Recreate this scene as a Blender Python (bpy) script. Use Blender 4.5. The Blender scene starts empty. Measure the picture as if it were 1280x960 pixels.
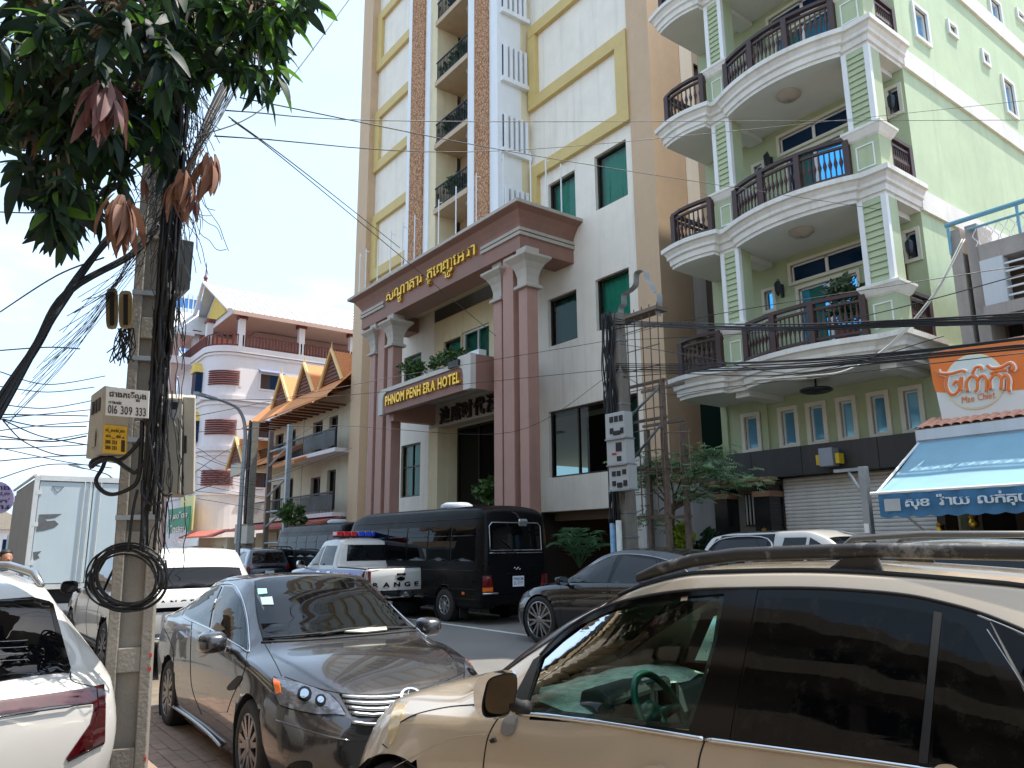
import bpy, bmesh, math, random
from mathutils import Vector, Matrix, noise
from mathutils.bvhtree import BVHTree
from mathutils.geometry import tessellate_polygon
R = math.radians
SC = bpy.context.scene
COL = SC.collection
random.seed(7)

# ------------------------------------------------------------------ camera
CAMZ, FPX = 1.74, 957.0
YAW, PITCH, ROLL = R(-53.17), R(12.0), R(0.52)
_f = Vector((math.sin(YAW)*math.cos(PITCH), math.cos(YAW)*math.cos(PITCH), math.sin(PITCH)))
_r = Vector((math.cos(YAW), -math.sin(YAW), 0))
_d = -_r.cross(_f)
_c, _s = math.cos(ROLL), math.sin(ROLL)
CR, CD = _c*_r + _s*_d, -_s*_r + _c*_d          # image right, image down
cam = bpy.data.cameras.new('camera')
cam.sensor_fit = 'HORIZONTAL'; cam.sensor_width = 36; cam.lens = FPX/1280*36
cam.clip_start = .05; cam.clip_end = 4000
camo = bpy.data.objects.new('camera', cam); COL.objects.link(camo)
mw = Matrix((CR, -CD, -_f)).transposed().to_4x4(); mw.translation = (0, 0, CAMZ)
camo.matrix_world = mw
SC.camera = camo

# ------------------------------------------------------------------ sky, sun, exposure
SUN = Vector((.18, .42, 1.0)).normalized()
w = bpy.data.worlds.new('World'); SC.world = w; w.use_nodes = True
nt = w.node_tree; nt.nodes.clear()
def N(t, typ, **kw):
    n = t.nodes.new(typ)
    for k, v in kw.items():
        if k == 'inp':
            for a, b in v.items(): n.inputs[a].default_value = b
        else: setattr(n, k, v)
    return n
out = N(nt, 'ShaderNodeOutputWorld'); bg = N(nt, 'ShaderNodeBackground', inp={'Strength': .15})
sky = N(nt, 'ShaderNodeTexSky', sky_type='NISHITA', sun_disc=False, sun_elevation=math.asin(SUN.z),
        sun_rotation=math.atan2(SUN.x, SUN.y), altitude=10, air_density=1.0, dust_density=3.0, ozone_density=1.2)
tc = N(nt, 'ShaderNodeTexCoord')
mp = N(nt, 'ShaderNodeMapping'); mp.inputs['Scale'].default_value = (1, 1, 2.6)
nz = N(nt, 'ShaderNodeTexNoise', inp={'Scale': 3.1, 'Detail': 7, 'Roughness': .58})
rp = N(nt, 'ShaderNodeValToRGB'); rp.color_ramp.elements[0].position = .50; rp.color_ramp.elements[1].position = .62
sx = N(nt, 'ShaderNodeSeparateXYZ')
hz = N(nt, 'ShaderNodeMapRange', inp={'From Min': 0.0, 'From Max': .42, 'To Min': 1.0, 'To Max': .05})
mul = N(nt, 'ShaderNodeMath', operation='MULTIPLY')
mx = N(nt, 'ShaderNodeMix', data_type='RGBA'); mx.inputs['B'].default_value = (5.3, 5.6, 6.0, 1)
hz2 = N(nt, 'ShaderNodeMapRange', inp={'From Min': 0.0, 'From Max': .8, 'To Min': .85, 'To Max': .65})
mh = N(nt, 'ShaderNodeMix', data_type='RGBA'); mh.inputs['B'].default_value = (3.3, 4.45, 5.8, 1)
L = nt.links.new
L(tc.outputs['Generated'], mp.inputs[0]); L(mp.outputs[0], nz.inputs['Vector']); L(nz.outputs['Fac'], rp.inputs[0])
L(tc.outputs['Generated'], sx.inputs[0]); L(sx.outputs['Z'], hz.inputs['Value']); L(sx.outputs['Z'], hz2.inputs['Value'])
L(rp.outputs[0], mul.inputs[0]); L(hz.outputs[0], mul.inputs[1])
L(sky.outputs[0], mh.inputs['A']); L(hz2.outputs[0], mh.inputs['Factor'])
L(mh.outputs['Result'], mx.inputs['A']); L(mul.outputs[0], mx.inputs['Factor'])
L(mx.outputs['Result'], bg.inputs['Color']); L(bg.outputs[0], out.inputs[0])
sl = bpy.data.lights.new('sun', 'SUN'); sl.energy = 3.7; sl.angle = R(.5); sl.color = (1, .95, .87)
so = bpy.data.objects.new('sun', sl); COL.objects.link(so); so.rotation_euler = SUN.to_track_quat('Z', 'Y').to_euler(); so.location = (0, 0, 60)
vs = SC.view_settings; SC.display_settings.display_device = 'sRGB'
vs.view_transform = 'Standard'; vs.look = 'None'; vs.exposure = 1.0; vs.gamma = 1; vs.use_curve_mapping = False
SC.cycles.max_bounces = 7; SC.cycles.transparent_max_bounces = 12; SC.cycles.caustics_reflective = False; SC.cycles.caustics_refractive = False
SC.cycles.sample_clamp_indirect = 4

# ------------------------------------------------------------------ picture geometry -> places
def ray(px, py): return CR*((px-640)/FPX) + CD*((py-480)/FPX) + _f
C0 = Vector((0, 0, CAMZ))
def onY(px, py, Y): d = ray(px, py); return C0 + d*(Y/d.y)
def onX(px, py, X): d = ray(px, py); return C0 + d*(X/d.x)
def onZ(px, py, Z=0): d = ray(px, py); return C0 + d*((Z-CAMZ)/d.z)
def atD(px, py, D): return C0 + ray(px, py)*D            # at a given depth
K = 1.12                                                 # far side of the street: survey units -> metres
def T15(p): return (p[0]*K, p[1]*K, CAMZ+(p[2]-CAMZ)*K)
def YX(px, py, Y): p = onY(px, py, Y); return (p.x, p.z)

# ------------------------------------------------------------------ materials
def s2l(c): return tuple((x/255/12.92 if x/255 <= .04045 else ((x/255+.055)/1.055)**2.4) for x in c)
MATS = {}
def mat(name, col, rough=.6, metal=0, var=.12, vs=1.5, bump=0, bs=60, spec=.5, coat=0, streak=0, sdir=(.10, .09, .08), lin=False, emit=0,
        stretch=(1, 1, 1), blot=0, bcol=(.25, .22, .18), bscale=.8):
    if name in MATS: return MATS[name]
    m = bpy.data.materials.new(name); m.use_nodes = True; t = m.node_tree; b = t.nodes['Principled BSDF']; MATS[name] = m
    c = col if lin else s2l(col); L = t.links.new
    b.inputs['Roughness'].default_value = rough; b.inputs['Metallic'].default_value = metal
    b.inputs['Specular IOR Level'].default_value = spec; b.inputs['Coat Weight'].default_value = coat; b.inputs['Coat Roughness'].default_value = .03
    b.inputs['Base Color'].default_value = (*c, 1)
    if emit: b.inputs['Emission Color'].default_value = (*c, 1); b.inputs['Emission Strength'].default_value = emit
    g = N(t, 'ShaderNodeNewGeometry'); pos = g.outputs['Position']; src = None
    if var:
        mpn = N(t, 'ShaderNodeMapping'); mpn.inputs['Scale'].default_value = stretch; L(pos, mpn.inputs[0])
        n = N(t, 'ShaderNodeTexNoise', inp={'Scale': vs, 'Detail': 6, 'Roughness': .65}); L(mpn.outputs[0], n.inputs['Vector'])
        mr = N(t, 'ShaderNodeMapRange', inp={'From Min': .3, 'From Max': .7, 'To Min': 1-var, 'To Max': 1+var}); L(n.outputs['Fac'], mr.inputs['Value'])
        vm = N(t, 'ShaderNodeVectorMath', operation='SCALE'); vm.inputs[0].default_value = c; L(mr.outputs[0], vm.inputs['Scale']); src = vm.outputs[0]
        rr = N(t, 'ShaderNodeMapRange', inp={'From Min': .3, 'From Max': .7, 'To Min': max(.0, rough-.08*min(1, rough*4)), 'To Max': min(1, rough+.1*min(1, rough*4))}); L(n.outputs['Fac'], rr.inputs['Value']); L(rr.outputs[0], b.inputs['Roughness'])
    def mixin(fac, colr):
        nonlocal src
        mxn = N(t, 'ShaderNodeMix', data_type='RGBA'); mxn.inputs['B'].default_value = (*colr, 1)
        if src is None: mxn.inputs['A'].default_value = (*c, 1)
        else: L(src, mxn.inputs['A'])
        L(fac, mxn.inputs['Factor']); src = mxn.outputs['Result']
    if streak:
        m2 = N(t, 'ShaderNodeMapping'); m2.inputs['Scale'].default_value = (3.5, 3.5, .22); L(pos, m2.inputs[0])
        n2 = N(t, 'ShaderNodeTexNoise', inp={'Scale': 1.0, 'Detail': 8, 'Roughness': .7}); L(m2.outputs[0], n2.inputs['Vector'])
        r2 = N(t, 'ShaderNodeMapRange', inp={'From Min': .5, 'From Max': .8, 'To Min': 0, 'To Max': streak}); L(n2.outputs['Fac'], r2.inputs['Value'])
        mixin(r2.outputs[0], sdir)
    if blot:
        n3 = N(t, 'ShaderNodeTexNoise', inp={'Scale': bscale, 'Detail': 9, 'Roughness': .72}); L(pos, n3.inputs['Vector'])
        r3 = N(t, 'ShaderNodeMapRange', inp={'From Min': .52, 'From Max': .72, 'To Min': 0, 'To Max': blot}); L(n3.outputs['Fac'], r3.inputs['Value'])
        mixin(r3.outputs[0], bcol)
    if src is not None: L(src, b.inputs['Base Color'])
    if bump:
        n4 = N(t, 'ShaderNodeTexNoise', inp={'Scale': bs, 'Detail': 5}); L(pos, n4.inputs['Vector'])
        bp = N(t, 'ShaderNodeBump', inp={'Strength': bump, 'Distance': .02}); L(n4.outputs['Fac'], bp.inputs['Height']); L(bp.outputs[0], b.inputs['Normal'])
    return m
def thin_glass(name, tint, refl=.9, rough=.01, ior=1.5):
    if name in MATS: return MATS[name]
    m = bpy.data.materials.new(name); m.use_nodes = True; t = m.node_tree; t.nodes.clear(); MATS[name] = m
    o = N(t, 'ShaderNodeOutputMaterial'); tr = N(t, 'ShaderNodeBsdfTransparent'); tr.inputs[0].default_value = (*tint, 1)
    gl = N(t, 'ShaderNodeBsdfGlossy'); gl.inputs['Roughness'].default_value = rough; gl.inputs[0].default_value = (refl, refl, refl, 1)
    fr = N(t, 'ShaderNodeFresnel', inp={'IOR': ior}); ms = N(t, 'ShaderNodeMixShader'); L = t.links.new
    L(fr.outputs[0], ms.inputs[0]); L(tr.outputs[0], ms.inputs[1]); L(gl.outputs[0], ms.inputs[2]); L(ms.outputs[0], o.inputs[0])
    return m
def paint(name, col, metal=.0, rough=.35, var=.03, dust=0, dustcol=(.35, .30, .24), coat=1.0):
    m = mat(name, col, rough, metal, var, 2.0, coat=coat, blot=dust, bcol=dustcol, bscale=3.0)
    return m

# ------------------------------------------------------------------ mesh builder
def wloc(o):
    p = Vector((0, 0, 0))
    while o is not None: p = p + o.location; o = o.parent
    return p
class MB:
    def __init__(s, T=None): s.v = []; s.f = []; s.m = []; s.T = T; s.mi = 0; s.sm = []; s.smooth = False
    def add(s, vs, fs):
        b = len(s.v); s.v += [s.T(p) if s.T else tuple(p) for p in vs]
        for f in fs: s.f.append([b+i for i in f]); s.m.append(s.mi); s.sm.append(s.smooth)
        return s
    def box(s, x0, x1, y0, y1, z0, z1):
        if x0 > x1: x0, x1 = x1, x0
        if y0 > y1: y0, y1 = y1, y0
        if z0 > z1: z0, z1 = z1, z0
        return s.add([(x0,y0,z0),(x1,y0,z0),(x1,y1,z0),(x0,y1,z0),(x0,y0,z1),(x1,y0,z1),(x1,y1,z1),(x0,y1,z1)],
              [(0,3,2,1),(4,5,6,7),(0,1,5,4),(1,2,6,5),(2,3,7,6),(3,0,4,7)])
    def obox(s, c, ux, uy, uz):                       # centre and half-axis vectors
        c, ux, uy, uz = Vector(c), Vector(ux), Vector(uy), Vector(uz)
        P = [c+a*ux+b*uy+d*uz for d in (-1,1) for a, b in ((-1,-1),(1,-1),(1,1),(-1,1))]
        return s.add(P, [(0,3,2,1),(4,5,6,7),(0,1,5,4),(1,2,6,5),(2,3,7,6),(3,0,4,7)])
    def quad(s, a, b, c, d): return s.add([a,b,c,d], [(0,1,2,3)])
    def grid(s, rows, cu=False, cv=False):
        n, k = len(rows), len(rows[0]); vs = [p for r in rows for p in r]; fs = []
        for i in range(n if cv else n-1):
            for j in range(k if cu else k-1):
                a, b = i*k+j, i*k+(j+1)%k; i2 = (i+1)%n
                fs.append((a, b, i2*k+(j+1)%k, i2*k+j))
        return s.add(vs, fs)
    def tube(s, pts, r, n=6, caps=True, closed=False):
        pts = [Vector(p) for p in pts]; k = len(pts); rows = []; nrm = None
        rs = r if isinstance(r, (list, tuple)) else [r]*k
        for i, p in enumerate(pts):
            a = pts[(i-1) % k if closed else max(0, i-1)]; b = pts[(i+1) % k if closed else min(k-1, i+1)]
            t = (b-a); t = t.normalized() if t.length > 1e-9 else Vector((0,0,1))
            if nrm is None: nrm = t.orthogonal().normalized()
            nrm = nrm - t*nrm.dot(t)
            nrm = nrm.normalized() if nrm.length > 1e-6 else t.orthogonal().normalized()
            bn = t.cross(nrm)
            rows.append([p + (nrm*math.cos(2*math.pi*j/n) + bn*math.sin(2*math.pi*j/n))*rs[i] for j in range(n)])
        b0 = len(s.v); s.grid(rows, cu=True, cv=closed)
        if caps and not closed:
            s.f.append([b0+j for j in range(n)][::-1]); s.m.append(s.mi); s.sm.append(False)
            s.f.append([b0+(k-1)*n+j for j in range(n)]); s.m.append(s.mi); s.sm.append(False)
        return s
    def lathe(s, prof, n, o=(0,0,0), ax='z', caps=False):   # prof: (radius, height)
        o = Vector(o); rows = []
        for r, h in prof:
            row = []
            for j in range(n):
                a = 2*math.pi*j/n; c, d = r*math.cos(a), r*math.sin(a)
                row.append(o + Vector({'z': (c, d, h), 'y': (c, h, d), 'x': (h, c, d)}[ax]))
            rows.append(row)
        b0 = len(s.v); s.grid(rows, cu=True)
        if caps:
            for q in (0, len(prof)-1):
                s.f.append([b0+q*n+j for j in range(n)]); s.m.append(s.mi); s.sm.append(False)
        return s
    def prism(s, poly, ax, a, b):                       # polygon in the plane normal to ax, extruded a..b
        def P(u, v, h): return {'y': (u, h, v), 'x': (h, u, v), 'z': (u, v, h)}[ax]
        n = len(poly); vs = [P(u, v, a) for u, v in poly]+[P(u, v, b) for u, v in poly]
        tri = tessellate_polygon([[Vector((u, v, 0)) for u, v in poly]])
        fs = [tuple(t) for t in tri]+[tuple(n+i for i in t[::-1]) for t in tri]+[(i, (i+1) % n, n+(i+1) % n, n+i) for i in range(n)]
        return s.add(vs, fs)
    def wall(s, x0, x1, z0, z1, y, holes=(), depth=.2, ax='y'):   # wall face with openings and reveals
        xs = sorted({x0, x1, *[h[0] for h in holes], *[h[1] for h in holes]}); zs = sorted({z0, z1, *[h[2] for h in holes], *[h[3] for h in holes]})
        xs = [x for x in xs if x0 <= x <= x1]; zs = [z for z in zs if z0 <= z <= z1]
        P = (lambda u, d, z: (u, y+d, z)) if ax == 'y' else (lambda u, d, z: (y+d, u, z))
        for i in range(len(xs)-1):
            for j in range(len(zs)-1):
                cx, cz = (xs[i]+xs[i+1])/2, (zs[j]+zs[j+1])/2
                if not any(h[0] < cx < h[1] and h[2] < cz < h[3] for h in holes):
                    s.quad(P(xs[i],0,zs[j]), P(xs[i+1],0,zs[j]), P(xs[i+1],0,zs[j+1]), P(xs[i],0,zs[j+1]))
        for a, b, c, d in holes:
            s.quad(P(a,0,c), P(a,depth,c), P(a,depth,d), P(a,0,d)); s.quad(P(b,0,c), P(b,0,d), P(b,depth,d), P(b,depth,c))
            s.quad(P(a,0,d), P(a,depth,d), P(b,depth,d), P(b,0,d)); s.quad(P(a,0,c), P(b,0,c), P(b,depth,c), P(a,depth,c))
        return s
    def mesh(s, name, ms, centre=True):
        me = bpy.data.meshes.new(name); v = [Vector(p) for p in s.v]; c = Vector((0,0,0))
        if centre and v:
            lo = Vector([min(p[i] for p in v) for i in range(3)]); hi = Vector([max(p[i] for p in v) for i in range(3)]); c = (lo+hi)/2
        me.from_pydata([p-c for p in v], [], s.f)
        for m in (ms if isinstance(ms, (list, tuple)) else [ms]): me.materials.append(m)
        me.polygons.foreach_set('material_index', s.m); me.polygons.foreach_set('use_smooth', s.sm); me.update()
        return me, c
    def build(s, name, ms, parent=None, local=False, bevel=0, smooth=None, fix=True, **tags):
        if smooth is not None: s.sm = [smooth]*len(s.f)
        me, c = s.mesh(name, ms)
        if fix:
            bm = bmesh.new(); bm.from_mesh(me); bmesh.ops.recalc_face_normals(bm, faces=bm.faces); bm.to_mesh(me); bm.free()
        o = bpy.data.objects.new(name, me); COL.objects.link(o); o.location = c
        if parent is not None:
            o.parent = parent
            if not local: o.location = c - wloc(parent)
        if bevel:
            md = o.modifiers.new('edge', 'BEVEL'); md.width = bevel; md.segments = 2; md.limit_method = 'ANGLE'; md.angle_limit = R(40)
        for k, v in tags.items(): o[k] = v
        return o
def thing(name, label, cat, loc=(0,0,0), rz=0, group=None):
    o = bpy.data.objects.new(name, None); COL.objects.link(o); o.empty_display_size = .2
    o.location = loc; o.rotation_euler = (0, 0, rz); tag(o, label, cat, group); return o
def tag(o, label=None, cat=None, group=None, kind=None):
    if label: o['label'] = label
    if cat: o['category'] = cat
    if group: o['group'] = group
    if kind: o['kind'] = kind
    return o
def inst(src, parent, loc=None, rot=None, scale=None):   # one more object with the same mesh
    o = src.copy(); COL.objects.link(o); o.parent = parent
    if loc is not None: o.location = loc
    if rot is not None: o.rotation_euler = rot
    if scale is not None: o.scale = scale
    return o
def dup_tree(o, parent=None):
    c = o.copy(); COL.objects.link(c); c.parent = parent
    for ch in list(o.children): dup_tree(ch, c)
    return c
def tri_count(): return sum(len(o.data.polygons)*2 for o in COL.objects if o.type == 'MESH')

# lettering: curve text turned into mesh, placed by an origin and two axes
def text_pts(txt, size=1.0, ext=.02, off=0.0, bev=0.0):
    cu = bpy.data.curves.new('lettering', 'FONT'); cu.body = txt; cu.size = size; cu.extrude = ext; cu.offset = off; cu.resolution_u = 3; cu.bevel_depth = bev; cu.bevel_resolution = 0
    o = bpy.data.objects.new('lettering', cu); COL.objects.link(o)
    dg = bpy.context.evaluated_depsgraph_get(); me = o.evaluated_get(dg).to_mesh()
    vs = [v.co.copy() for v in me.vertices]; fs = [list(p.vertices) for p in me.polygons]
    o.evaluated_get(dg).to_mesh_clear(); bpy.data.objects.remove(o); bpy.data.curves.remove(cu)
    return vs, fs
def letters(mb, tokens, o, ux, uz, width, height, ext=.02, off=0.0, gap=.06, bev=0.0):
    """tokens: strings, or (string, sub) pairs where sub is hung small beneath; fitted to width x height along ux, uz."""
    o, ux, uz = Vector(o), Vector(ux).normalized(), Vector(uz).normalized(); un = ux.cross(uz)
    allv = []; allf = []; x = 0
    for tk in tokens:
        main, sub = tk if isinstance(tk, tuple) else (tk, None)
        if main == ' ': x += .35; continue
        vs, fs = text_pts(main, 1, ext, off, bev)
        if not vs: continue
        lo = min(v.x for v in vs); hi = max(v.x for v in vs); b = len(allv)
        allv += [Vector((v.x-lo+x, v.y, v.z)) for v in vs]; allf += [[b+i for i in f] for f in fs]
        if sub:
            v2, f2 = text_pts(sub, .55, ext, off)
            if v2:
                l2 = min(v.x for v in v2); h2 = max(v.x for v in v2); b = len(allv); t2 = max(v.y for v in v2)
                cx = x+(hi-lo)/2-(h2-l2)/2
                allv += [Vector((v.x-l2+cx, v.y-t2-.06, v.z)) for v in v2]; allf += [[b+i for i in f] for f in f2]
        x += hi-lo+gap
    if not allv: return
    lx, hx = min(v.x for v in allv), max(v.x for v in allv); ly, hy = min(v.y for v in allv), max(v.y for v in allv)
    sx = width/(hx-lx); sy = height/(hy-ly)
    mb.add([o+ux*((v.x-lx)*sx)+uz*((v.y-ly)*sy)+un*v.z for v in allv], allf)
def smooth_poly(p, closed=True, n=4):
    out = []; k = len(p)
    for i in range(k if closed else k-1):
        a, b, c, d = (Vector(p[(i+j) % k] if closed else p[min(k-1, max(0, i+j))]) for j in (-1, 0, 1, 2))
        for s in range(n):
            t = s/n; out.append(tuple(.5*((2*b)+(c-a)*t+(2*a-5*b+4*c-d)*t*t+(3*b-a-3*c+d)*t**3)))
    if not closed: out.append(tuple(p[-1]))
    return out
# ------------------------------------------------------------------ hotel
M_white = mat('hotel_white_plaster', (238, 229, 214), .75, var=.05, streak=.32, sdir=(.30, .28, .25), bump=.12, bs=25)
M_cream = mat('hotel_cream_plaster', (222, 208, 172), .75, var=.06, streak=.28, sdir=(.30, .25, .17), bump=.1, bs=25)
M_tan = mat('hotel_tan_plaster', (202, 172, 140), .75, var=.06, streak=.18, sdir=(.33, .25, .18), bump=.12, bs=25)
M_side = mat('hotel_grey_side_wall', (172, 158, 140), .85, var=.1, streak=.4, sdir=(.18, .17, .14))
M_gold = mat('hotel_gold_trim', (206, 180, 116), .6, var=.07, streak=.15, sdir=(.32, .24, .10))
M_mauve = mat('hotel_mauve_paint', (168, 128, 114), .6, var=.1, streak=.4, sdir=(.20, .13, .12), bump=.15, bs=18)
M_mauve2 = mat('hotel_brown_mauve_entablature', (142, 104, 90), .65, var=.12, streak=.45, sdir=(.15, .1, .09), bump=.15, bs=18)
M_capgrey = mat('hotel_grey_capital', (176, 166, 154), .7, var=.08, streak=.35, sdir=(.22, .2, .17))
M_trimw = mat('hotel_white_strip', (232, 234, 236), .6, var=.04, streak=.15, sdir=(.4, .4, .4))
M_frame = mat('bronze_window_frame', (58, 50, 44), .4, .5, var=.05)
M_curt = mat('teal_curtain', (58, 150, 132), .8, var=.12, vs=4)
M_curtd = mat('dark_teal_curtain', (28, 98, 88), .8, var=.12, vs=4)
M_pane = thin_glass('teal_window_glass', (.66, .92, .86), .9, ior=1.36)
M_paned = thin_glass('smoked_window_glass', (.22, .34, .33), .9, ior=1.28)
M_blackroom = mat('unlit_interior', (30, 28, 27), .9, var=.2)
M_goldlet = mat('gold_lettering', (226, 176, 62), .28, .75, var=.08)
M_blackmetal = mat('black_iron', (34, 32, 33), .45, .4, var=.1)
M_leaf = mat('shrub_leaf', (62, 92, 38), .55, var=.35, vs=6)
M_leafd = mat('dark_shrub_leaf', (38, 62, 30), .55, var=.35, vs=6)

def m_pattern():
    m = mat('orange_relief_pattern', (196, 132, 86), .8, var=.1); t = m.node_tree; b = t.nodes['Principled BSDF']; L = t.links.new
    g = N(t, 'ShaderNodeNewGeometry')
    vo = N(t, 'ShaderNodeTexVoronoi', feature='DISTANCE_TO_EDGE', inp={'Scale': 7.5}); nz = N(t, 'ShaderNodeTexNoise', inp={'Scale': 3.0, 'Detail': 3})
    ad = N(t, 'ShaderNodeMix', data_type='RGBA', blend_type='ADD'); ad.inputs['Factor'].default_value = .35
    L(g.outputs['Position'], ad.inputs['A']); L(g.outputs['Position'], nz.inputs['Vector']); L(nz.outputs['Color'], ad.inputs['B']); L(ad.outputs['Result'], vo.inputs['Vector'])
    r = N(t, 'ShaderNodeValToRGB'); e = r.color_ramp.elements; e[0].position = .06; e[0].color = (*s2l((138, 92, 58)), 1); e[1].position = .16; e[1].color = (*s2l((196, 150, 112)), 1)
    L(vo.outputs['Distance'], r.inputs[0]); L(r.outputs[0], b.inputs['Base Color'])
    bp = N(t, 'ShaderNodeBump', inp={'Strength': .6, 'Distance': .05}); L(vo.outputs['Distance'], bp.inputs['Height']); L(bp.outputs[0], b.inputs['Normal'])
    return m
M_pat = m_pattern()

def window(parent, x0, x1, z0, z1, y, T=None, curtain=M_curt, pane=M_pane, mull=(), frame=M_frame, fw=.06, ax='y', sgn=1, trans=()):
    """frame (part) with pane and curtain (sub-parts); y is the plane of the glass, sgn the inward direction"""
    def B(mb, a, b, d0, d1, c, d):
        d0, d1 = y+sgn*d0, y+sgn*d1
        if ax == 'y': mb.box(a, b, min(d0, d1), max(d0, d1), c, d)
        else: mb.box(min(d0, d1), max(d0, d1), a, b, c, d)
    f = MB(T)
    B(f, x0, x0+fw, -.05, .05, z0, z1); B(f, x1-fw, x1, -.05, .05, z0, z1)
    B(f, x0+fw, x1-fw, -.05, .05, z0, z0+fw); B(f, x0+fw, x1-fw, -.05, .05, z1-fw, z1)
    for u in mull: B(f, u-fw*.4, u+fw*.4, -.045, .045, z0+fw, z1-fw)
    for u in trans: B(f, x0+fw, x1-fw, -.04, .04, u-fw*.4, u+fw*.4)
    fo = f.build('window', frame, parent)
    p = MB(T); d = y
    q = [(x0+fw*.5, z0+fw*.5), (x1-fw*.5, z0+fw*.5), (x1-fw*.5, z1-fw*.5), (x0+fw*.5, z1-fw*.5)]
    p.add([((u, d, v) if ax == 'y' else (d, u, v)) for u, v in q], [(0, 1, 2, 3)]); p.build('pane', pane, fo)
    if curtain is not None:
        c = MB(T); rows = [[], []]; n = max(8, int((x1-x0)*14))
        for i in range(n+1):
            u = x0+(x1-x0)*i/n; dd = y+sgn*(.16+.035*math.sin(i*2.2)+.02*math.sin(i*.7))
            for r_, v in ((0, z0), (1, z1)): rows[r_].append((u, dd, v) if ax == 'y' else (dd, u, v))
        c.grid(rows); c.build('curtain', curtain, fo, smooth=True)
    return fo

def shrub(parent, name, c, rx, ry, rz, n, leaf, m, T=None, seed=1, world=True):
    """many small leaf faces in a lumpy volume"""
    rnd = random.Random(seed); mb = MB(); lob = [(rnd.uniform(-.7, .7), rnd.uniform(-.7, .7), rnd.uniform(-.6, .7), rnd.uniform(.3, .6)) for _ in range(7)]
    for i in range(n):
        l = rnd.choice(lob); d = Vector((rnd.gauss(0, 1), rnd.gauss(0, 1), rnd.gauss(0, 1))).normalized()*l[3]*rnd.random()**.4
        p = Vector(((l[0]+d.x)*rx, (l[1]+d.y)*ry, (l[2]+d.z)*rz)); 
        a = Vector((rnd.uniform(-1, 1), rnd.uniform(-1, 1), rnd.uniform(-.4, 1))).normalized()*leaf*rnd.uniform(.6, 1.3); b = a.orthogonal().normalized()
        b.rotate(Matrix.Rotation(rnd.uniform(0, 6), 3, a)); b *= leaf*.33; k = a.cross(b).normalized()*leaf*.12
        p += Vector(c)
        mb.add([p, p+a*.5+b+k, p+a, p+a*.5-b+k], [(0, 1, 2), (0, 2, 3)])
    if T: mb.v = [T(v) for v in mb.v]
    return mb.build(name, m, parent, fix=False, kind='stuff')

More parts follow.
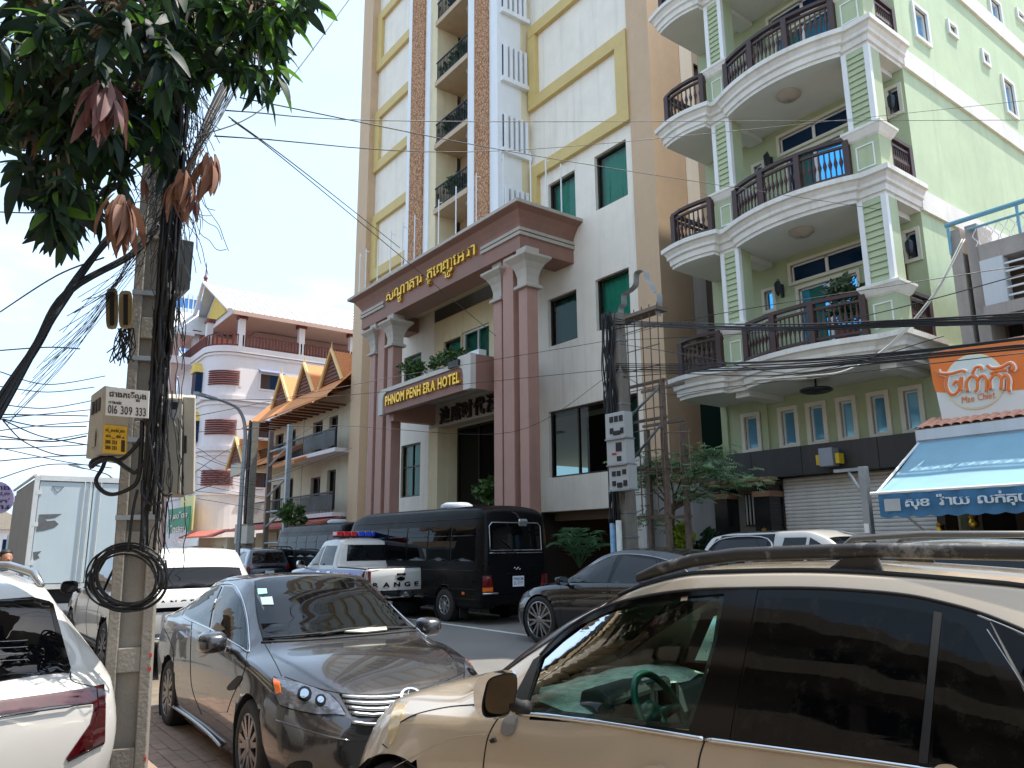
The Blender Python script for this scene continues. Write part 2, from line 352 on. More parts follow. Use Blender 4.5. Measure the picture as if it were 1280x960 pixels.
def hotel():
    X1, XS, XW = -13.2, -18.83, -14.05
    h = thing('hotel_building', 'tall white and tan hotel with mauve columned portico and gold lettering', 'hotel', T15((-22, 15, CAMZ-CAMZ/K)))
    ZT = 36; G = CAMZ-CAMZ/K
    # right wing wall
    W1 = [(-15.71, -14.36, 11.65, 13.42), (-17.95, -16.62, 11.65, 13.4), (-15.85, -14.46, 7.9, 9.48), (-18.07, -16.7, 7.9, 9.46), (-18.16, -14.32, 3.78, 5.83)]
    b = MB(T15).wall(XS, XW, 2.77, ZT, 15, W1, .22); b.quad((XS,15,2.77),(XW,15,2.77),(XW,15.6,2.77),(XS,15.6,2.77)); b.build('wall', M_white, h)
    for i, (a, c, d, e) in enumerate(W1[:4]): window(h, a, c, d, e, 15.16, T15, M_curt if i < 3 else M_curtd, M_pane)
    a, c, d, e = W1[4]; window(h, a, c, d, e, 15.16, T15, None, M_paned, [a+1.25, a+2.45])
    cb = MB(T15); cb.box(a, a+2.5, 16.6, 16.65, d, e); cb.build('curtain', M_blackroom, h)  # dark sheet standing for the unlit room behind the glass
    rows = [[], []]
    for i in range(30):
        u = a+2.35+(c-a-2.35)*i/29
        rows[0].append((u, 15.36+.03*math.sin(i*1.9), d)); rows[1].append((u, 15.36+.03*math.sin(i*1.9), e))
    MB(T15).grid(rows).build('curtain', M_curt, h, smooth=True)
    # tan pier at the corner, side wall with its windows
    b = MB(T15); b.box(XW, X1, 14.9, 16.2, 2.2, ZT); b.build('corner_pier', M_tan, h)
    SW = [(17.0, 18.3, zz, zz+1.65) for zz in (9.2, 11.85, 14.5, 17.15)]
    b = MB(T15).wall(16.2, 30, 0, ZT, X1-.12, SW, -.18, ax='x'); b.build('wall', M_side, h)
    for (a, c, d, e) in SW: window(h, a, c, d, e, X1-.24, T15, M_curtd, M_paned, ax='x', sgn=-1)
    b = MB(T15).box(X1-.12, X1-.02, 16.25, 16.8, 7.4, 24); b.build('wall', M_white, h)
    b = MB(T15).box(X1-.11, X1-.05, 16.02+.2, 17.9, 1.2, 5.6); b.build('netting', mat('dark_green_netting', (10, 62, 48), .8, var=.15), h)
    # gold meander on the wing
    y0, y1 = 14.84, 14.997
    gz = 11.4
    g = MB(T15)
    def bar(a, c, d, e): return MB(T15).box(a, c, y0, y1, d, e).build('gold_moulding', M_gold, h)
    for k in range(4):
        zb = 13.85+5.38*k
        bar(-18.73, XW, zb, zb+.42); bar(-14.53, XW, zb+.423, zb+2.58); bar(-18.75, XW, zb+2.583, zb+3.0); bar(-18.75, -18.33, zb+3.003, zb+5.36)
    bar(-18.73, -18.35, 11.6, 13.847)
    # tower in front of the wing: side wall, strips, balcony stack
    b = MB(T15).box(XS-.3, XS, 13.6, 15, 11, ZT); b.build('tower_side_wall', M_cream, h)
    fin = None
    for zz in [14.72+2.65*i for i in range(-1, 7)]:
        MB(T15).box(XS, XS+.16, 13.72, 14.92, zz-.16, zz).build('sill', M_trimw, h)
        MB(T15).box(XS, XS+.02, 13.8, 14.85, zz, zz+1.28).build('louvre_recess', M_blackroom, h)
        for j in range(5):
            yy = 13.84+j*.21
            if fin is None:
                fin = MB(T15).box(XS+.02, XS+.13, yy, yy+.12, zz, zz+1.28).build('louvre', M_trimw, h); fy, fz = yy, zz
            else: inst(fin, h, fin.location+Vector((0, (yy-fy)*K, (zz-fz)*K)))
    for name, a, c, m, yy in (('white_strip', -25.1, -24.7, M_trimw, 13.6), ('pattern_strip', -24.7, -23.7, M_pat, 13.52), ('white_strip', -23.7, -23.35, M_trimw, 13.6), ('tower_jamb', -23.35, -22.9, M_cream, 13.66),
                              ('white_strip', -20.65, -20.25, M_trimw, 13.6), ('tower_jamb', -20.25, -20.1, M_cream, 13.66), ('pattern_strip', -20.1, -19.3, M_pat, 13.52), ('white_strip', -19.3, XS+.004, M_trimw, 13.597)):
        MB(T15).box(a, c, yy, 14.6, 11, ZT).build(name, m, h)
    MB(T15).box(-22.9, -20.65, 14.75, 14.8, 11, ZT).build('balcony_back_wall', mat('balcony_beige', (176, 150, 118), .8, var=.08), h)
    M_slab = mat('balcony_slab_beige', (192, 170, 142), .8, var=.08, streak=.3)
    rail0 = None
    for k in range(8):
        zz = 13.8+2.64*k
        MB(T15).box(-22.9, -20.65, 13.56, 14.75, zz, zz+.2).build('balcony_slab', M_slab, h)
        l = MB(T15).lathe([(.02, 0), (.2, 0), (.2, -.05), (.12, -.14), (.01, -.16)], 14, (-21.2, 14.1, zz-.002)).build('ceiling_lamp', M_capgrey, h, smooth=True)
        if k < 7:
            r = MB(T15).box(-22.9, -20.65, 13.62, 13.66, zz+1.02, zz+1.07); r.box(-22.9, -20.65, 13.62, 13.66, zz+.28, zz+.32); ro = r.build('railing', M_blackmetal, h)
            bl = MB(T15)
            for j in range(22):
                u = -22.85+j*.105; bl.box(u, u+.022, 13.63, 13.652, zz+.2, zz+1.03)
                if j % 4 == 1:
                    th = [i*math.pi/6 for i in range(12)]
                    bl.tube([(u+.05+.05*math.cos(a), 13.625, zz+.7+.1*math.sin(a)) for a in th], .009, 4, closed=True)
            bl.build('baluster', M_blackmetal, ro, kind='stuff')
            shrub(h, 'plant', (-21.75, 13.95, zz+.75), .95, .25, .4, 330, .22, (M_leaf, M_leafd)[k % 2], T15, k+3)
    # left bay, its gold frames and the outer pier
    b = MB(T15).wall(-30.7, -25.1, 0, ZT, 15, [(-27.6, -26.05, 3.7, 5.8), (-27.5, -26.1, 7.9, 9.46)], .2); b.build('wall', M_white, h)
    for k in range(4):
        zb = 13.75+5.38*k
        bar(-30.7, -30.2, zb, zb+3.15); bar(-30.197, -26, zb, zb+.45); bar(-30.197, -26, zb+2.7, zb+3.15)
    MB(T15).box(-31.75, -30.7, 14.6, 16, G, ZT).build('corner_pier', M_tan, h)
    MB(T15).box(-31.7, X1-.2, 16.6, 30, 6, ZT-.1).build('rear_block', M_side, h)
    # recessed portico wall, cream, with door and windows
    holes = [(-24.4, -23.2, 7.6, 9.46), (-23.14, -21.36, 8.2, 9.54), (-24.02, -19.4, G, 6.1)]
    MB(T15).wall(-25.1, XS, G, 10.4, 15, holes, .55).build('portico_wall', M_cream, h)
    window(h, *holes[0], 15.15, T15, M_curt, M_pane); window(h, *holes[1], 15.15, T15, M_curtd, M_pane, [-22.2], M_trimw)
    window(h, -27.6, -26.05, 3.7, 5.8, 15.14, T15, M_curt, M_pane, [-26.8], trans=(4.9,)); window(h, -27.5, -26.1, 7.9, 9.46, 15.14, T15, M_curtd, M_pane)
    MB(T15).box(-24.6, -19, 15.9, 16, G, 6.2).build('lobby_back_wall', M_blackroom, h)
    window(h, -24.02, -19.4, G, 6.1, 15.45, T15, None, M_paned, [-22.6, -21.3, -20.3], M_frame, .08, trans=(3.2,)).name = 'entrance_glazing'
    MB(T15).box(-24.67, -19.0, 14.55, 14.999, 6.06, 6.94).build('lintel', M_capgrey, h)
    for a in (-24.67, -19.35): MB(T15).box(a, a+.64, 14.55, 14.999, G, 6.058).build('door_jamb', M_cream, h)
    M_brlet = mat('brown_lettering', (44, 36, 33), .5)
    for i, ch in enumerate('迪威时代酒店'):
        t = MB(T15); letters(t, [ch], (-23.75+i*.74, 14.5, 6.14), (1, 0, 0), (0, 0, 1), .6, .62, .06, .014); t.build('letter', M_brlet, h)
    MB(T15).box(-27.2, XS+2, 12.95, 14.99, 10.9, 10.98).build('soffit', M_cream, h)
    # portico cornice (mitred profile round three sides)
    Xl, Xr, Yf = -27.25, -16.77, 12.9
    prof = [(0, 10.3), (0, 10.62), (0, 11.0), (.03, 11.1), (.12, 11.25), (.25, 11.42), (.43, 11.5), (.43, 11.52)]
    b = MB(T15); rows = []
    for o, z in prof: rows.append([(Xl-o, 15.2, z), (Xl-o, Yf-o, z), (Xr+o, Yf-o, z), (Xr+o, 14.999, z)])
    b.grid(rows); b.box(Xl+.005, Xr-.005, Yf+.005, 13.749, 10.296, 10.4); b.quad((Xl, 13.75, 10.3), (Xr, 13.75, 10.3), (Xr, 13.75, 10.9), (Xl, 13.75, 10.9)); b.box(Xl+.01, Xl+.9, 13.75, 15, 10.297, 10.9); b.box(Xr-.9, Xr-.01, 13.75, 14.98, 10.297, 10.9)
    b.build('cornice', M_mauve2, h)
    b = MB(T15); 
    b.box(Xl-.46, Xr+.46, Yf-.46, 14.995, 11.52, 11.62); b.build('coping', M_capgrey, h)
    for z0 in (10.74, 10.88):
        b = MB(T15); o = .06
        b.box(-18.75, Xr+o, Yf-o, Yf-.001, z0, z0+.1); b.box(Xr+.001, Xr+o, Yf, 14.99, z0, z0+.1); b.build('trim_band', M_capgrey, h)
        MB(T15).box(Xl-o, -25.3, Yf-o, Yf-.001, z0, z0+.1).build('trim_band', M_capgrey, h)
    t = MB(T15)
    letters(t, ['ស', ('ណ', 'ឋ'), 'ា', 'គ', 'ា', 'រ', ' ', ('ភំ', 'ន'), 'េ', 'ព', ('ញ', 'ញ'), 'េ', 'អ', 'រ៉', 'ា'], (-25.0, Yf-.05, 10.52), (1, 0, 0), (0, 0, 1), 6.0, .85, .05, .015)
    t.build('lettering', M_goldlet, h)
    # flag poles on the coping
    fp = None
    for px in (-27.0, -26.4, -25.4, -24.3, -23.4, -22.5, -20.9, -19.9, -18.6, -17.3):
        if fp is None:
            fp = MB(T15).tube([(px, 12.62, 11.6), (px, 12.62, 13.4)], .022, 6); fp.tube([(px, 12.62, 13.3), (px+.16, 12.62, 13.24)], .012, 5); fp = fp.build('flagpole', mat('white_metal', (225, 226, 228), .4, var=.03), h); fx = px
        else: inst(fp, h, fp.location+Vector(((px-fx)*K, 0, random.uniform(-.05, .05))), (0, 0, random.uniform(0, 3)))
    for yy in (13.2, 13.8, 14.4): inst(fp, h, fp.location+Vector(((-16.6-fx)*K, (yy-12.62)*K, 0)))
    # columns and flared capitals
    for a, wd, cap, yy in ((-16.9, .4, 1, 12.92), (-17.76, .52, 0, 12.98), (-18.34, .42, 1, 13.05), (-26.5, .42, 1, 12.95), (-25.92, .54, 0, 12.98), (-24.98, .4, 1, 12.92)):
        top = 9.05 if cap else 10.294
        MB(T15).box(a, a+wd, yy, yy+wd, G, top).build('column', M_mauve, h, bevel=.02)
        if cap:
            b = MB(T15); cx, cy = a+wd/2, yy+wd/2; rows = []
            for q, z in ((.20, 9.05), (.30, 9.06), (.30, 9.14), (.22, 9.2), (.22, 9.4), (.27, 9.62), (.36, 9.8), (.5, 9.95), (.5, 10.02), (.24, 10.02), (.24, 10.294)):
                rows.append([(cx-q, cy-q, z), (cx+q, cy-q, z), (cx+q, cy+q, z), (cx-q, cy+q, z)])
            b.grid(rows, cu=True).build('capital', M_capgrey, h)
    # entrance canopy with the hotel's name
    b = MB(T15).box(-24.8, -18.8, 12.72, 14.99, 6.95, 7.12); b.build('canopy_slab', mat('canopy_underside', (178, 172, 160), .8, var=.08, streak=.3), h)
    MB(T15).box(-24.5, -24.2, 12.81, 14.99, 6.2, 6.949).build('canopy_beam', M_mauve, h)
    b = MB(T15).box(-24.55, -19.15, 12.56, 12.8, 6.44, 7.3); b.build('sign_panel', M_mauve2, h)
    b = MB(T15); y_ = 12.5
    b.prism([(-24.82, 6.42), (-24.5, 6.42), (-24.5, 6.95), (-24.42, 7.12), (-24.2, 7.2), (-19.45, 7.2), (-19.25, 7.1), (-19.18, 6.9), (-19.18, 6.42), (-18.78, 6.42), (-18.78, 7.52), (-19.5, 7.52), (-19.5, 7.34), (-24.6, 7.34), (-24.82, 7.2)], 'y', y_, 12.7)
    b.build('sign_surround', mat('canopy_white', (196, 190, 180), .7, var=.08, streak=.45, sdir=(.25, .24, .22)), h)
    MB(T15).box(-18.8, -18.77, 12.705, 14.9, 6.42, 7.5).build('canopy_cheek', M_mauve2, h)
    t = MB(T15); letters(t, list('PHNOM')+[' ']+list('PENH')+[' ']+list('ERA')+[' ']+list('HOTEL'), (-24.2, 12.54, 6.68), (1, 0, 0), (0, 0, 1), 4.85, .36, .08, .03, .1); t.build('lettering', M_goldlet, h)
    MB(T15).box(-19.95, -19.35, 12.42, 12.6, 7.22, 7.42).build('sign_lamp', M_blackmetal, h)
    shrub(h, 'plant', (-23.2, 13.3, 7.75), 1.3, .4, .5, 900, .14, M_leaf, T15, 21); shrub(h, 'plant', (-21.6, 13.4, 7.75), 1.0, .4, .45, 700, .14, M_leaf, T15, 22)
    b = MB(T15).box(-20.7, -19.95, 13.6, 13.9, 7.5, 8.05); b.tube([(-20.3, 13.59, 7.78), (-20.3, 13.57, 7.78)], .2, 16); b.build('air_conditioner', M_trimw, h)
    # garage opening
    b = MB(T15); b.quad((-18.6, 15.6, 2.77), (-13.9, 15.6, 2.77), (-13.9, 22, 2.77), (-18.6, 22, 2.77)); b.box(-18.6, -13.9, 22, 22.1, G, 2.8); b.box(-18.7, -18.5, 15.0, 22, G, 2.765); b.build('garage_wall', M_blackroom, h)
    MB(T15).box(-18.3, -14.1, 15.3, 15.6, 2.5, 2.766).build('garage_beam', mat('garage_beam_brown', (92, 74, 52), .7), h)
    M_tube = mat('lit_tube', (255, 190, 120), .5, emit=6)
    for x, y, dx in ((-16.2, 15.9, .55), (-15.6, 18, .3), (-16.6, 19, .25), (-15.0, 20, .2)): MB(T15).box(x-dx, x+dx, y, y+.06, 2.6, 2.66).build('ceiling_lamp', M_tube, h)
    return h
hotel()
# ------------------------------------------------------------------ pale green townhouse
M_green = mat('pale_green_plaster_shaded', (176, 186, 150), .75, var=.07, streak=.3, sdir=(.22, .27, .16), bump=.12, bs=22)  # front walls: their shade is put into a duller green
M_greens = mat('pale_green_plaster_lit', (186, 202, 166), .75, var=.1, vs=.8, streak=.42, sdir=(.3, .36, .24), bump=.12, bs=22)  # same plaster, lightened in colour for the brighter side face
M_mould = mat('stained_white_moulding', (226, 222, 214), .7, var=.08, streak=.42, sdir=(.30, .26, .20), blot=.25, bcol=(.38, .32, .24), bump=.12, bs=30)
M_wtrim = mat('white_trim', (228, 228, 226), .6, var=.05, streak=.15, sdir=(.4, .38, .34))
M_ceil = mat('balcony_ceiling', (214, 214, 208), .8, var=.05)
M_brown = mat('dark_brown_balustrade', (66, 44, 40), .5, var=.18, vs=5)
M_door = mat('brown_wood_door', (112, 66, 42), .55, var=.2, vs=3, stretch=(6, 6, .6))
M_bluegl = mat('blue_reflective_glass', (112, 176, 216), .05, .4, var=.0)
M_bluesky = mat('sky_blue_mirror_glass', (84, 178, 238), .02, .95, var=0)
M_bluedk = mat('dark_blue_glass', (14, 50, 84), .03, .35, var=.0)
M_band = mat('black_stone_cladding', (52, 50, 50), .5, var=.15, vs=2, streak=.3, sdir=(.12, .11, .1))
M_blk = mat('black_marble', (30, 30, 31), .2, var=.25, vs=4)
M_wood = mat('brown_wood_trim', (142, 104, 74), .6, var=.2, vs=4)
M_shut = mat('grey_roller_shutter', (222, 218, 212), .6, .0, var=.07, streak=.25, sdir=(.2, .2, .2))
M_gframe = mat('cream_window_surround', (216, 211, 194), .65, var=.06)
GX1, GX0, GYW, GYF = -6.39, -11.5, 14.85, 13.5

def arc_pts(x0, x1, y, sag, n):
    return [(x0+(x1-x0)*i/n, y-sag*(1-(2*i/n-1)**2)) for i in range(n+1)]
def offset_poly(pts, o):
    out = []
    for i, p in enumerate(pts):
        p = Vector(p); a = Vector(pts[max(0, i-1)]); b = Vector(pts[min(len(pts)-1, i+1)]); 
        d1 = (p-a).normalized() if i else (b-p).normalized(); d2 = (b-p).normalized() if i < len(pts)-1 else d1
        n1, n2 = Vector((d1.y, -d1.x)), Vector((d2.y, -d2.x)); n = (n1+n2); 
        n = n/max(.3, n.dot(n1)) if n.length > 1e-4 else n1
        out.append(p+n*o)
    return out
def green():
    g = thing('green_townhouse', 'pale green townhouse with bowed balconies, brown balusters and grey roller shutter', 'townhouse', T15((-9, 14.85, CAMZ-CAMZ/K)))
    G = CAMZ-CAMZ/K; NF = 4; FZ = [5.45+3.15*i for i in range(NF+1)]; ZT = FZ[-1]+1.2
    # plan outline of a slab, walked from the far end to the near end
    outl = [(-11.42, 14.85), (-11.42, 13.32)]+arc_pts(-11.42, -10.2, 13.32, .1, 6)[1:]+[(-10.2, 13.5), (-9.68, 13.5), (-9.68, 13.42)]+arc_pts(-9.68, -6.93, 13.42, .30, 20)[1:]+[(-6.93, 13.5), (GX1, 13.5), (GX1, 14.85)]
    prof = [(0, -.5), (0, -.43), (.04, -.42), (.05, -.30), (.1, -.27), (.1, -.2), (.15, -.12), (.2, -.1), (.2, 0.0), (.04, .02), (-.3, .02)]
    # front walls
    pxr = lambda px, py, Y=GYW: YX(px, py, Y)
    zc = lambda l, sc=2.667, ox=800, oy=340: [(ox+a/sc, oy+b/sc) for a, b in l]
    wins = []
    for a, b in (((350, 487), (400, 592)), ((473, 468), (527, 580)), ((567, 452), (622, 566)), ((668, 437), (722, 556)), ((772, 421), (832, 542)), ((880, 404), (945, 527))):
        p, q = pxr(*zc([a])[0]), pxr(*zc([b])[0]); wins.append((p[0], q[0], 3.86, 4.62))
    MB(T15).wall(GX0+.02, GX1, 3.7, FZ[0]-.3, GYW, wins, .12).build('wall', M_green, g)
    for (a, c, d, e) in wins:
        f = MB(T15)
        for q in ((a-.09, a, d-.09, e+.09), (c, c+.09, d-.09, e+.09), (a, c, e, e+.09), (a, c, d-.09, d)): f.box(q[0], q[1], GYW-.06, GYW+.02, q[2], q[3])
        fo = f.build('window', M_gframe, g)
        f = MB(T15)
        for q in ((a, a+.04, d, e), (c-.04, c, d, e), (a+.04, c-.04, e-.04, e), (a+.04, c-.04, d, d+.04)): f.box(q[0], q[1], GYW+.02, GYW+.07, q[2], q[3])
        f.build('frame', M_wtrim, fo)
        MB(T15).quad((a+.03, GYW+.05, d+.03), (c-.03, GYW+.05, d+.03), (c-.03, GYW+.05, e-.03), (a+.03, GYW+.05, e-.03)).build('pane', M_bluegl, fo)
    for x in (-11.45, -10.35): MB(T15).box(x, x+.16, GYW-.05, GYW-.001, 3.75, 5.0).build('pilaster', M_green, g)
    # ground floor: stone band, shutter, entrance
    xs = [GX0-.3, -10.45, -9.2, -7.55, -6.45]
    for i in range(4): MB(T15).box(xs[i]+.006, xs[i+1]-.006, 14.45, 14.8, 3.16, 3.76).build('panel', M_band, g)
    MB(T15).box(GX0-.3, GX1, 14.8, 15.2, 3.14, 3.72).build('beam', M_band, g)
    sl = None; z = 3.13; i = 0; SX0, SX1 = -9.9, -6.55
    while z > .15:
        if sl is None: sl = MB(T15).prism([(14.79, z), (14.77, z-.012), (14.764, z-.035), (14.77, z-.062), (14.79, z-.074)], 'x', SX0, SX1).build('slat', M_shut, g)
        else: inst(sl, g, sl.location+Vector((0, 0, -i*.077*K)))
        z -= .077; i += 1
    MB(T15).box(SX0, SX1, 14.8, 14.83, .1, 3.14).build('shutter_backing', M_shut, g)
    for a, c in ((-11.42, -11.05), (-10.35, -9.95), (-6.55, -6.4)):
        MB(T15).box(a, c, 14.3, 14.79, G, 2.75).build('column', M_blk, g, bevel=.01)
        MB(T15).box(a-.02, c+.02, 14.28, 14.8, 2.751, 2.87).build('column_band', M_wood, g)
        MB(T15).box(a, c, 14.3, 14.79, 2.871, 3.0).build('column', M_blk, g)
    for z0, o in ((3.0, .04), (3.09, .1)): MB(T15).box(-11.6-o, -9.92+o, 14.3-o, 14.449, z0, z0+.075).build('wooden_lintel', M_wood, g)
    MB(T15).box(-11.05, -10.35, 14.7, 14.76, G, 3.0).build('entrance_door', mat('grey_painted_door', (142, 140, 134), .6, var=.08), g)
    d = MB(T15).box(-10.85, -10.4, 14.66, 14.7, 2.15, 2.85); db = d.build('door_window', M_blk, g)
    for j in range(5): MB(T15).box(-10.8+j*.09, -10.78+j*.09, 14.62, 14.65, 2.17, 2.83).build('bar', M_wtrim, db)
    for j in range(7): MB(T15).box(-10.98+j*.09, -10.95+j*.09, 14.66, 14.7, .3, 1.9).build('door_rib', M_shut, g)
    for a in (-10.1, -6.5): MB(T15).lathe([(.01, -.08), (.05, -.05), (.06, 0), (.03, .06), (.06, .1), (.01, .14)], 8, (a, 14.24, 1.95)).build('gold_ornament', M_goldlet, g)
    # sign bracket box on the stone band
    s = MB(T15).box(-8.62, -8.33, 14.15, 14.4, 3.26, 3.62); so_ = s.build('flood_light', mat('grey_metal_box', (150, 156, 166), .5, .3), g)
    for a in (-8.72, -8.3): MB(T15).box(a, a+.08, 14.2, 14.38, 3.3, 3.5).build('yellow_bracket', mat('yellow_plastic', (214, 180, 44), .5), so_)
    # floors
    M_lamp = mat('lantern_iron', (52, 54, 60), .4, .5)
    bal = post = board = None; sc = None
    for k in range(NF):
        z0 = FZ[k]; z1 = z0+3.15-.5
        b = MB(T15); b.grid([[(p.x, p.y, z0+z) for p in offset_poly(outl, o)] for o, z in prof])
        b.build('slab_moulding', M_mould, g)
        b = MB(T15); bot = [tuple(p) for p in offset_poly(outl, -.001)]
        b.prism(bot, 'z', z0-.499, z0-.44); b.prism(bot, 'z', z0-.03, z0+.015); b.build('balcony_slab', M_ceil, g)
        MB(T15).lathe([(.25, 0), (.25, -.05), (.21, -.06), (.18, -.11), (.02, -.13)] if k else [(.02, 0), (.02, -.17), (.3, -.2), (.32, -.24), (.25, -.27), (.02, -.22)], 20, (-8.3, 13.75, z0-.502)).build('ceiling_lamp', M_capgrey if k else M_blackmetal, g, smooth=True)
        MB(T15).box(-6.9, -6.6, 13.6, 14.84, z0-.62, z0-.5).build('beam', M_ceil, g); MB(T15).box(-10.1, -9.75, 13.6, 14.84, z0-.62, z0-.5).build('beam', M_ceil, g)
        # wall with openings behind the balcony
        ops = [(-9.3, -7.62, z0+2.02, z0+2.42), (-9.15, -7.8, z0+.02, z0+1.82), (-7.45, -6.85, z0+.02, z0+1.9), (-6.72, -6.52, z0+1.75, z0+2.3), (-10.02, -9.8, z0+1.55, z0+2.0), (-10.02, -9.8, z0+.55, z0+1.3)]
        if k == 0 or True:
            MB(T15).wall(GX0+.02, GX1, z0, z1+.3, GYW, ops, .12).build('wall', M_green, g)
        for j, (a, c, d, e) in enumerate(ops):
            f = MB(T15); w_ = .07
            for q in ((a-w_, a, d, e+w_), (c, c+w_, d, e+w_), (a, c, e, e+w_)): f.box(q[0], q[1], GYW-.05, GYW+.02, q[2], q[3])
            if d > z0+.1: f.box(a-w_, c+w_, GYW-.05, GYW+.02, d-w_, d)
            fo = f.build('door' if j == 2 else 'window', M_door if j == 2 else M_gframe, g)
            if j == 2:
                MB(T15).box(a, c, GYW+.06, GYW+.1, d, e).build('door_leaf', M_door, fo)
                for zz in (d+.15, d+1.0): MB(T15).box(a+.1, c-.1, GYW+.035, GYW+.059, zz, zz+.7).build('door_panel', M_door, fo)
                continue
            gm = M_bluesky if j in (1, 4, 5) else M_bluedk
            n = 2 if j < 2 else 1
            for i in range(n):
                u0, u1 = a+(c-a)*i/n, a+(c-a)*(i+1)/n
                MB(T15).quad((u0, GYW+.06+.01*i, d), (u1, GYW+.06+.01*i, d), (u1, GYW+.06+.01*i, e), (u0, GYW+.06+.01*i, e)).build('pane', gm if not (j == 1 and i == 0 and k % 2) else M_bluedk, fo)
                m_ = MB(T15)
                for q in ((u0, u0+.035, d, e), (u1-.035, u1, d, e), (u0, u1, e-.035, e), (u0, u1, d, d+.035)): m_.box(q[0], q[1], GYW+.03-.003*i, GYW+.055, q[2], q[3])
                m_.build('frame', M_wtrim, fo)
            if j == 1: MB(T15).box(a+.22, a+.55, GYW+.045, GYW+.05, d+.05, e-.05).build('curtain', M_curtd, fo)
        for u in (-9.55, -6.6-.0):
            l = MB(T15); zz = z0+1.85
            l.box(u-.03, u+.03, GYW-.06, GYW-.001, zz-.1, zz+.2); l.tube([(u, GYW-.05, zz+.15), (u, GYW-.15, zz+.3), (u, GYW-.2, zz+.28)], .012, 5)
            l.lathe([(.01, .26), (.05, .22), (.08, .18), (.07, .02), (.05, -.04), (.01, -.1)], 6, (u, GYW-.2, zz)); l.build('wall_lantern', M_lamp, g)
        # pillars
        for a, c in ((-6.93, -6.37), (-10.15, -9.66)):
            y0, y1 = 13.46, 13.92
            b = MB(T15).box(a, c, y0, y1, z0+.02, z0+.72); b.build('pedestal', M_green, g)
            pnl = MB(T15); w_ = .025
            for q in ((a+.1, a+.1+w_, z0+.12, z0+.6), (c-.1-w_, c-.1, z0+.12, z0+.6), (a+.1+w_, c-.1-w_, z0+.6-w_, z0+.6), (a+.1+w_, c-.1-w_, z0+.12, z0+.12+w_)): pnl.box(q[0], q[1], y0-.018, y0-.001, q[2], q[3])
            pnl.build('panel_moulding', M_wtrim, g)
            cp = MB(T15); rows = []
            for o, z in ((.0, .721), (.04, .76), (.1, .88), (.12, .9), (.12, .95), (.03, .99), (0, 1.0)): rows.append([(a-o, y0-o, z0+z), (c+o, y0-o, z0+z), (c+o, y1+o, z0+z), (a-o, y1+o, z0+z)])
            cp.grid(rows, cu=True); cp.build('pillar_cap', M_mould, g)
            MB(T15).box(a+.02, c-.02, y0+.05, y1, z0+1.0, z1).build('pillar_core', M_green, g)
            for q in ((a, a+.1), (c-.1, c)): MB(T15).box(q[0], q[1], y0, y0+.1, z0+1.0, z1-.001).build('corner_trim', M_wtrim, g)
            nb = 13; hb = (z1-z0-1.0)/nb
            for i in range(nb):
                zz = z0+1.0+i*hb
                if board is None:
                    board = MB(T15).prism([(y0+.05, zz), (y0+.015, zz), (y0+.045, zz+hb*.98), (y0+.05, zz+hb*.98)], 'x', a+.1, c-.1).build('siding_board', M_green, g); bx, bz, bw = (a+c)/2, zz, c-a
                else:
                    inst(board, g, board.location+Vector((((a+c)/2-bx)*K, 0, (zz-bz)*K)), scale=((c-a-.2)/(bw-.2), 1, 1))
        # balustrades: centre bow, small bump, side return
        zr = z0+.9
        def balu(pts, posts, n):
            nonlocal bal, post
            tot = [0]
            for p, q in zip(pts, pts[1:]): tot.append(tot[-1]+math.dist(p, q))
            def at(s):
                for i in range(len(tot)-1):
                    if s <= tot[i+1]+1e-9:
                        t = (s-tot[i])/(tot[i+1]-tot[i]); return tuple(pts[i][j]+(pts[i+1][j]-pts[i][j])*t for j in (0, 1))
            for h0, hh, ww in ((zr-.07, .07, .05), (zr-.2, .05, .03), (z0+.1, .05, .035)):
                r = MB(T15); rows = []
                for i in range(len(pts)):
                    a = Vector(pts[max(0, i-1)]); b_ = Vector(pts[min(len(pts)-1, i+1)]); d = (b_-a).normalized(); nn = Vector((d.y, -d.x))*ww; p = Vector(pts[i])
                    rows.append([(p.x-nn.x, p.y-nn.y, h0), (p.x+nn.x, p.y+nn.y, h0), (p.x+nn.x, p.y+nn.y, h0+hh), (p.x-nn.x, p.y-nn.y, h0+hh)])
                r.grid(rows, cu=True); r.build('rail', M_brown, g)
            for s in posts:
                x, y = at(tot[-1]*s)
                if post is None: post = MB(T15).box(x-.06, x+.06, y-.06, y+.06, z0+.02, zr-.071).build('railing_post', M_brown, g); balu.p = (x, y, z0)
                else: inst(post, g, post.location+Vector(((x-balu.p[0])*K, (y-balu.p[1])*K, (z0-balu.p[2])*K)))
            for i in range(n):
                x, y = at(tot[-1]*(i+.5)/n)
                if bal is None:
                    bal = MB(T15).lathe([(.018, z0+.15), (.018, z0+.3), (.03, z0+.36), (.045, z0+.42), (.03, z0+.48), (.018, z0+.54), (.018, z0+.7)], 6, (x, y, 0)).build('baluster', M_brown, g, smooth=False); green.b = (x, y, z0)
                else: inst(bal, g, bal.location+Vector(((x-green.b[0])*K, (y-green.b[1])*K, (z0-green.b[2])*K)))
        if k: balu.p = green.pp
        balu(arc_pts(-9.64, -6.97, 13.45, .26, 16), (.01, .32, .64, .99), 27); green.pp = balu.p
        balu([(-11.36, 14.5), (-11.36, 13.36)]+arc_pts(-11.36, -10.25, 13.36, .07, 4)[1:]+[(-10.25, 13.48)], (.49, .95), 19)
        balu([(GX1-.06, 13.95), (GX1-.06, 14.8)], (.0, .97), 10)
    # potted shrub on the first balcony, other balcony things
    # side wall and its bands and windows
    sw = []
    P = lambda px, py: (lambda p: (p.y, p.z))(onX(px, py, GX1))
    SC_ = lambda a, b: (1020+a/4.8, b/4.8)
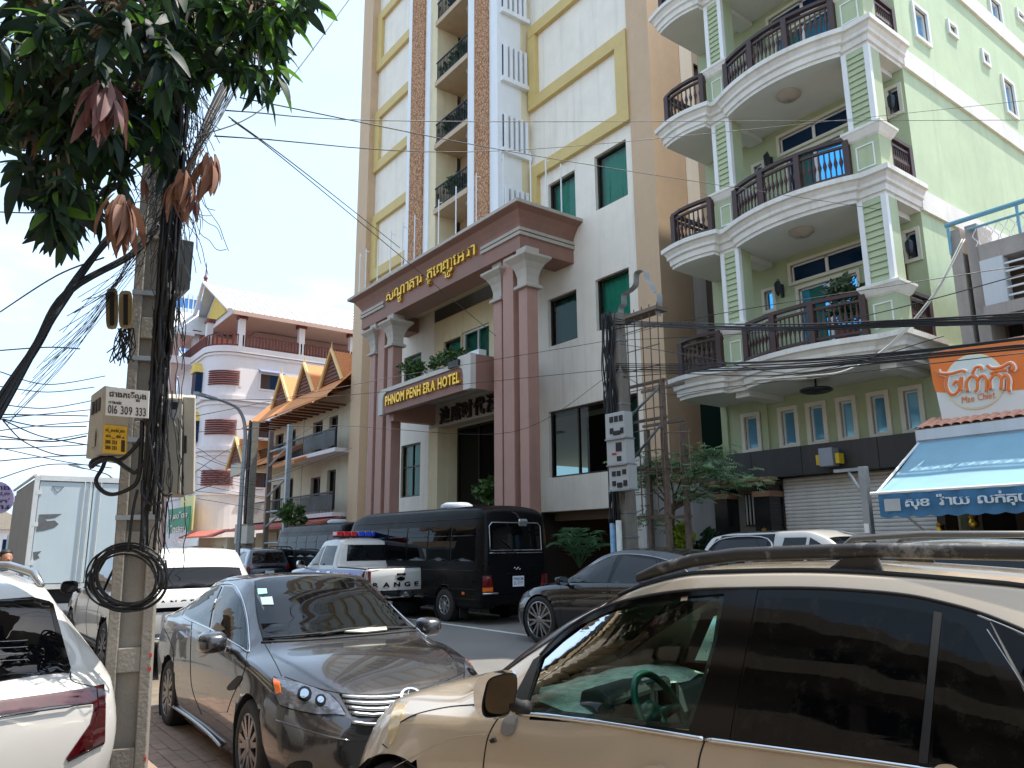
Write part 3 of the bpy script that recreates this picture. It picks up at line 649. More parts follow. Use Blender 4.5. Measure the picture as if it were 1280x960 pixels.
    raw = [((565, 10), (685, 290)), ((780, 120), (845, 240)), ((985, 295), (1040, 410)), ((1105, 450), (1210, 725)), ((1025, -40), (1120, 170)), ((1195, 50), (1250, 150))]
    for a, b in raw:
        p, q = P(*SC_(*a)), P(*SC_(*b)); y0, y1 = p[0], q[0]
        zt = onX(*SC_(*a), GX1).z; zb = onX(*SC_(*b), GX1).z
        sw.append((y0+.06, y1-.06, zb+.06, zt-.06))
    b = MB(T15).wall(GYW, 34, G, ZT, GX1, sw, -.14, ax='x'); b.build('side_wall', M_greens, g)
    for (a, c, d, e) in sw:
        f = MB(T15)
        for q in ((a-.08, a, d-.08, e+.08), (c, c+.08, d-.08, e+.08), (a, c, e, e+.08), (a, c, d-.08, d)): f.box(GX1-.02, GX1+.05, q[0], q[1], q[2], q[3])
        fo = f.build('window', M_wtrim, g)
        n = 2 if c-a > .9 else 1
        for i in range(n):
            u0, u1 = a+(c-a)*i/n, a+(c-a)*(i+1)/n
            MB(T15).quad((GX1-.07, u0, d), (GX1-.07, u1, d), (GX1-.07, u1, e), (GX1-.07, u0, e)).build('pane', M_bluegl, fo)
            m_ = MB(T15)
            for q in ((u0, u0+.05, d, e), (u1-.05, u1, d, e), (u0+.05, u1-.05, e-.05, e), (u0+.05, u1-.05, d, d+.05)): m_.box(GX1-.07, GX1-.03, q[0], q[1], q[2], q[3])
            m_.build('frame', M_wtrim, fo)
    for z in FZ: MB(T15).box(GX1, GX1+.06, GYW+.001, 34, z-.47, z-.02).build('band_moulding', M_mould, g)
    MB(T15).box(GX0, GX1-.16, 15.2, 33.9, FZ[0], ZT-.05).build('rear_block', M_green, g)
    MB(T15).box(GX0, GX0+.02, GYW, 33, G, ZT-.1).build('side_wall', M_side, g)
    MB(T15).box(GX0, GX1+.1, 13.3, 34, ZT, ZT+.3).build('roof_slab', M_mould, g)
    pot = thing('potted_shrub', 'round dark green shrub in a pot behind the lowest brown balcony railing', 'potted plant', T15((-7.6, 13.9, FZ[0]+.02)))
    MB(T15).lathe([(.02, FZ[0]+.02), (.16, FZ[0]+.02), (.22, FZ[0]+.4), (.19, FZ[0]+.4), (.02, FZ[0]+.36)], 14, (-7.6, 13.9, 0)).build('pot', mat('clay_pot', (120, 70, 52), .8), pot, smooth=True)
    shrub(pot, 'foliage', (-7.6, 13.9, FZ[0]+.95), .42, .35, .42, 900, .16, mat('dusty_green_leaf', (70, 90, 62), .6, var=.4, vs=7), T15, 51)
green()
# ------------------------------------------------------------------ grey shophouse with orange sign and blue awning
def shop():
    X0 = -5.62; G = CAMZ-CAMZ/K
    M_conc = mat('weathered_concrete', (168, 158, 150), .9, var=.12, streak=.45, sdir=(.16, .14, .13), blot=.35, bcol=(.22, .19, .17), bump=.2, bs=20)
    M_brn = mat('brown_recess_wall', (128, 104, 88), .9, var=.1, streak=.4)
    M_bluer = mat('blue_railing_paint', (112, 164, 184), .5, .1, var=.1)
    M_grey = mat('pale_grey_panel', (204, 206, 208), .7, var=.05, streak=.3, sdir=(.3, .3, .3))
    s = thing('grey_shophouse', 'weathered grey concrete shophouse with blue roof railing next to green house', 'shophouse', T15((-3, 14, G)))
    MB(T15).box(X0, 6, 14.6, 24, G, 6.9).build('wall', M_brn, s)
    for a in (X0, X0+.28): MB(T15).box(a, a+.2, 14.0, 14.6, 3.3, 7.2).build('pier', M_conc, s, bevel=.01)
    MB(T15).box(X0+.5, 6, 13.9, 14.6, 6.45, 6.75).build('roof_slab', M_conc, s)
    MB(T15).box(X0+.5, 6, 13.75, 14.6, 5.42, 5.62).build('balcony_slab', M_conc, s)
    MB(T15).box(X0+.5, X0+.85, 13.85, 14.1, 5.62, 6.449).build('parapet_pier', M_grey, s)
    for i in range(5): MB(T15).box(X0+.85, 6, 13.9, 13.93, 5.74+i*.14, 5.77+i*.14).build('bar', M_wtrim, s)
    for i in range(12): MB(T15).box(X0+1.5+i*.85, X0+1.56+i*.85, 13.86, 13.96, 5.62, 6.449).build('bar_post', M_wtrim, s)
    MB(T15).tube([(X0, 13.95, 7.3), (6, 13.95, 7.3)], .045, 8).build('railing_tube', M_bluer, s); MB(T15).tube([(X0+.35, 13.95, 7.1), (6, 13.95, 7.1)], .025, 8).build('railing_tube', M_bluer, s)
    for i in range(10): MB(T15).box(X0+.02+i*1.1, X0+.06+i*1.1, 13.93, 13.97, 6.75, 7.28).build('railing_post', M_bluer, s)
    # wavy wrought iron panel
    b = MB(T15)
    for i in range(46):
        x = X0+.45+i*.085; b.tube([(x+.035*math.sin(j*1.1+i*math.pi), 13.95, 6.76+j*.045) for j in range(8)], .009, 4)
    b.build('wrought_iron', M_wtrim, s, kind='stuff')
    for i in range(5): MB(T15).box(-4.75, -3.2, 14.5, 14.6, 4.95+i*.09, 5.0+i*.09).build('louvre', M_blackmetal, s)
    MB(T15).box(X0+.55, X0+.75, 14.55, 14.599, 4.6, 5.4).build('doorway', M_blackroom, s)
    MB(T15).box(X0, 6, 13.9, 14.6, 3.5, 4.55).build('fascia', M_conc, s)
    MB(T15).box(X0+.02, X0+.22, 13.3, 14.6, G, 3.4).build('side_column', M_blk, s); MB(T15).lathe([(.01, -.08), (.05, -.05), (.06, 0), (.03, .06), (.06, .1), (.01, .14)], 8, (X0+.1, 13.24, 2.05)).build('gold_ornament', M_goldlet, s)
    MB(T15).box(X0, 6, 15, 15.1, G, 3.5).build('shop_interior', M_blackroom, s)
    for i in range(3): MB(T15).box(-4.9+i*1.3, -4.0+i*1.3, 13.5, 13.9, G, 1.9-.2*i).build('shop_cabinet', mat('dark_cabinet', (60, 62, 66), .6, var=.2), s)
    # orange sign board
    Y = 13.3
    q = lambda px, py: YX(px, py, Y)
    p = [q(1160, 441.7), q(1280, 425), q(1180, 529)]
    so_ = thing('shop_sign', 'orange and white sign board with round emblem above blue awning', 'sign', T15((-4, Y, 3.9)))
    xl, xr = p[0][0], 2.4; zt = p[0][1]; zb = p[2][1]-.02
    MB(T15).prism([(xl, zt), (xr, zt-.1), (xr, zb), (xl+.1, zb)], 'y', Y, Y+.1).build('board', mat('white_sign_panel', (222, 222, 218), .45, var=.03), so_)
    o = MB(T15); n = 14
    pts = [(xl+.005, zt-.005), (xr-.01, zt-.105), (xr-.01, zb+.62)]
    for i in range(n+1):
        u = i/n; x = -3.6+(xl+.05-(-3.6))*u; pts.append((x, zb+.33+.25*u**2.2+.02*math.sin(u*5)))
    pts.append((xl+.02, zt-.5))
    o.prism(pts, 'y', Y-.006, Y-.002); o.build('orange_field', mat('orange_vinyl', (232, 122, 52), .4, var=.03), so_)
    c = q(1218, 477); rx = .38
    for r_, dy, m in ((.455, .012, mat('cream_ring', (236, 220, 180), .4, var=.02)), (.43, .018, mat('white_disc', (214, 220, 214), .4, var=.02))):
        MB(T15).prism([(c[0]+r_*math.cos(a*.1309), c[1]+r_*math.sin(a*.1309)) for a in range(48)], 'y', Y-dy, Y-dy+.005).build('disc', m, so_)
    strokes = [[(101,248),(110,262),(150,263),(192,252),(208,258)], [(138,272),(133,305),(145,335),(165,340),(182,322),(184,298),(170,292),(160,305)], [(184,298),(192,276),(190,318),(197,326)],
               [(214,330),(210,296),(228,272),(248,282),(250,318),(240,330)], [(250,290),(268,270),(284,286),(284,330)], [(232,262),(244,240),(262,238),(268,250)], [(286,232),(305,244),(340,240),(372,224),(386,240),(380,250)], [(300,322),(298,288),(318,266),(340,280),(338,322)], [(340,284),(356,268),(368,286),(366,322),(376,326)], [(300,262),(330,252),(362,250)]]
    for r_, dy, m in ((.042, .02, mat('white_lettering', (240, 238, 232), .4)), (.026, .05, MATS['orange_vinyl'])):
        t = MB(T15)
        for st in strokes:
            q3 = [q(1140+u/3, 380+v/3) for u, v in st]; t.tube(smooth_poly([(a, Y-dy, b) for a, b in q3], False, 5), r_, 8)
        t.build('lettering', m, so_, smooth=True, kind='stuff')
    t = MB(T15); letters(t, list('Mae Chiet'), (c[0]-.22, Y-.03, c[1]-.33), (1, 0, .03), (.1, 0, 1), .5, .11, .002, 0, .08); t.build('lettering', MATS['orange_vinyl'], so_)
    # little tiled roof edge
    r = thing('tiled_canopy', 'narrow pink tiled canopy with pale blue fascia under the orange sign', 'canopy', T15((-3, 13, 3.5)))
    MB(T15).box(-6.12, 3, 12.98, 13.02, 3.36, 3.58).build('fascia', mat('pale_blue_fascia', (176, 196, 216), .5, .2, var=.06, streak=.3), r)
    tl = None; M_tile = mat('pink_clay_tile', (206, 150, 124), .8, var=.2, vs=9)
    for i in range(44):
        x = -6.12+i*.15
        if tl is None:
            rows = []
            for v in range(2):
                rows.append([(x+.075+.075*math.cos(a*math.pi/6), 12.93+v*.6, 3.58+v*.22+.045*math.sin(a*math.pi/6)) for a in range(7)])
            tl = MB(T15).grid(rows).build('tile', M_tile, r)
        else: inst(tl, r, tl.location+Vector((i*.15*K, 0, 0)))
    MB(T15).prism([(12.94, 3.57), (13.56, 3.79), (13.56, 3.4), (12.94, 3.4)], 'x', -6.1, 3).build('roof_board', M_grey, r)
    # awning
    a = thing('blue_awning', 'blue and white sloping shop awning with scalloped lettered valance', 'awning', T15((-4, 12, 3)))
    xa, xb, yb, yt, zb, zt = -6.08, 2.5, 11.5, 12.97, 2.49, 3.36
    cl = mat('blue_white_canvas', (130, 168, 184), .85, var=.1, vs=1.2, blot=.3, bcol=s2l((96, 156, 186)), bscale=1.1)
    b = MB(T15); rows = []
    for i in range(9):
        u = i/8; rows.append([(xa+.0+(xb-xa)*j/40, yt+(yb-yt)*u, zt+(zb-zt)*u-.05*math.sin(u*math.pi)*(1+.12*math.sin(j*.9))) for j in range(41)])
    b.grid(rows); b.build('canvas', cl, a, smooth=True)
    b = MB(T15); rows = []
    for i in range(3):
        rows.append([(xa+(xb-xa)*j/200, yb-.01+.02*math.sin(j*.8), zb-.02-(.33*i/2)-(.03*abs(math.sin(j*.55)) if i == 2 else 0)) for j in range(201)])
    M_val = mat('blue_valance', (62, 112, 150), .75, var=.12, blot=.3, bcol=(.03, .12, .25))
    b.grid(rows).build('valance', M_val, a, smooth=True)
    MB(T15).tube([(xa-.12, yb, zb), (xb, yb, zb)], .025, 6).build('front_bar', M_wtrim, a); MB(T15).tube([(xa, yt, zt), (xa-.02, yb, zb)], .02, 6).build('side_bar', M_wtrim, a)
    MB(T15).tube([(xa, 13.6, 1.6), (xa, yb, zb)], .018, 6).build('arm', M_wtrim, a)
    t = MB(T15); letters(t, ['សុ', 'ខ', ' ', 'វ៉', 'ា', 'យ', ' ', 'ល', 'ក់', 'គុ', 'យ', 'ទា', 'វ'], (xa+.42, yb-.05, zb-.27), (1, 0, 0), (0, 0, 1), 2.0, .2, .01, .012, .06); t.build('lettering', mat('pale_lettering', (206, 214, 216), .6), a)
    MB(T15).box(xa+.1, xa+.34, yb-.045, yb-.04, zb-.28, zb-.1).build('patch', mat('faded_patch', (176, 178, 176), .7, var=.1), a)
    b = MB(T15).box(-1, 40, 15, 40, G, 5.2); o = b.build('neighbouring_shophouse', M_conc); tag(o, 'low grey shophouse row beyond the blue awning', 'shophouse')
shop()
# ------------------------------------------------------------------ houses down the street
def left():
    G = CAMZ-CAMZ/K
    M_wh = mat('pinkish_white_render', (222, 212, 212), .75, var=.06, vs=.4, streak=.15, sdir=(.35, .3, .3))
    M_red = mat('dark_red_louvre', (122, 52, 46), .6, var=.12); M_rail = mat('red_brown_railing', (108, 54, 44), .6, var=.12)
    M_roof = mat('pale_grey_roof_sheet', (196, 196, 196), .5, .2, var=.08, vs=3, streak=.2, sdir=(.3, .3, .3))
    M_pink = mat('terrace_soffit', (190, 158, 146), .8, var=.06); M_yel = mat('yellow_pediment', (220, 186, 92), .7, var=.2, vs=5)
    M_awn = mat('blue_grey_window_hood', (120, 130, 158), .6, var=.1)
    b_ = thing('white_villa_block', 'white round-cornered apartment house with red louvres and grey gabled terrace roof', 'apartment house', T15((-54, 15, G)))
    XC, Y0, r = -49.84, 13.25, 1.75
    plan = [(-58.5, Y0)]+[(XC-r+r*math.sin(a*math.pi/16), Y0+r-r*math.cos(a*math.pi/16)) for a in range(9)]+[(XC, 32)]
    def band(z0, z1, o, m, name):
        q = MB(T15); pp = offset_poly(plan, o); q.grid([[(p.x, p.y, z) for p in pp] for z in (z0, z1)]); 
        q.grid([[(p.x, p.y, z1) for p in pp], [(p.x, p.y, z1) for p in offset_poly(plan, -.2)]]); q.grid([[(p.x, p.y, z0) for p in pp], [(p.x, p.y, z0) for p in offset_poly(plan, -.2)]])
        return q.build(name, m, b_)
    band(G, 14.5, 0, M_wh, 'wall')
    for z0, z1, o in ((14.2, 14.35, .1), (14.4, 14.8, .18), (10.9, 11.05, .08), (11.2, 11.5, .16), (7.6, 7.75, .08), (7.9, 8.2, .16), (5.1, 5.3, .1)): band(z0, z1, o, M_wh, 'cornice')
    for zb in (12.15, 8.9, 5.65):
        a0, a1 = 2.2, 8.0
        for i in range(7):
            z = zb+.05+i*.145; q = MB(T15); pts = [(XC-r+(r+.03)*math.sin(a*math.pi/16), Y0+r-(r+.03)*math.cos(a*math.pi/16)) for a in [a0+(a1-a0)*t/8 for t in range(9)]]
            q.grid([[(x, y, z) for x, y in pts], [(x+(x-XC+r)*.05, y+(y-Y0-r)*.05, z+.04) for x, y in pts], [(x, y, z+.11) for x, y in pts]]); q.build('louvre', M_red, b_)
        q = MB(T15); q.box(XC-.02, XC+.03, 15.05, 15.2, zb-.02, zb+1.1); q.build('louvre_frame', M_wh, b_)
        # bay window beside the louvres, with its small yellow gable
        x = XC-r-.2
        MB(T15).box(x-.9, x, Y0-.45, Y0, zb-.3, zb+1.05).build('bay_window', M_bluedk, b_); MB(T15).prism([(x-1.1, zb+1.05), (x+.1, zb+1.05), (x-.5, zb+1.75)], 'y', Y0-.55, Y0).build('pediment', M_yel, b_)
        MB(T15).box(x-2.3, x-1.2, Y0-.05, Y0-.001, zb-.6, zb+1.2).build('window', M_bluedk, b_)
        # side windows with hoods
        for y0 in (16.42, 20.3):
            f = MB(T15)
            for q in ((y0-.1, y0, zb-.1, zb+1.1), (y0+1.35, y0+1.45, zb-.1, zb+1.1), (y0, y0+1.35, zb+1.0, zb+1.1), (y0, y0+1.35, zb-.1, zb)): f.box(XC-.02, XC+.06, *q)
            fo = f.build('window', M_wh, b_)
            MB(T15).box(XC-.04, XC+.005, y0, y0+.65, zb, zb+1.0).build('grille', M_brown, fo); MB(T15).box(XC-.04, XC+.006, y0+.65, y0+1.35, zb, zb+1.0).build('pane', M_bluedk, fo)
            MB(T15).prism([(XC, zb+1.32), (XC+.5, zb+1.1), (XC+.5, zb+1.04), (XC, zb+1.2)], 'y', y0-.15, y0+1.5).build('hood', M_awn, b_)
    # terrace: railing, columns, roof
    rp = offset_poly(plan, .05); q = MB(T15)
    for h in (15.55, 14.85): q.grid([[(p.x, p.y, h) for p in rp], [(p.x, p.y, h+.1) for p in rp], [(p.x-.08, p.y+.08, h+.1) for p in rp]])
    ro = q.build('railing', M_rail, b_); q = MB(T15)
    tot = 0
    for i in range(len(rp)-1):
        d = (rp[i+1]-rp[i]).length; n = max(1, int(d/.22))
        for j in range(n):
            p = rp[i]+(rp[i+1]-rp[i])*((j+.5)/n); q.box(p.x-.05, p.x+.05, p.y-.05, p.y+.05, 14.85, 15.6)
    q.build('baluster', M_rail, ro, kind='stuff')
    for x, y in ((XC-.1, 15.0), (XC-.1, 19.1), (XC-.1, 22.9), (XC-.1, 27), (XC-2.2, 13.5), (-55.5, 13.5)):
        q = MB(T15).box(x-.2, x+.2, y-.2, y+.2, 14.8, 16.9); q.build('column', M_wh, b_); MB(T15).box(x-.3, x+.3, y-.3, y+.3, 16.7, 16.95).build('capital', M_rail, b_)
    MB(T15).box(-57, XC-3.2, 17, 31, 14.8, 16.9).build('penthouse_wall', M_pink, b_)
    xr, zr = XC-4.6, 20.2
    q = MB(T15); ev = XC+.55; q.add([(ev, 14.3, 17.0), (ev, 31, 17.0), (xr, 31, zr), (xr, 13.6, zr), (2*xr-ev, 14.3, 17.0), (2*xr-ev, 31, 17.0)], [(0, 1, 2, 3), (3, 2, 5, 4)]); q.build('roof', M_roof, b_)
    q = MB(T15)
    for i in range(42):
        y = 14.4+i*.4; f = 0
        q.tube([(ev, y, 17.03), (xr, y, zr+.03)], .035, 4, caps=False)
    q.build('roof_rib', M_roof, b_, kind='stuff')
    MB(T15).box(2*xr-ev, ev-.01, 14.3, 31, 16.95, 16.99).build('soffit', M_pink, b_); MB(T15).box(ev-.05, ev+.05, 14.2, 31, 16.8, 17.08).build('eave_fascia', M_pink, b_)
    MB(T15).prism([(ev-.3, 17.0), (xr, zr-.15), (2*xr-ev+.3, 17)], 'y', 14.5, 14.7).build('gable', M_wh, b_); MB(T15).prism([(ev-2.4, 17.6), (xr, zr-.7), (2*xr-ev+2.4, 17.6)], 'y', 14.4, 14.48).build('pediment', M_yel, b_)
    q = MB(T15); q.tube([(ev+.1, 13.9, 17.0), (xr, 13.5, zr+.12), (2*xr-ev-.1, 13.9, 17)], .14, 6); q.build('barge_board', M_wh, b_)
    MB(T15).lathe([(.16, 0), (.1, .3), (.16, .45), (.05, .7), (.03, 1.5), (.005, 1.7)], 8, (xr, 13.6, zr)).build('finial', M_rail, b_)
    x2 = -57.2; q = MB(T15); q.add([(x2+2.3, 11.8, 16.6), (x2, 11.6, 18.7), (x2-2.3, 11.8, 16.6), (x2-2.3, 16, 16.6), (x2, 16, 18.7), (x2+2.3, 16, 16.6)], [(0, 1, 4, 5), (1, 2, 3, 4)]); q.build('porch_roof', M_roof, b_)
    MB(T15).prism([(x2-2, 16.6), (x2+2, 16.6), (x2, 18.4)], 'y', 12, 12.1).build('pediment', M_yel, b_); MB(T15).lathe([(.14, 0), (.09, .3), (.14, .45), (.04, .7), (.02, 1.3), (.005, 1.5)], 8, (x2, 11.7, 18.6)).build('finial', M_rail, b_)
    MB(T15).box(x2-2.4, x2+2.4, 11.9, Y0, 16.4, 16.6).build('porch_beam', M_wh, b_); MB(T15).box(x2-2.5, x2+2.5, 11.7, Y0, 14.3, 14.8).build('porch_slab', M_wh, b_); MB(T15).box(x2-2.4, x2+2.4, 11.75, 11.85, 14.8, 15.6).build('railing', M_rail, b_)
    for x in (x2-2.2, x2+2.2):
        MB(T15).box(x-.2, x+.2, 11.9, 12.3, G, 16.4).build('column', M_pink, b_)
    for z in (11.2, 7.9): MB(T15).box(x2-2.5, x2+2.5, 11.7, Y0, z, z+.5).build('porch_slab', M_wh, b_)
    # orange roofed shophouses
    M_or = mat('orange_roof_tile', (206, 132, 74), .75, var=.2, vs=8, streak=.25, sdir=(.25, .15, .1)); M_crw = mat('aged_cream_wall', (196, 184, 160), .8, var=.08, streak=.4, sdir=(.2, .17, .13))
    M_brl = mat('brown_gable_louvre', (112, 66, 48), .7, var=.15); M_yw = mat('pale_yellow_barge', (226, 190, 130), .7, var=.08)
    def gable(par, xc, zb, zt, hw, yf, yb):
        MB(T15).prism([(xc-hw, zb), (xc+hw, zb), (xc, zt)], 'y', yf+.1, yf+.18).build('gable', M_brl, par)
        for i in range(6):
            z = zb+(zt-zb)*(.08+.13*i); w_ = hw*(1-(z-zb)/(zt-zb))-.08
            if w_ > .05: MB(T15).box(xc-w_, xc+w_, yf+.05, yf+.1, z, z+.05).build('gable_slat', M_brl, par)
        q = MB(T15); q.add([(xc-hw-.15, yf, zb-.1), (xc, yf, zt+.05), (xc+hw+.15, yf, zb-.1), (xc+hw+.15, yb, zb-.1), (xc, yb, zt+.05), (xc-hw-.15, yb, zb-.1)], [(0, 1, 4, 5), (1, 2, 3, 4)]); q.build('dormer_roof', M_or, par)
        MB(T15).tube([(xc-hw-.2, yf, zb-.15), (xc, yf-.02, zt+.1), (xc+hw+.2, yf, zb-.15)], .09, 5).build('barge_board', M_yw, par); MB(T15).lathe([(.06, 0), (.03, .25), (.01, .5)], 6, (xc, yf, zt)).build('finial', M_yw, par)
    for n, (x0, x1, lab) in enumerate(((-43.5, -38.2, 'narrow cream shophouse with brown porch gable and orange tiles, beside the round-cornered block'), (-38.15, -31.9, 'cream shophouse with black balcony railings and orange tiled roof touching the hotel'))):
        o = thing('orange_roofed_shophouse', lab, 'shophouse', T15(((x0+x1)/2, 15, G)), group='shophouses with orange tiled roofs')
        ops = [(x0+1.2, x0+2.4, 6.4, 8.0), (x0+3.2, x0+4.2, 6.4, 8.0), (x0+1.2, x0+2.4, 3.6, 5.2), (x0+3.2, x0+4.2, 3.5, 5.4)]
        MB(T15).wall(x0, x1, G, 9.1, 15, ops, .3).build('wall', M_crw, o)
        MB(T15).box(x0+.2, x1-.2, 15.6, 15.7, G, 9).build('interior', M_blackroom, o)
        for q in ops: window(o, *q, 15.2, T15, None, M_paned, [(q[0]+q[1])/2])
        q = MB(T15); q.add([(x0-.2, 13.5, 8.5), (x1+.1, 13.5, 8.5), (x1+.1, 16.4, 11.3), (x0-.2, 16.4, 11.3), (x0-.2, 13.5, 8.4), (x1+.1, 13.5, 8.4)], [(0, 1, 2, 3), (0, 1, 5, 4)]); q.build('roof', M_or, o)
        MB(T15).box(x0, x1, 16.3, 26, G, 10.8).build('rear_block', M_crw, o)
        for i in range(7): MB(T15).box(x0+.2+i*.8, x0+.28+i*.8, 13.6, 15, 8.3, 8.39).build('bracket', M_brl, o)
        for xc in ((-40.0,) if n == 0 else (-36.75, -33.4)): gable(o, xc, 9.45, 10.9, 1.12, 14.3, 16.4)
        for z in (6.15, 3.3):
            MB(T15).box(x0, x1, 14.0, 14.99, z-.18, z).build('balcony_slab', M_wh if n else M_crw, o)
            ro = MB(T15).box(x0+.05, x1-.05, 14.02, 14.07, z+.85, z+.92).build('railing', M_blackmetal, o); q = MB(T15)
            for i in range(int((x1-x0)/.16)): q.box(x0+.1+i*.16, x0+.125+i*.16, 14.03, 14.055, z, z+.85)
            q.build('baluster', M_blackmetal, ro, kind='stuff')
            if n: MB(T15).box(x0+2.6, x1-.05, 14.0, 14.02, z+.1, z+.8).build('railing_panel', M_blackmetal, o)
        if n == 0:
            gable(o, -42.9, 6.3, 7.7, 1.3, 13.0, 15); MB(T15).prism([(13.4, 6.2), (15, 7.1), (15, 6.9), (13.4, 6.05)], 'x', x0, x1).build('porch_roof', M_or, o)
        else: MB(T15).prism([(13.4, 5.85), (15, 6.5), (15, 6.3), (13.4, 5.7)], 'x', x0, x0+3).build('porch_roof', M_or, o)
        for i in range(3):
            u = x0+.3+i*1.75; MB(T15).box(u, u+1.55, 14.5, 14.55, G, 2.6).build('roller_shutter', mat('beige_shutter', (176, 158, 128), .7, var=.08, streak=.3), o)
        MB(T15).prism([(12.9, 2.75), (14.5, 3.15), (14.5, 3.05), (12.9, 2.65)], 'x', x0, x1).build('stall_roof', mat('faded_red_sheet', (176, 96, 82), .7, var=.2, vs=3), o)
    # stalls and signs at the foot of the white block
    st = thing('street_stall', 'low beige shuttered stall with red sheet roof at foot of white block', 'stall', T15((-47, 13, G)))
    MB(T15).box(-51, -44, 13.2, 15, G, 2.4).build('wall', M_crw, st); MB(T15).prism([(12.4, 2.5), (13.3, 2.85), (13.3, 2.75), (12.4, 2.4)], 'x', -51.2, -44).build('roof', MATS['faded_red_sheet'], st)
    for i in range(3): MB(T15).box(-50.6+i*2.1, -48.8+i*2.1, 13.12, 13.18, G, 1.9).build('roller_shutter', MATS['beige_shutter'], st)
    MB(T15).box(-51, -46.5, 12.3, 12.36, 1.95, 2.4).build('sign_board', M_wtrim, st)
    yp = thing('yellow_wall', 'pale yellow boarded wall panel above the red stall roof', 'wall panel', T15((-51, 13, 3)))
    MB(T15).box(-52.6, -49.6, 12.7, 12.8, 2.9, 5.0).build('board', mat('pale_yellow_board', (226, 212, 150), .8, var=.08, streak=.25), yp)
    gs = thing('green_sign', 'green street sign with rows of pale lettering near the concrete pole', 'sign', T15((-56, 12, 3)))
    p, q_ = onY(211, 637, 12), onY(235, 665, 12)
    MB(T15).box(p.x, q_.x, 12, 12.08, q_.z, p.z).build('board', mat('green_sign_paint', (30, 120, 84), .5, var=.1), gs)
    t = MB(T15)
    for i, (s_, c_) in enumerate((('ទូរស័ព្ទ', 0), ('វីងផ្ទេរ', 0), ('លក់ដុំ', 0))): letters(t, list(s_.replace('្', '')), (p.x+.3, 11.96, p.z-.75-.75*i), (1, 0, 0), (0, 0, 1), q_.x-p.x-.6, .5, .01, .01, .05)
    t.build('lettering', mat('pale_pink_lettering', (226, 200, 190), .6), gs)
    for x0, x1, z, y in ((-66, -60, 9.5, 15), (-73, -66.1, 12, 15.5)):
        o = thing('brown_shophouse', 'brown balconied shophouse with red roof beyond the white block' if x0 > -70 else 'farther grey shophouse beyond the brown balconied one', 'shophouse', T15(((x0+x1)/2, y, G)))
        MB(T15).box(x0, x1, y, 26, G, z).build('wall', M_crw if x0 > -70 else M_side, o)
        for k in range(int(z/3.2)):
            MB(T15).box(x0, x1, y-1, y-.001, 3+3.1*k, 3.2+3.1*k).build('balcony_slab', M_pink, o)
            for i in range(3): MB(T15).box(x0+.6+i*1.8, x0+1.8+i*1.8, y-.03, y-.002, 3.3+3.1*k, 5.2+3.1*k).build('window', M_bluedk, o)
            for i in range(4): MB(T15).box(x0+.1+i*1.8, x0+.3+i*1.8, y-1, y-.8, G, 5.9+3.1*k).build('column', M_pink, o)
            MB(T15).box(x0, x1, y-1, y-.95, 3.2+3.1*k, 4+3.1*k).build('railing', M_brown, o)
        MB(T15).prism([(y-1.3, z), (y+5, z+2.3), (y+11, z)], 'x', x0-.2, x1+.2).build('roof', mat('bright_red_tile', (196, 84, 60), .7, var=.15), o)
    # distant glass tower
    tw = thing('glass_tower', 'distant blue glass office tower with white floor bands', 'tower', (-178, 44, 0))
    MB().box(-196, -178, 36, 49, 0, 59).build('core', mat('tower_blue_glass', (96, 142, 196), .15, .3, var=.12, vs=.2), tw)
    for i in range(17): MB().box(-196.3, -177.7, 35.7, 49.3, 3.4+i*3.4, 4.5+i*3.4).build('floor_band', mat('tower_white_band', (210, 220, 232), .6), tw)
    for i in range(13): MB().box(-177.95, -177.6, 36+i, 36.2+i, 2, 59).build('mullion', MATS['tower_white_band'], tw)
    # far end of the street
    for i, (x, y, w_, h_, m, lab) in enumerate(((-150, -9, 12, 9, M_crw, 'distant cream house at far end of street'), (-165, -30, 16, 12, M_side, 'distant grey house at far end of street'), (-140, 3.5, 9, 5, M_wh, 'distant low white house at far end of street'))):
        o = thing('distant_house', lab, 'house', (x, y, 0), group='houses closing the street')
        MB().box(x-w_, x, y, y+w_, 0, h_).build('wall', m, o); MB().prism([(y-1, h_), (y+w_/2, h_+3), (y+w_+1, h_)], 'x', x-w_-1, x+1).build('roof', M_side, o)
        for j in range(4): MB().box(x, x+.05, y+1+j*2.2, y+2.2+j*2.2, 1.5, 3.5).build('window', M_bluedk, o)
left()
# ------------------------------------------------------------------ ground
def ground():
    m = mat('asphalt', (110, 107, 102), .85, var=.14, vs=.7, bump=.35, bs=160, blot=.35, bcol=(.16, .15, .135), bscale=.35)
    tag(MB().box(-400, 400, -300, 400, -.5, 0).build('road', m), kind='structure')
    pv = mat('pavement_concrete', (172, 164, 152), .85, var=.12, bump=.25, bs=80, streak=0, blot=.4, bcol=(.2, .18, .15))
    tag(MB().box(-200, 60, 12.4, 40, -.2, .13).build('pavement', pv, bevel=.02), kind='structure')
    kb = mat('kerb_stone', (160, 156, 148), .8, var=.1)
    k0 = None
ground()
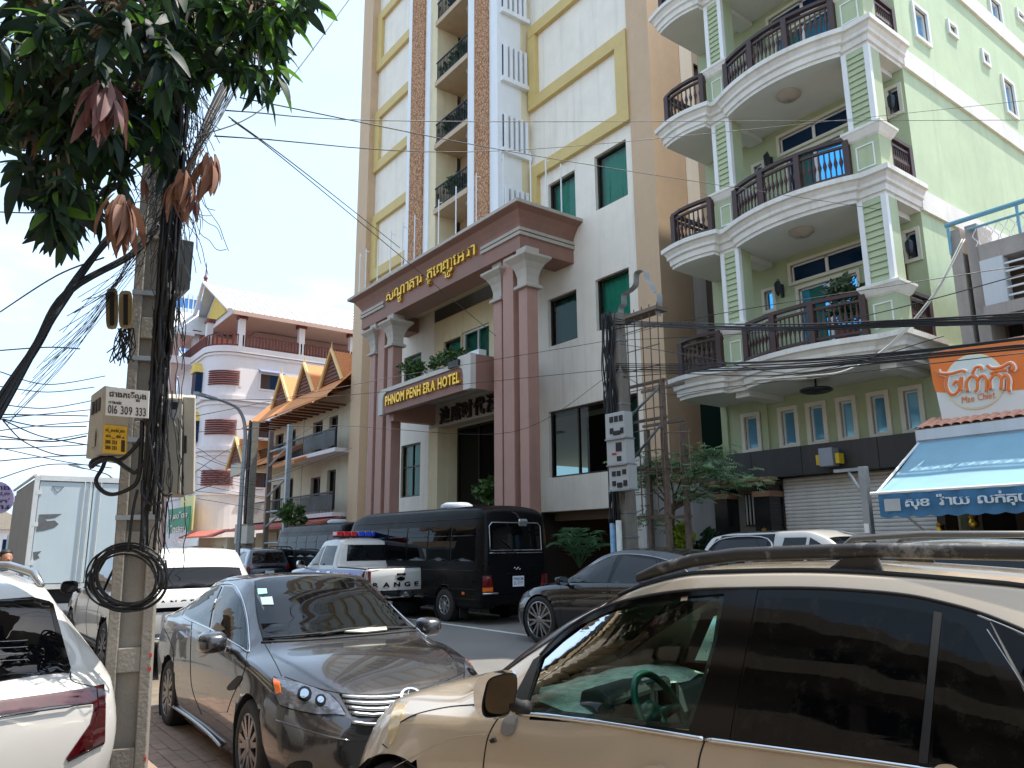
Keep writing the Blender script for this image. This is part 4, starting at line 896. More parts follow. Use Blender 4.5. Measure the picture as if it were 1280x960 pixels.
# ------------------------------------------------------------------ car kit
def mono(xs, ys, x):
    n = len(xs)
    if x <= xs[0]: return ys[0]
    if x >= xs[-1]: return ys[-1]
    d = [(ys[i+1]-ys[i])/(xs[i+1]-xs[i]) for i in range(n-1)]
    m = [d[0]]+[0 if d[i-1]*d[i] <= 0 else 2*d[i-1]*d[i]/(d[i-1]+d[i]) for i in range(1, n-1)]+[d[-1]]
    for i in range(n-1):
        if x <= xs[i+1]:
            h = xs[i+1]-xs[i]; t = (x-xs[i])/h
            return ys[i]*(2*t**3-3*t*t+1)+h*m[i]*(t**3-2*t*t+t)+ys[i+1]*(3*t*t-2*t**3)+h*m[i+1]*(t**3-t*t)
def inpoly(p, poly):
    c = False; x, y = p; j = len(poly)-1
    for i in range(len(poly)):
        a, b = poly[i], poly[j]
        if (a[1] > y) != (b[1] > y) and x < (b[0]-a[0])*(y-a[1])/(b[1]-a[1])+a[0]: c = not c
        j = i
    return c
def densify(p, L, closed=True):
    out = []; k = len(p)
    for i in range(k if closed else k-1):
        a, b = Vector(p[i]), Vector(p[(i+1) % k]); n = max(1, int(math.ceil((b-a).length/L)))
        out += [tuple(a+(b-a)*(j/n)) for j in range(n)]
    if not closed: out.append(tuple(p[-1]))
    return out
def tri2d(poly, L):
    poly = densify(poly, L*1.5); bm = bmesh.new()
    bv = [bm.verts.new((u, v, 0)) for u, v in poly]
    for t in tessellate_polygon([[Vector((u, v, 0)) for u, v in poly]]):
        try: bm.faces.new([bv[i] for i in t])
        except ValueError: pass
    for it in range(5):
        es = [e for e in bm.edges if e.calc_length() > L*1.9]
        if not es: break
        bmesh.ops.subdivide_edges(bm, edges=es, cuts=1); bmesh.ops.triangulate(bm, faces=[f for f in bm.faces if len(f.verts) > 3])
    bm.verts.index_update(); bm.verts.ensure_lookup_table()
    vs = [(v.co.x, v.co.y) for v in bm.verts]; fs = [tuple(v.index for v in f.verts) for f in bm.faces]
    be = [(e.verts[0].index, e.verts[1].index) for e in bm.edges if len(e.link_faces) == 1]; bm.free()
    return vs, fs, be
class Car:
    def __init__(s, name, label, cat, x, y, hdg, group=None, z=0):
        s.root = thing(name, label, cat, (x, y, z), R(hdg), group)
        s.M = Matrix.Translation((x, y, z)) @ Matrix.Rotation(R(hdg), 4, 'Z'); s.Mi = s.M.inverted(); s.Mr = s.Mi.to_3x3()
        s.cam = s.Mi @ C0
    def body(s, st, m, arches=(), cut=None, ring=(7, 8, 9), dx=.045, name='body'):
        st = sorted(st); xs = [a[0] for a in st]; P = [[a[i] for a in st] for i in range(1, 10)]
        n = int((xs[-1]-xs[0])/dx); X = sorted(set([round(xs[0]+(xs[-1]-xs[0])*i/n, 4) for i in range(n+1)])); rows = []
        for x in X:
            zb, wb, wm, zm, ws, zs, we, ze, zt = (mono(xs, q, x) for q in P); r = [(wb*.8, zb-.01)]
            for i in range(ring[0]+1):
                t = i/ring[0]; r.append((wb*(1-t)**2+2*t*(1-t)*(2*wm-.5*(wb+ws))+ws*t*t, zb*(1-t)**2+2*t*(1-t)*(2*zm-.5*(zb+zs))+zs*t*t))
            for i in range(1, ring[1]+1): t = i/ring[1]; r.append((ws+(we-ws)*t+.025*math.sin(math.pi*t)*(ze-zs > .15), zs+(ze-zs)*t))
            for i in range(1, ring[2]+1): t = i/ring[2]; r.append((we*math.cos(t*math.pi/2), ze+(zt-ze)*(math.sin(t*math.pi/2))**.9))
            rows.append([Vector((x, a, b)) for a, b in r])
        full = [[Vector((p.x, -p.y, p.z)) for p in r]+[p for p in r[::-1][1:]] for r in rows]
        k = len(full[0]); V = [p for r in full for p in r]; F = []
        for i in range(len(full)-1):
            for j in range(k-1): F.append((i*k+j, i*k+j+1, (i+1)*k+j+1, (i+1)*k+j))
        for i in (0, len(full)-1):
            F.append(tuple(range(i*k, i*k+k)) if i else tuple(range(i*k, i*k+k))[::-1])
        s.bvh = BVHTree.FromPolygons(V, F)
        keep = []
        for f in F:
            c = sum((V[i] for i in f), Vector((0,0,0)))/len(f)
            if any(abs(c.y) > .3 and (c.x-a)**2+(c.z-b)**2 < r*r for a, b, r in arches): continue
            if cut and cut(c): continue
            keep.append(f)
        V2 = [p.copy() for p in V]
        for p in V2:
            for a, b, r in arches:
                d = math.hypot(p.x-a, p.z-b)
                if abs(p.y) > .3 and r-.045 < d < r+.03: p.x = a+(p.x-a)*r/d; p.z = b+(p.z-b)*r/d
        mb = MB(); mb.smooth = True; mb.add(V2, keep); s.bo = mb.build(name, m, s.root, local=True)
        for a, b, r in arches:
            for sd in (-1, 1):
                w_ = MB(); yo = s.side_y(a, b+r*.9, sd)-.01*sd; yi = yo-.34*sd
                w_.grid([[(a+(r+.005)*math.cos(t*math.pi/12), yy, b+(r+.005)*math.sin(t*math.pi/12)) for t in range(-3, 16)] for yy in (yo, yi)])
                w_.prism([(a+(r+.005)*math.cos(t*math.pi/12), b+(r+.005)*math.sin(t*math.pi/12)) for t in range(-3, 16)], 'y', yi, yi-.01*sd); w_.build('wheel_well', M_blk2, s.root, local=True)
        return s
    def side_y(s, x, z, sd):
        h = s.bvh.ray_cast(Vector((x, 3*sd, z)), Vector((0, -sd, 0))); return h[0].y if h[0] else .85*sd
    def hit(s, o, d, off):
        h = s.bvh.ray_cast(o, d)
        if h[0] is None:
            # a point just off the outline settles on the nearest skin
            t = (s.Mi @ Vector((0,0,0)) - o).dot(d) if False else -o.dot(d); h = s.bvh.find_nearest(o+d*t)
        p, n = h[0], h[1]
        if n.dot(d) > 0: n = -n
        return p+n*off, n
    def ray_px(s, u, v): return s.cam, (s.Mr @ ray(u, v)).normalized()
    def ray_side(s, sd): return lambda u, v: (Vector((u, 3*sd, v)), Vector((0, -sd, 0)))
    def ray_end(s, sd): return lambda u, v: (Vector((4.5*sd, u, v)), Vector((-sd, 0, 0)))
    def ray_top(s): return lambda u, v: (Vector((u, v, 4)), Vector((0, 0, -1)))
    def panel(s, name, poly, m, rf, L=.06, off=.005, skirt=.012, mirror=False, parent=None, smooth=True):
        vs, fs, be = tri2d(poly, L); P = []; Nn = []
        for u, v in vs: p, n = s.hit(*rf(u, v), off); P.append(p); Nn.append(n)
        out = []
        for q in ((1, -1) if mirror else (1,)):
            mb = MB(); Q = [Vector((p.x, p.y*q, p.z)) for p in P]; mb.smooth = smooth; mb.add(Q, fs); mb.smooth = False
            if skirt:
                b = sorted({i for e in be for i in e}); ix = {i: j for j, i in enumerate(b)}; k = len(b)
                mb.add([Q[i] for i in b]+[Q[i]-Vector((Nn[i].x, Nn[i].y*q, Nn[i].z))*skirt for i in b], [(ix[a], ix[c], k+ix[c], k+ix[a]) for a, c in be])
            out.append(mb.build(name, m, parent or s.root, local=(parent is None)))
            if parent is not None: out[-1].location -= Vector((0,0,0))
        return out[0]
    def px(s, name, poly, m, mirror=False, L=7, off=.005, smooth=True, round_=False, skirt=.012):
        return s.panel(name, smooth_poly(poly) if round_ else poly, m, s.ray_px, L, off, skirt, mirror, None, smooth)
    def line(s, name, pts, r, m, rf=None, L=8, mirror=False, closed=False, off=0.0, curve=True):
        rf = rf or s.ray_px
        if curve: pts = smooth_poly(pts, closed, 5)
        pts = densify(pts, L, closed); P = [s.hit(*rf(u, v), off)[0] for u, v in pts]; o = None
        for q in ((1, -1) if mirror else (1,)):
            mb = MB(); mb.tube([(p.x, p.y*q, p.z) for p in P], r, 5, closed=closed); mb.smooth = True; o = mb.build(name, m, s.root, local=True, smooth=True)
        return o
    def seam(s, pts, rf=None, L=8, mirror=False, closed=False, r=.0035): return s.line('panel_gap', pts, r, M_gap, rf, L, mirror, closed, .0005)
    def wheels(s, ax, yw, r, wd, rimr, spokes, m_rim, m_tyre=None, style=0, rear_r=None):
        m_tyre = m_tyre or M_tyre
        src = None
        for x in ax:
            for sd in (1, -1):
                if src is None:
                    t = MB(); t.lathe([(rimr, -wd/2), (rimr+.02, -wd/2-.008), (r-.03, -wd/2-.004), (r-.008, -wd/2+.015), (r, -wd/2+.04), (r, wd/2-.04), (r-.008, wd/2-.015), (r-.03, wd/2+.004), (rimr+.02, wd/2+.008), (rimr, wd/2)], 40, ax='y')
                    for i in range(3): t.lathe([(r+.001, -wd/4+i*wd/4-.006), (r-.006, -wd/4+i*wd/4), (r+.001, -wd/4+i*wd/4+.006)], 40, ax='y')
                    to = t.build('wheel', m_tyre, s.root, local=True, smooth=True)
                    rm = MB(); rm.lathe([(rimr+.003, wd/2), (rimr-.012, wd/2+.006), (rimr-.02, wd/2-.01), (rimr-.025, -wd/2)], 40, ax='y'); rm.smooth = False
                    f = wd/2-.012
                    for i in range(spokes):
                        a = 2*math.pi*i/spokes
                        for da, w0 in (((-.12, .018), (.12, .018)) if style == 1 else ((0, .03),)):
                            c0, c1 = .05, rimr-.012
                            p0 = Vector((c0*math.cos(a+da*.6), f-.0, c0*math.sin(a+da*.6))); p1 = Vector((c1*math.cos(a+da*(1.6 if style == 1 else 1)), f+.004, c1*math.sin(a+da*(1.6 if style == 1 else 1))))
                            d = (p1-p0); sdv = d.cross(Vector((0, 1, 0))).normalized()*w0
                            rm.obox((p0+p1)/2, d/2, sdv, (0, .012, 0))
                    rm.lathe([(.001, f+.022), (.05, f+.02), (.065, f+.008), (.07, f-.02)], 20, ax='y')
                    ro = rm.build('rim', m_rim, to, local=True)
                    dk = MB(); dk.lathe([(.05, 0), (rimr*.72, 0), (rimr*.72, -.02), (.05, -.02)], 28, ax='y'); d_ = dk.build('brake_disc', M_disc, to, local=True); d_.location.y = -.01
                    bk = MB(); bk.lathe([(.0, -.05), (rimr-.01, -.05)], 28, ax='y'); bk.build('wheel_backing', M_blk2, to, local=True).location.y = -.05
                    src = to; o = to
                else:
                    o = dup_tree(src, s.root)
                o.location = (x, sd*(yw-wd/2), r); o.rotation_euler = (0, random.uniform(0, 3), 0 if sd > 0 else math.pi)
        return s
    def mirror_unit(s, x, y, z, m, m_gl, sx=.09, sy=.11, sz=.085, both=True):
        for sd in ((1, -1) if both else (1,)):
            b = MB(); rows = []
            for q, k in ((.09, .35), (.07, .75), (.02, .95), (-.03, 1.0), (-.07, .97)):
                rows.append([Vector((x+q*sx/.09, sd*(y+sy*k*math.copysign(abs(math.cos(a))**.6, math.cos(a))), z+sz*k*math.copysign(abs(math.sin(a))**.6, math.sin(a)))) for a in [i*math.pi/10 for i in range(20)]])
            b.smooth = True; b.grid(rows, cu=True); b.f.append(list(range(20))); b.m.append(0); b.sm.append(True)
            b.tube([(x-.02, sd*(y-sy*1.0), z-sz*.75), (x, sd*(y-sy-.1), z-sz*1.0)], .03, 6); o = b.build('mirror', m, s.root, local=True)
            g = MB(); g.add([Vector((x-.072*sx/.09, sd*(y+sy*.9*math.copysign(abs(math.cos(a))**.6, math.cos(a))), z+sz*.9*math.copysign(abs(math.sin(a))**.6, math.sin(a)))) for a in [i*math.pi/10 for i in range(20)]], [tuple(range(20))])
            gg = g.build('mirror_glass', m_gl, o, local=True); gg.location -= o.location
        return s
    def part(s, name, mb, m, **k): return mb.build(name, m, s.root, local=True, **k)
M_blk2 = mat('dull_black_plastic', (26, 26, 27), .7, var=.15, vs=6)
M_gap = mat('panel_gap_shadow', (14, 14, 14), .8, var=0)
M_tyre = mat('tyre_rubber', (34, 33, 32), .8, var=.15, vs=9, bump=.1)
M_disc = mat('brake_steel', (120, 116, 110), .4, .8, var=.1)
M_chrome = mat('chrome', (210, 212, 214), .06, 1.0, var=0)
M_alu = mat('satin_aluminium', (176, 178, 180), .3, .9, var=.05)
M_dglass = mat('dark_tinted_car_glass', (8, 9, 11), .02, 0, var=0, spec=.42)
M_dusty = mat('dusty_tinted_car_glass', (9, 10, 12), .03, 0, var=0, spec=.6, blot=.10, bcol=(.3, .27, .22), bscale=30)
M_mirglass = mat('mirror_silver', (190, 196, 200), .02, 1.0, var=0)
M_redlamp = mat('red_lamp_lens', (98, 8, 12), .08, 0, var=.15, vs=20, coat=1)
M_amber = mat('amber_lamp_lens', (220, 104, 24), .1, 0, var=.05, coat=1)
M_lens = thin_glass('clear_lamp_lens', (.9, .92, .94), .9)
M_gloss = mat('gloss_black_trim', (9, 9, 10), .1, 0, var=0, spec=.25)
M_plate = mat('white_number_plate', (222, 224, 226), .4, var=.03)
M_platel = mat('blue_plate_lettering', (40, 52, 110), .5, var=0)
def plate(car, x, y0, z, wd, ht, txt, sgn=1):
    b = MB().box(x-.004, x+.004, y0-wd/2, y0+wd/2, z-ht/2, z+ht/2); o = car.part('number_plate', b, M_plate)
    if not txt: return
    t = MB()
    for i, ln in enumerate(txt):
        hh = ht*.8/len(txt); letters(t, list(ln), (x+sgn*.006, y0-sgn*wd*.42, z+ht*.42-hh*(i+1)+hh*.12), (0, sgn, 0), (0, 0, 1), wd*.84 if len(ln) > 4 else wd*.6, hh*.75, .001, .01, .1)
    l = t.build('plate_lettering', M_platel, o, local=True); l.location -= o.location
# ------------------------------------------------------------------ beige SUV close to the camera
def beige_suv():
    PA = paint('beige_metallic_paint', (190, 173, 150), .35, .36, .04, dust=.2, dustcol=(.5, .45, .38))
    c = Car('parked_suv', 'beige SUV with black roof rails, chrome door mirror and dark rear windows', 'SUV', -2.5, 3.18, 196.5)
    st = [(-2.42,.45,.66,.76,.62,.66,.95,.55,1.0,1.02),(-2.3,.38,.80,.86,.62,.80,1.0,.64,1.08,1.10),(-2.0,.30,.86,.91,.65,.87,1.06,.62,1.34,1.39),(-1.6,.26,.88,.915,.7,.885,1.06,.62,1.51,1.575),(-1.2,.25,.89,.92,.7,.89,1.05,.645,1.585,1.635),
          (-.6,.25,.89,.922,.7,.89,1.035,.66,1.62,1.665),(-.15,.25,.89,.922,.7,.89,1.015,.66,1.605,1.655),(.1,.25,.89,.922,.7,.888,1.0,.655,1.555,1.61),(.4,.25,.89,.922,.7,.884,.985,.65,1.435,1.49),(.7,.25,.89,.92,.68,.88,.975,.66,1.27,1.32),(1.0,.26,.89,.92,.66,.872,.965,.70,1.06,1.12),
          (1.12,.27,.89,.92,.66,.868,.96,.74,1.0,1.065),(1.45,.28,.86,.905,.62,.82,.92,.70,.97,1.02),(1.62,.28,.81,.86,.6,.75,.875,.64,.93,.98),(1.82,.28,.66,.72,.55,.58,.80,.5,.865,.91),(1.98,.30,.46,.52,.5,.40,.74,.35,.80,.83),(2.08,.33,.30,.36,.5,.26,.68,.22,.74,.76)]
    fg = smooth_poly([(656,889),(679,822),(702,801),(735,776),(766,763),(811,752),(860,746),(906,743),(897,800),(880,860),(862,913),(760,901)], n=3)
    fgc = [(sum(q[0] for q in fg)/len(fg)*-.035+u*1.035, sum(q[1] for q in fg)/len(fg)*-.035+v*1.035) for u, v in fg]
    ws_poly = [(.97, -.66), (.97, .66), (.12, .60), (.12, -.60)]
    def pxof(p):
        q = c.M @ p - C0; d = q.dot(_f); return (640+FPX*q.dot(CR)/d, 480+FPX*q.dot(CD)/d)
    far = [(.62, 1.02), (.4, 1.34), (.05, 1.46), (-.28, 1.5), (-.14, 1.05)]
    def cut(p):
        if p.y > .5 and p.z > .98: return inpoly(pxof(p), fgc)
        if p.y < -.5 and p.z > 1.0: return inpoly((p.x, p.z), far)
        return abs(p.y) < .62 and p.z > 1.09 and inpoly((p.x, p.y), ws_poly)
    c.body(st, PA, [(1.36,.36,.40), (-1.36,.36,.40)], cut, dx=.03, ring=(9, 14, 14))
    c.wheels((1.36, -1.36), .90, .36, .23, .235, 5, M_alu)
    # the glazed band down the side: black surround with the panes in it
    outer = [(648,893),(676,820),(700,795),(733,772),(766,757),(811,746),(860,739.5),(924,737),(1024,737),(1122,744),(1180,756),(1230,770),(1280,789),(1330,815),(1345,985),(1280,981),(1165,961),(900,926),(862,918),(760,903)]
    def band(name, o, i, m, off, rf=None, L=6):          # surround between two outlines with the same number of points
        o, i = densify_pair(o, i, L); V = []; F = []; rf = rf or c.ray_px
        for k in range(len(o)):
            for t in (0, .5, 1): V.append(c.hit(*rf(o[k][0]+(i[k][0]-o[k][0])*t, o[k][1]+(i[k][1]-o[k][1])*t), off)[0])
        n = len(o)
        for k in range(n):
            for j in (0, 1): F.append((k*3+j, k*3+j+1, ((k+1) % n)*3+j+1, ((k+1) % n)*3+j))
        mb = MB(); mb.smooth = True; mb.add(V, F); return c.part(name, mb, m)
    def densify_pair(o, i, L):
        a, b = [], []; k = len(o)
        for j in range(k):
            p, q, r, t = Vector(o[j]), Vector(o[(j+1) % k]), Vector(i[j]), Vector(i[(j+1) % k]); n = max(1, int((q-p).length/L))
            for s_ in range(n): a.append(tuple(p+(q-p)*s_/n)); b.append(tuple(r+(t-r)*s_/n))
        return a, b
    fo = [(645,893),(676,820),(700,794),(733,771),(766,756),(811,745),(860,738.5),(924,736),(913,800),(897,860),(880,923),(760,904)]
    fi = [(656,889),(679,822),(702,801),(735,776),(766,763),(811,752),(860,746),(906,743),(897,800),(880,860),(862,913),(760,901)]
    band('window_surround', fo, fi, M_gloss, .006)
    sc = lambda p, k: [(sum(q[0] for q in p)/len(p)*(1-k)+u*k, sum(q[1] for q in p)/len(p)*(1-k)+v*k) for u, v in p]
    band('inner_window_trim', sc(fi, 1.05), sc(fi, .93), M_blk2, -.010); band('inner_window_trim', sc(far, 1.14), sc(far, .9), M_blk2, .012, c.ray_side(-1), .06); band('inner_window_trim', sc(far, 1.14), sc(far, .9), M_blk2, -.012, c.ray_side(-1), .06)
    band('windscreen_frame', sc(ws_poly, 1.08), sc(ws_poly, .93), M_blk2, -.012, c.ray_top(), .08); band('windscreen_frame', sc(ws_poly, 1.06), sc(ws_poly, .95), M_gloss, .006, c.ray_top(), .08)
    c.px('door_pillar', [(924,736),(948,736.5),(936,800),(924,860),(912,927),(880,922.5),(897,860),(913,800)], M_gloss, off=.008)
    M_rain = mat('rain_spotted_dark_glass', (5, 6, 7), .03, 0, var=0, spec=.2, blot=.05, bcol=(.2, .18, .15), bscale=14)
    t = M_rain.node_tree; b = t.nodes['Principled BSDF']; g = N(t, 'ShaderNodeNewGeometry'); vo = N(t, 'ShaderNodeTexVoronoi', inp={'Scale': 75}); r_ = N(t, 'ShaderNodeMapRange', inp={'From Min': .0, 'From Max': .22, 'To Min': .35, 'To Max': .03})
    t.links.new(g.outputs['Position'], vo.inputs['Vector']); t.links.new(vo.outputs['Distance'], r_.inputs['Value']); t.links.new(r_.outputs[0], b.inputs['Roughness'])
    c.px('window_surround', [(948,736.5),(1024,737),(1122,744),(1180,756),(1234,771),(1300,905),(1345,990),(1280,981),(1165,961),(912,927),(924,860),(936,800)], M_gloss, off=.004)
    c.px('rear_door_window', [(950,748),(1024,749),(1100,757),(1166,768),(1157,860),(1148,951),(1040,937),(917,921),(928,860),(940,800)], M_rain, off=.008)
    c.px('fixed_rear_pane', [(1180,774),(1208,784),(1250,855),(1290,925),(1320,972),(1280,973),(1166,955),(1170,860)], M_rain, off=.008)
    c.px('window_divider', [(1168,766),(1178,768),(1168,860),(1160,955),(1149,953),(1159,860)], M_blk2, off=.013)
    c.px('quarter_window', [(1238,776),(1280,797),(1330,825),(1330,950),(1300,890)], M_rain, off=.007); c.line('chrome_trim', [(1222,769),(1280,793),(1340,826)], .007, M_chrome); c.line('chrome_trim', [(1234,787),(1280,858),(1330,940)], .005, M_alu)
    c.line('weather_strip', [(676,820),(700,794),(733,771),(766,756),(811,745),(860,738.5),(924,736),(1024,736),(1122,743),(1180,754),(1235,770),(1300,797)], .008, M_blk2, off=.004)
    M_rub = M_blk2
    c.line('belt_moulding', [(650,892),(700,897),(760,905),(880,924)], .011, M_chrome, off=.004); c.line('belt_moulding', [(884,924.5),(1000,940),(1165,963),(1345,992)], .011, M_chrome, off=.004)
    c.px('mirror_sail', [(640,890),(646,868),(668,826),(677,820),(655,892)], M_blk2, off=.009)
    # panes in the open front windows and the windscreen
    GL = thin_glass('green_tinted_car_glass', (.60, .84, .76), .85, ior=1.36); 
    c.px('front_window', fi, GL, off=-.004, skirt=0)
    c.panel('front_window', far, GL, c.ray_side(-1), .06, -.004, 0); c.panel('windscreen', ws_poly, thin_glass('windscreen_glass', (.78, .88, .84), .9), c.ray_top(), .06, -.002, 0)
    # seams and mouldings
    c.seam([(627,893),(618,905),(609,925),(604,960),(602,1000)]); c.seam([(881,926),(874,950),(868,1000)], L=6)
    c.seam([(497,905),(520,893),(560,884),(600,880),(640,872)], L=6)
    c.line('body_crease', [(490,960),(560,925),(606,918)], .002, PA)
    c.px('washer_nozzle', [(613,925),(619,922),(621,927),(615,929)], M_blk2, off=.01); c.px('mirror_bracket', [(632,899),(647,896),(641,918),(628,917)], mat('grey_bracket', (120, 116, 112), .5), off=.012, round_=True)
    # headlamp, bumper line
    c.px('headlight', [(497,880),(506,884),(500,905),(490,930),(486,925),(488,900)], mat('aged_lamp_lens', (206, 184, 140), .15, 0, var=.15, vs=20, coat=1), off=.006, round_=True, mirror=True)
    c.seam([(478,930),(486,936),(520,960),(560,980)])
    # door mirror: chrome shell, dark glass
    m = MB(); P = lambda u, v, d: c.Mi @ atD(u, v, d)
    dm = 3.10
    shell = [(592,862),(598,848),(615,840),(640,838),(646,846),(646,870),(641,886),(630,897),(604,899),(594,886)]
    gl = [(607,865),(612,851),(625,845),(640,843),(645,850),(644,870),(639,885),(629,893),(609,895),(604,884)]
    sh = smooth_poly(shell, n=4); cx, cy = 620, 869; rows = []
    for k, d in ((1.0, 0), (1.0, .05), (.9, .11), (.62, .17), (.2, .195)):
        rows.append([P(cx+(u-cx)*k-(1-k)*14, cy+(v-cy)*k, dm+.0+d) for u, v in sh])
    m.smooth = True; m.grid(rows, cu=True); mo = c.part('door_mirror', m, M_chrome)
    g2 = smooth_poly(gl, n=4); q = MB(); q.add([P(u, v, dm-.004+.03*(640-u)/40) for u, v in g2], [tuple(range(len(g2)))]); g_ = q.build('mirror_glass', mat('dark_mirror_glass', (70, 62, 50), .04, .9, var=.2, vs=8), mo, local=True); g_.location -= mo.location
    gcx, gcy = 627, 869; gi = g2; go = [(gcx+(u-gcx)*1.09, gcy+(v-gcy)*1.07) for u, v in g2]; n = len(g2)
    q = MB(); q.add([P(u, v, dm) for u, v in sh]+[P(u, v, dm-.004) for u, v in go], [(i, (i+1) % n, n+(i+1) % n, n+i) for i in range(n)]); g_ = q.build('mirror_lip', M_chrome, mo, local=True); g_.location -= mo.location
    q = MB(); q.add([P(u, v, dm-.006) for u, v in go]+[P(u, v, dm-.007+.03*(640-u)/40) for u, v in gi], [(i, (i+1) % n, n+(i+1) % n, n+i) for i in range(n)]); g_ = q.build('mirror_rim', M_blk2, mo, local=True); g_.location -= mo.location
    a = MB().tube([P(640, 880, dm+.02), P(652, 884, dm+.0), P(660, 884, dm-.02)], .028, 8); c.part('mirror_arm', a, M_blk2, smooth=True)
    # roof: ditch strip and rail with feet
    for sd in (1, -1):
        f = c.ray_top(); c.line('roof_strip', [(.25, .655*sd*.955), (-.3, .63*sd), (-1.0, .625*sd), (-1.7, .60*sd)], .012, M_blk2, f, .1, off=.003)
        pts = [(.16,.612,1.60),(.06,.61,1.635),(-.1,.605,1.675),(-.3,.60,1.70),(-.8,.595,1.715),(-1.3,.59,1.705),(-1.6,.585,1.675),(-1.78,.58,1.60)]
        q = MB(); sp = [(x, y*sd, z) for x, y, z in pts]
        rows = []
        for i, (x, y, z) in enumerate(sp):
            hh = .030 if 0 < i < len(sp)-1 else .02
            rows.append([(x, y+.022*math.cos(t*math.pi/5), z+hh*math.sin(t*math.pi/5)) for t in range(10)])
        q.smooth = True; q.grid(rows, cu=True)
        M_rail = mat('scuffed_black_rail', (44, 42, 41), .45, 0, var=.25, vs=9, blot=.55, bcol=(.62, .6, .56), bscale=6.5)
        c.part('roof_rail', q, M_rail)
        for xx in (-.78, -1.5):
            q = MB().prism([(xx-.07, 1.62), (xx+.16, 1.62), (xx+.05, 1.7), (xx-.05, 1.7)], 'y', (.59-.02)*sd, (.59+.015)*sd); c.part('rail_foot', q, M_rail)
    # door handle
    for u in (815, 1180):
        c.px('door_handle', [(u-14, 966), (u-5, 957), (u+12, 957), (u+22, 966), (u+18, 976), (u-10, 975)], PA, off=.025, round_=True, skirt=.03)
    # inside: dashboard with sun dapple painted into its cover, steering wheel, floor and seats
    M_dash = mat('dark_dashboard', (58, 56, 52), .7, var=.15); M_mat = mat('sun_dappled_dash_cover', (224, 220, 200), .8, var=.35, vs=18, stretch=(1, .5, 1), blot=.7, bcol=(.2, .19, .15), bscale=22)
    q = MB(); q.prism([(.95, .95), (.62, 1.03), (.42, 1.0), (.36, .88), (.40, .6), (.95, .6)], 'y', -.74, .74); c.part('dashboard', q, M_dash, bevel=.03)
    q = MB(); rows = []
    for i in range(7): rows.append([(.97-.09*i, -.70+1.4*j/12, 1.0+.055*math.sin(i*.5)-.004*j%3*.01+.012*math.sin(j*2.1+i)) for j in range(13)])
    q.grid(rows); c.part('dash_cover', q, M_mat, smooth=True)
    q = MB(); q.prism([(.52, 1.0), (.50, 1.09), (.40, 1.105), (.33, 1.06), (.36, .9)], 'y', .18, .58); c.part('instrument_hood', q, M_dash, bevel=.02)
    q = MB(); q.prism([(.5, .8), (.48, 1.06), (.40, 1.07), (.36, .9), (.36, .7)], 'y', -.16, .12); c.part('centre_console', q, M_dash, bevel=.02)
    q = MB().box(.352, .358, -.12, .08, .93, 1.03); c.part('screen', q, M_gloss); q = MB()
    for yy in (-.145, .10): q.box(.353, .36, yy-.012, yy+.012, .9, 1.04)
    c.part('vent_trim', q, M_alu, kind='stuff')
    sw = MB(); o = Vector((.20, .37, .99)); ax = Vector((-.88, 0, .47)).normalized(); u_ = Vector((0, 1, 0)); v_ = ax.cross(u_)
    ringp = [o+(u_*math.cos(t*math.pi/16)+v_*math.sin(t*math.pi/16))*.185 for t in range(32)]
    M_sw = mat('glass_tinted_steering_wheel', (24, 92, 76), .35, 0, var=.08)  # tint of the window glass put into the wheel's green
    sw.tube(ringp, .017, 10, closed=True); so_ = c.part('steering_wheel', sw, M_sw, smooth=True)
    q = MB()
    for a_ in (0, math.pi, 1.5*math.pi if v_.z > 0 else .5*math.pi): q.tube([o-ax*.03, o+(u_*math.cos(a_)+v_*math.sin(a_))*.18], [.035, .018], 8)
    q.lathe([(.001, .02), (.05, .015), (.075, -.01), (.07, -.05)], 18); 
    for i in range(len(q.v)-72, len(q.v)): p = Vector(q.v[i]); q.v[i] = tuple(o-ax*.02+u_*p.x+v_*p.y+ax*p.z)
    h_ = q.build('hub', M_sw, so_, local=True, smooth=True); h_.location -= so_.location
    q = MB().tube([o-ax*.05, o-ax*.3], .04, 8); c.part('steering_column', q, M_blk2)
    q = MB()
    for yy in (.38, -.38):
        pass
    for yy in (.38, -.38):
        q = MB(); rows = []
        for x, z, hw in ((-.30,.55,.2),(-.28,.8,.24),(-.34,1.1,.23),(-.40,1.2,.17),(-.40,1.23,.12),(-.41,1.42,.12),(-.47,1.44,.11),(-.5,1.2,.16),(-.45,.55,.2)): rows.append([(x, yy-hw, z), (x, yy, z+.015), (x, yy+hw, z)])
        q.smooth = True; q.grid(rows, cv=True); c.part('seat', q, mat('beige_leather_seat', (92, 84, 72), .6, var=.1))
    q = MB().box(-2.2, .95, -.84, .84, .3, .36); q.box(-.62, -.6, -.62, .62, .36, 1.45); c.part('cabin_floor', q, M_blk2)
    return c
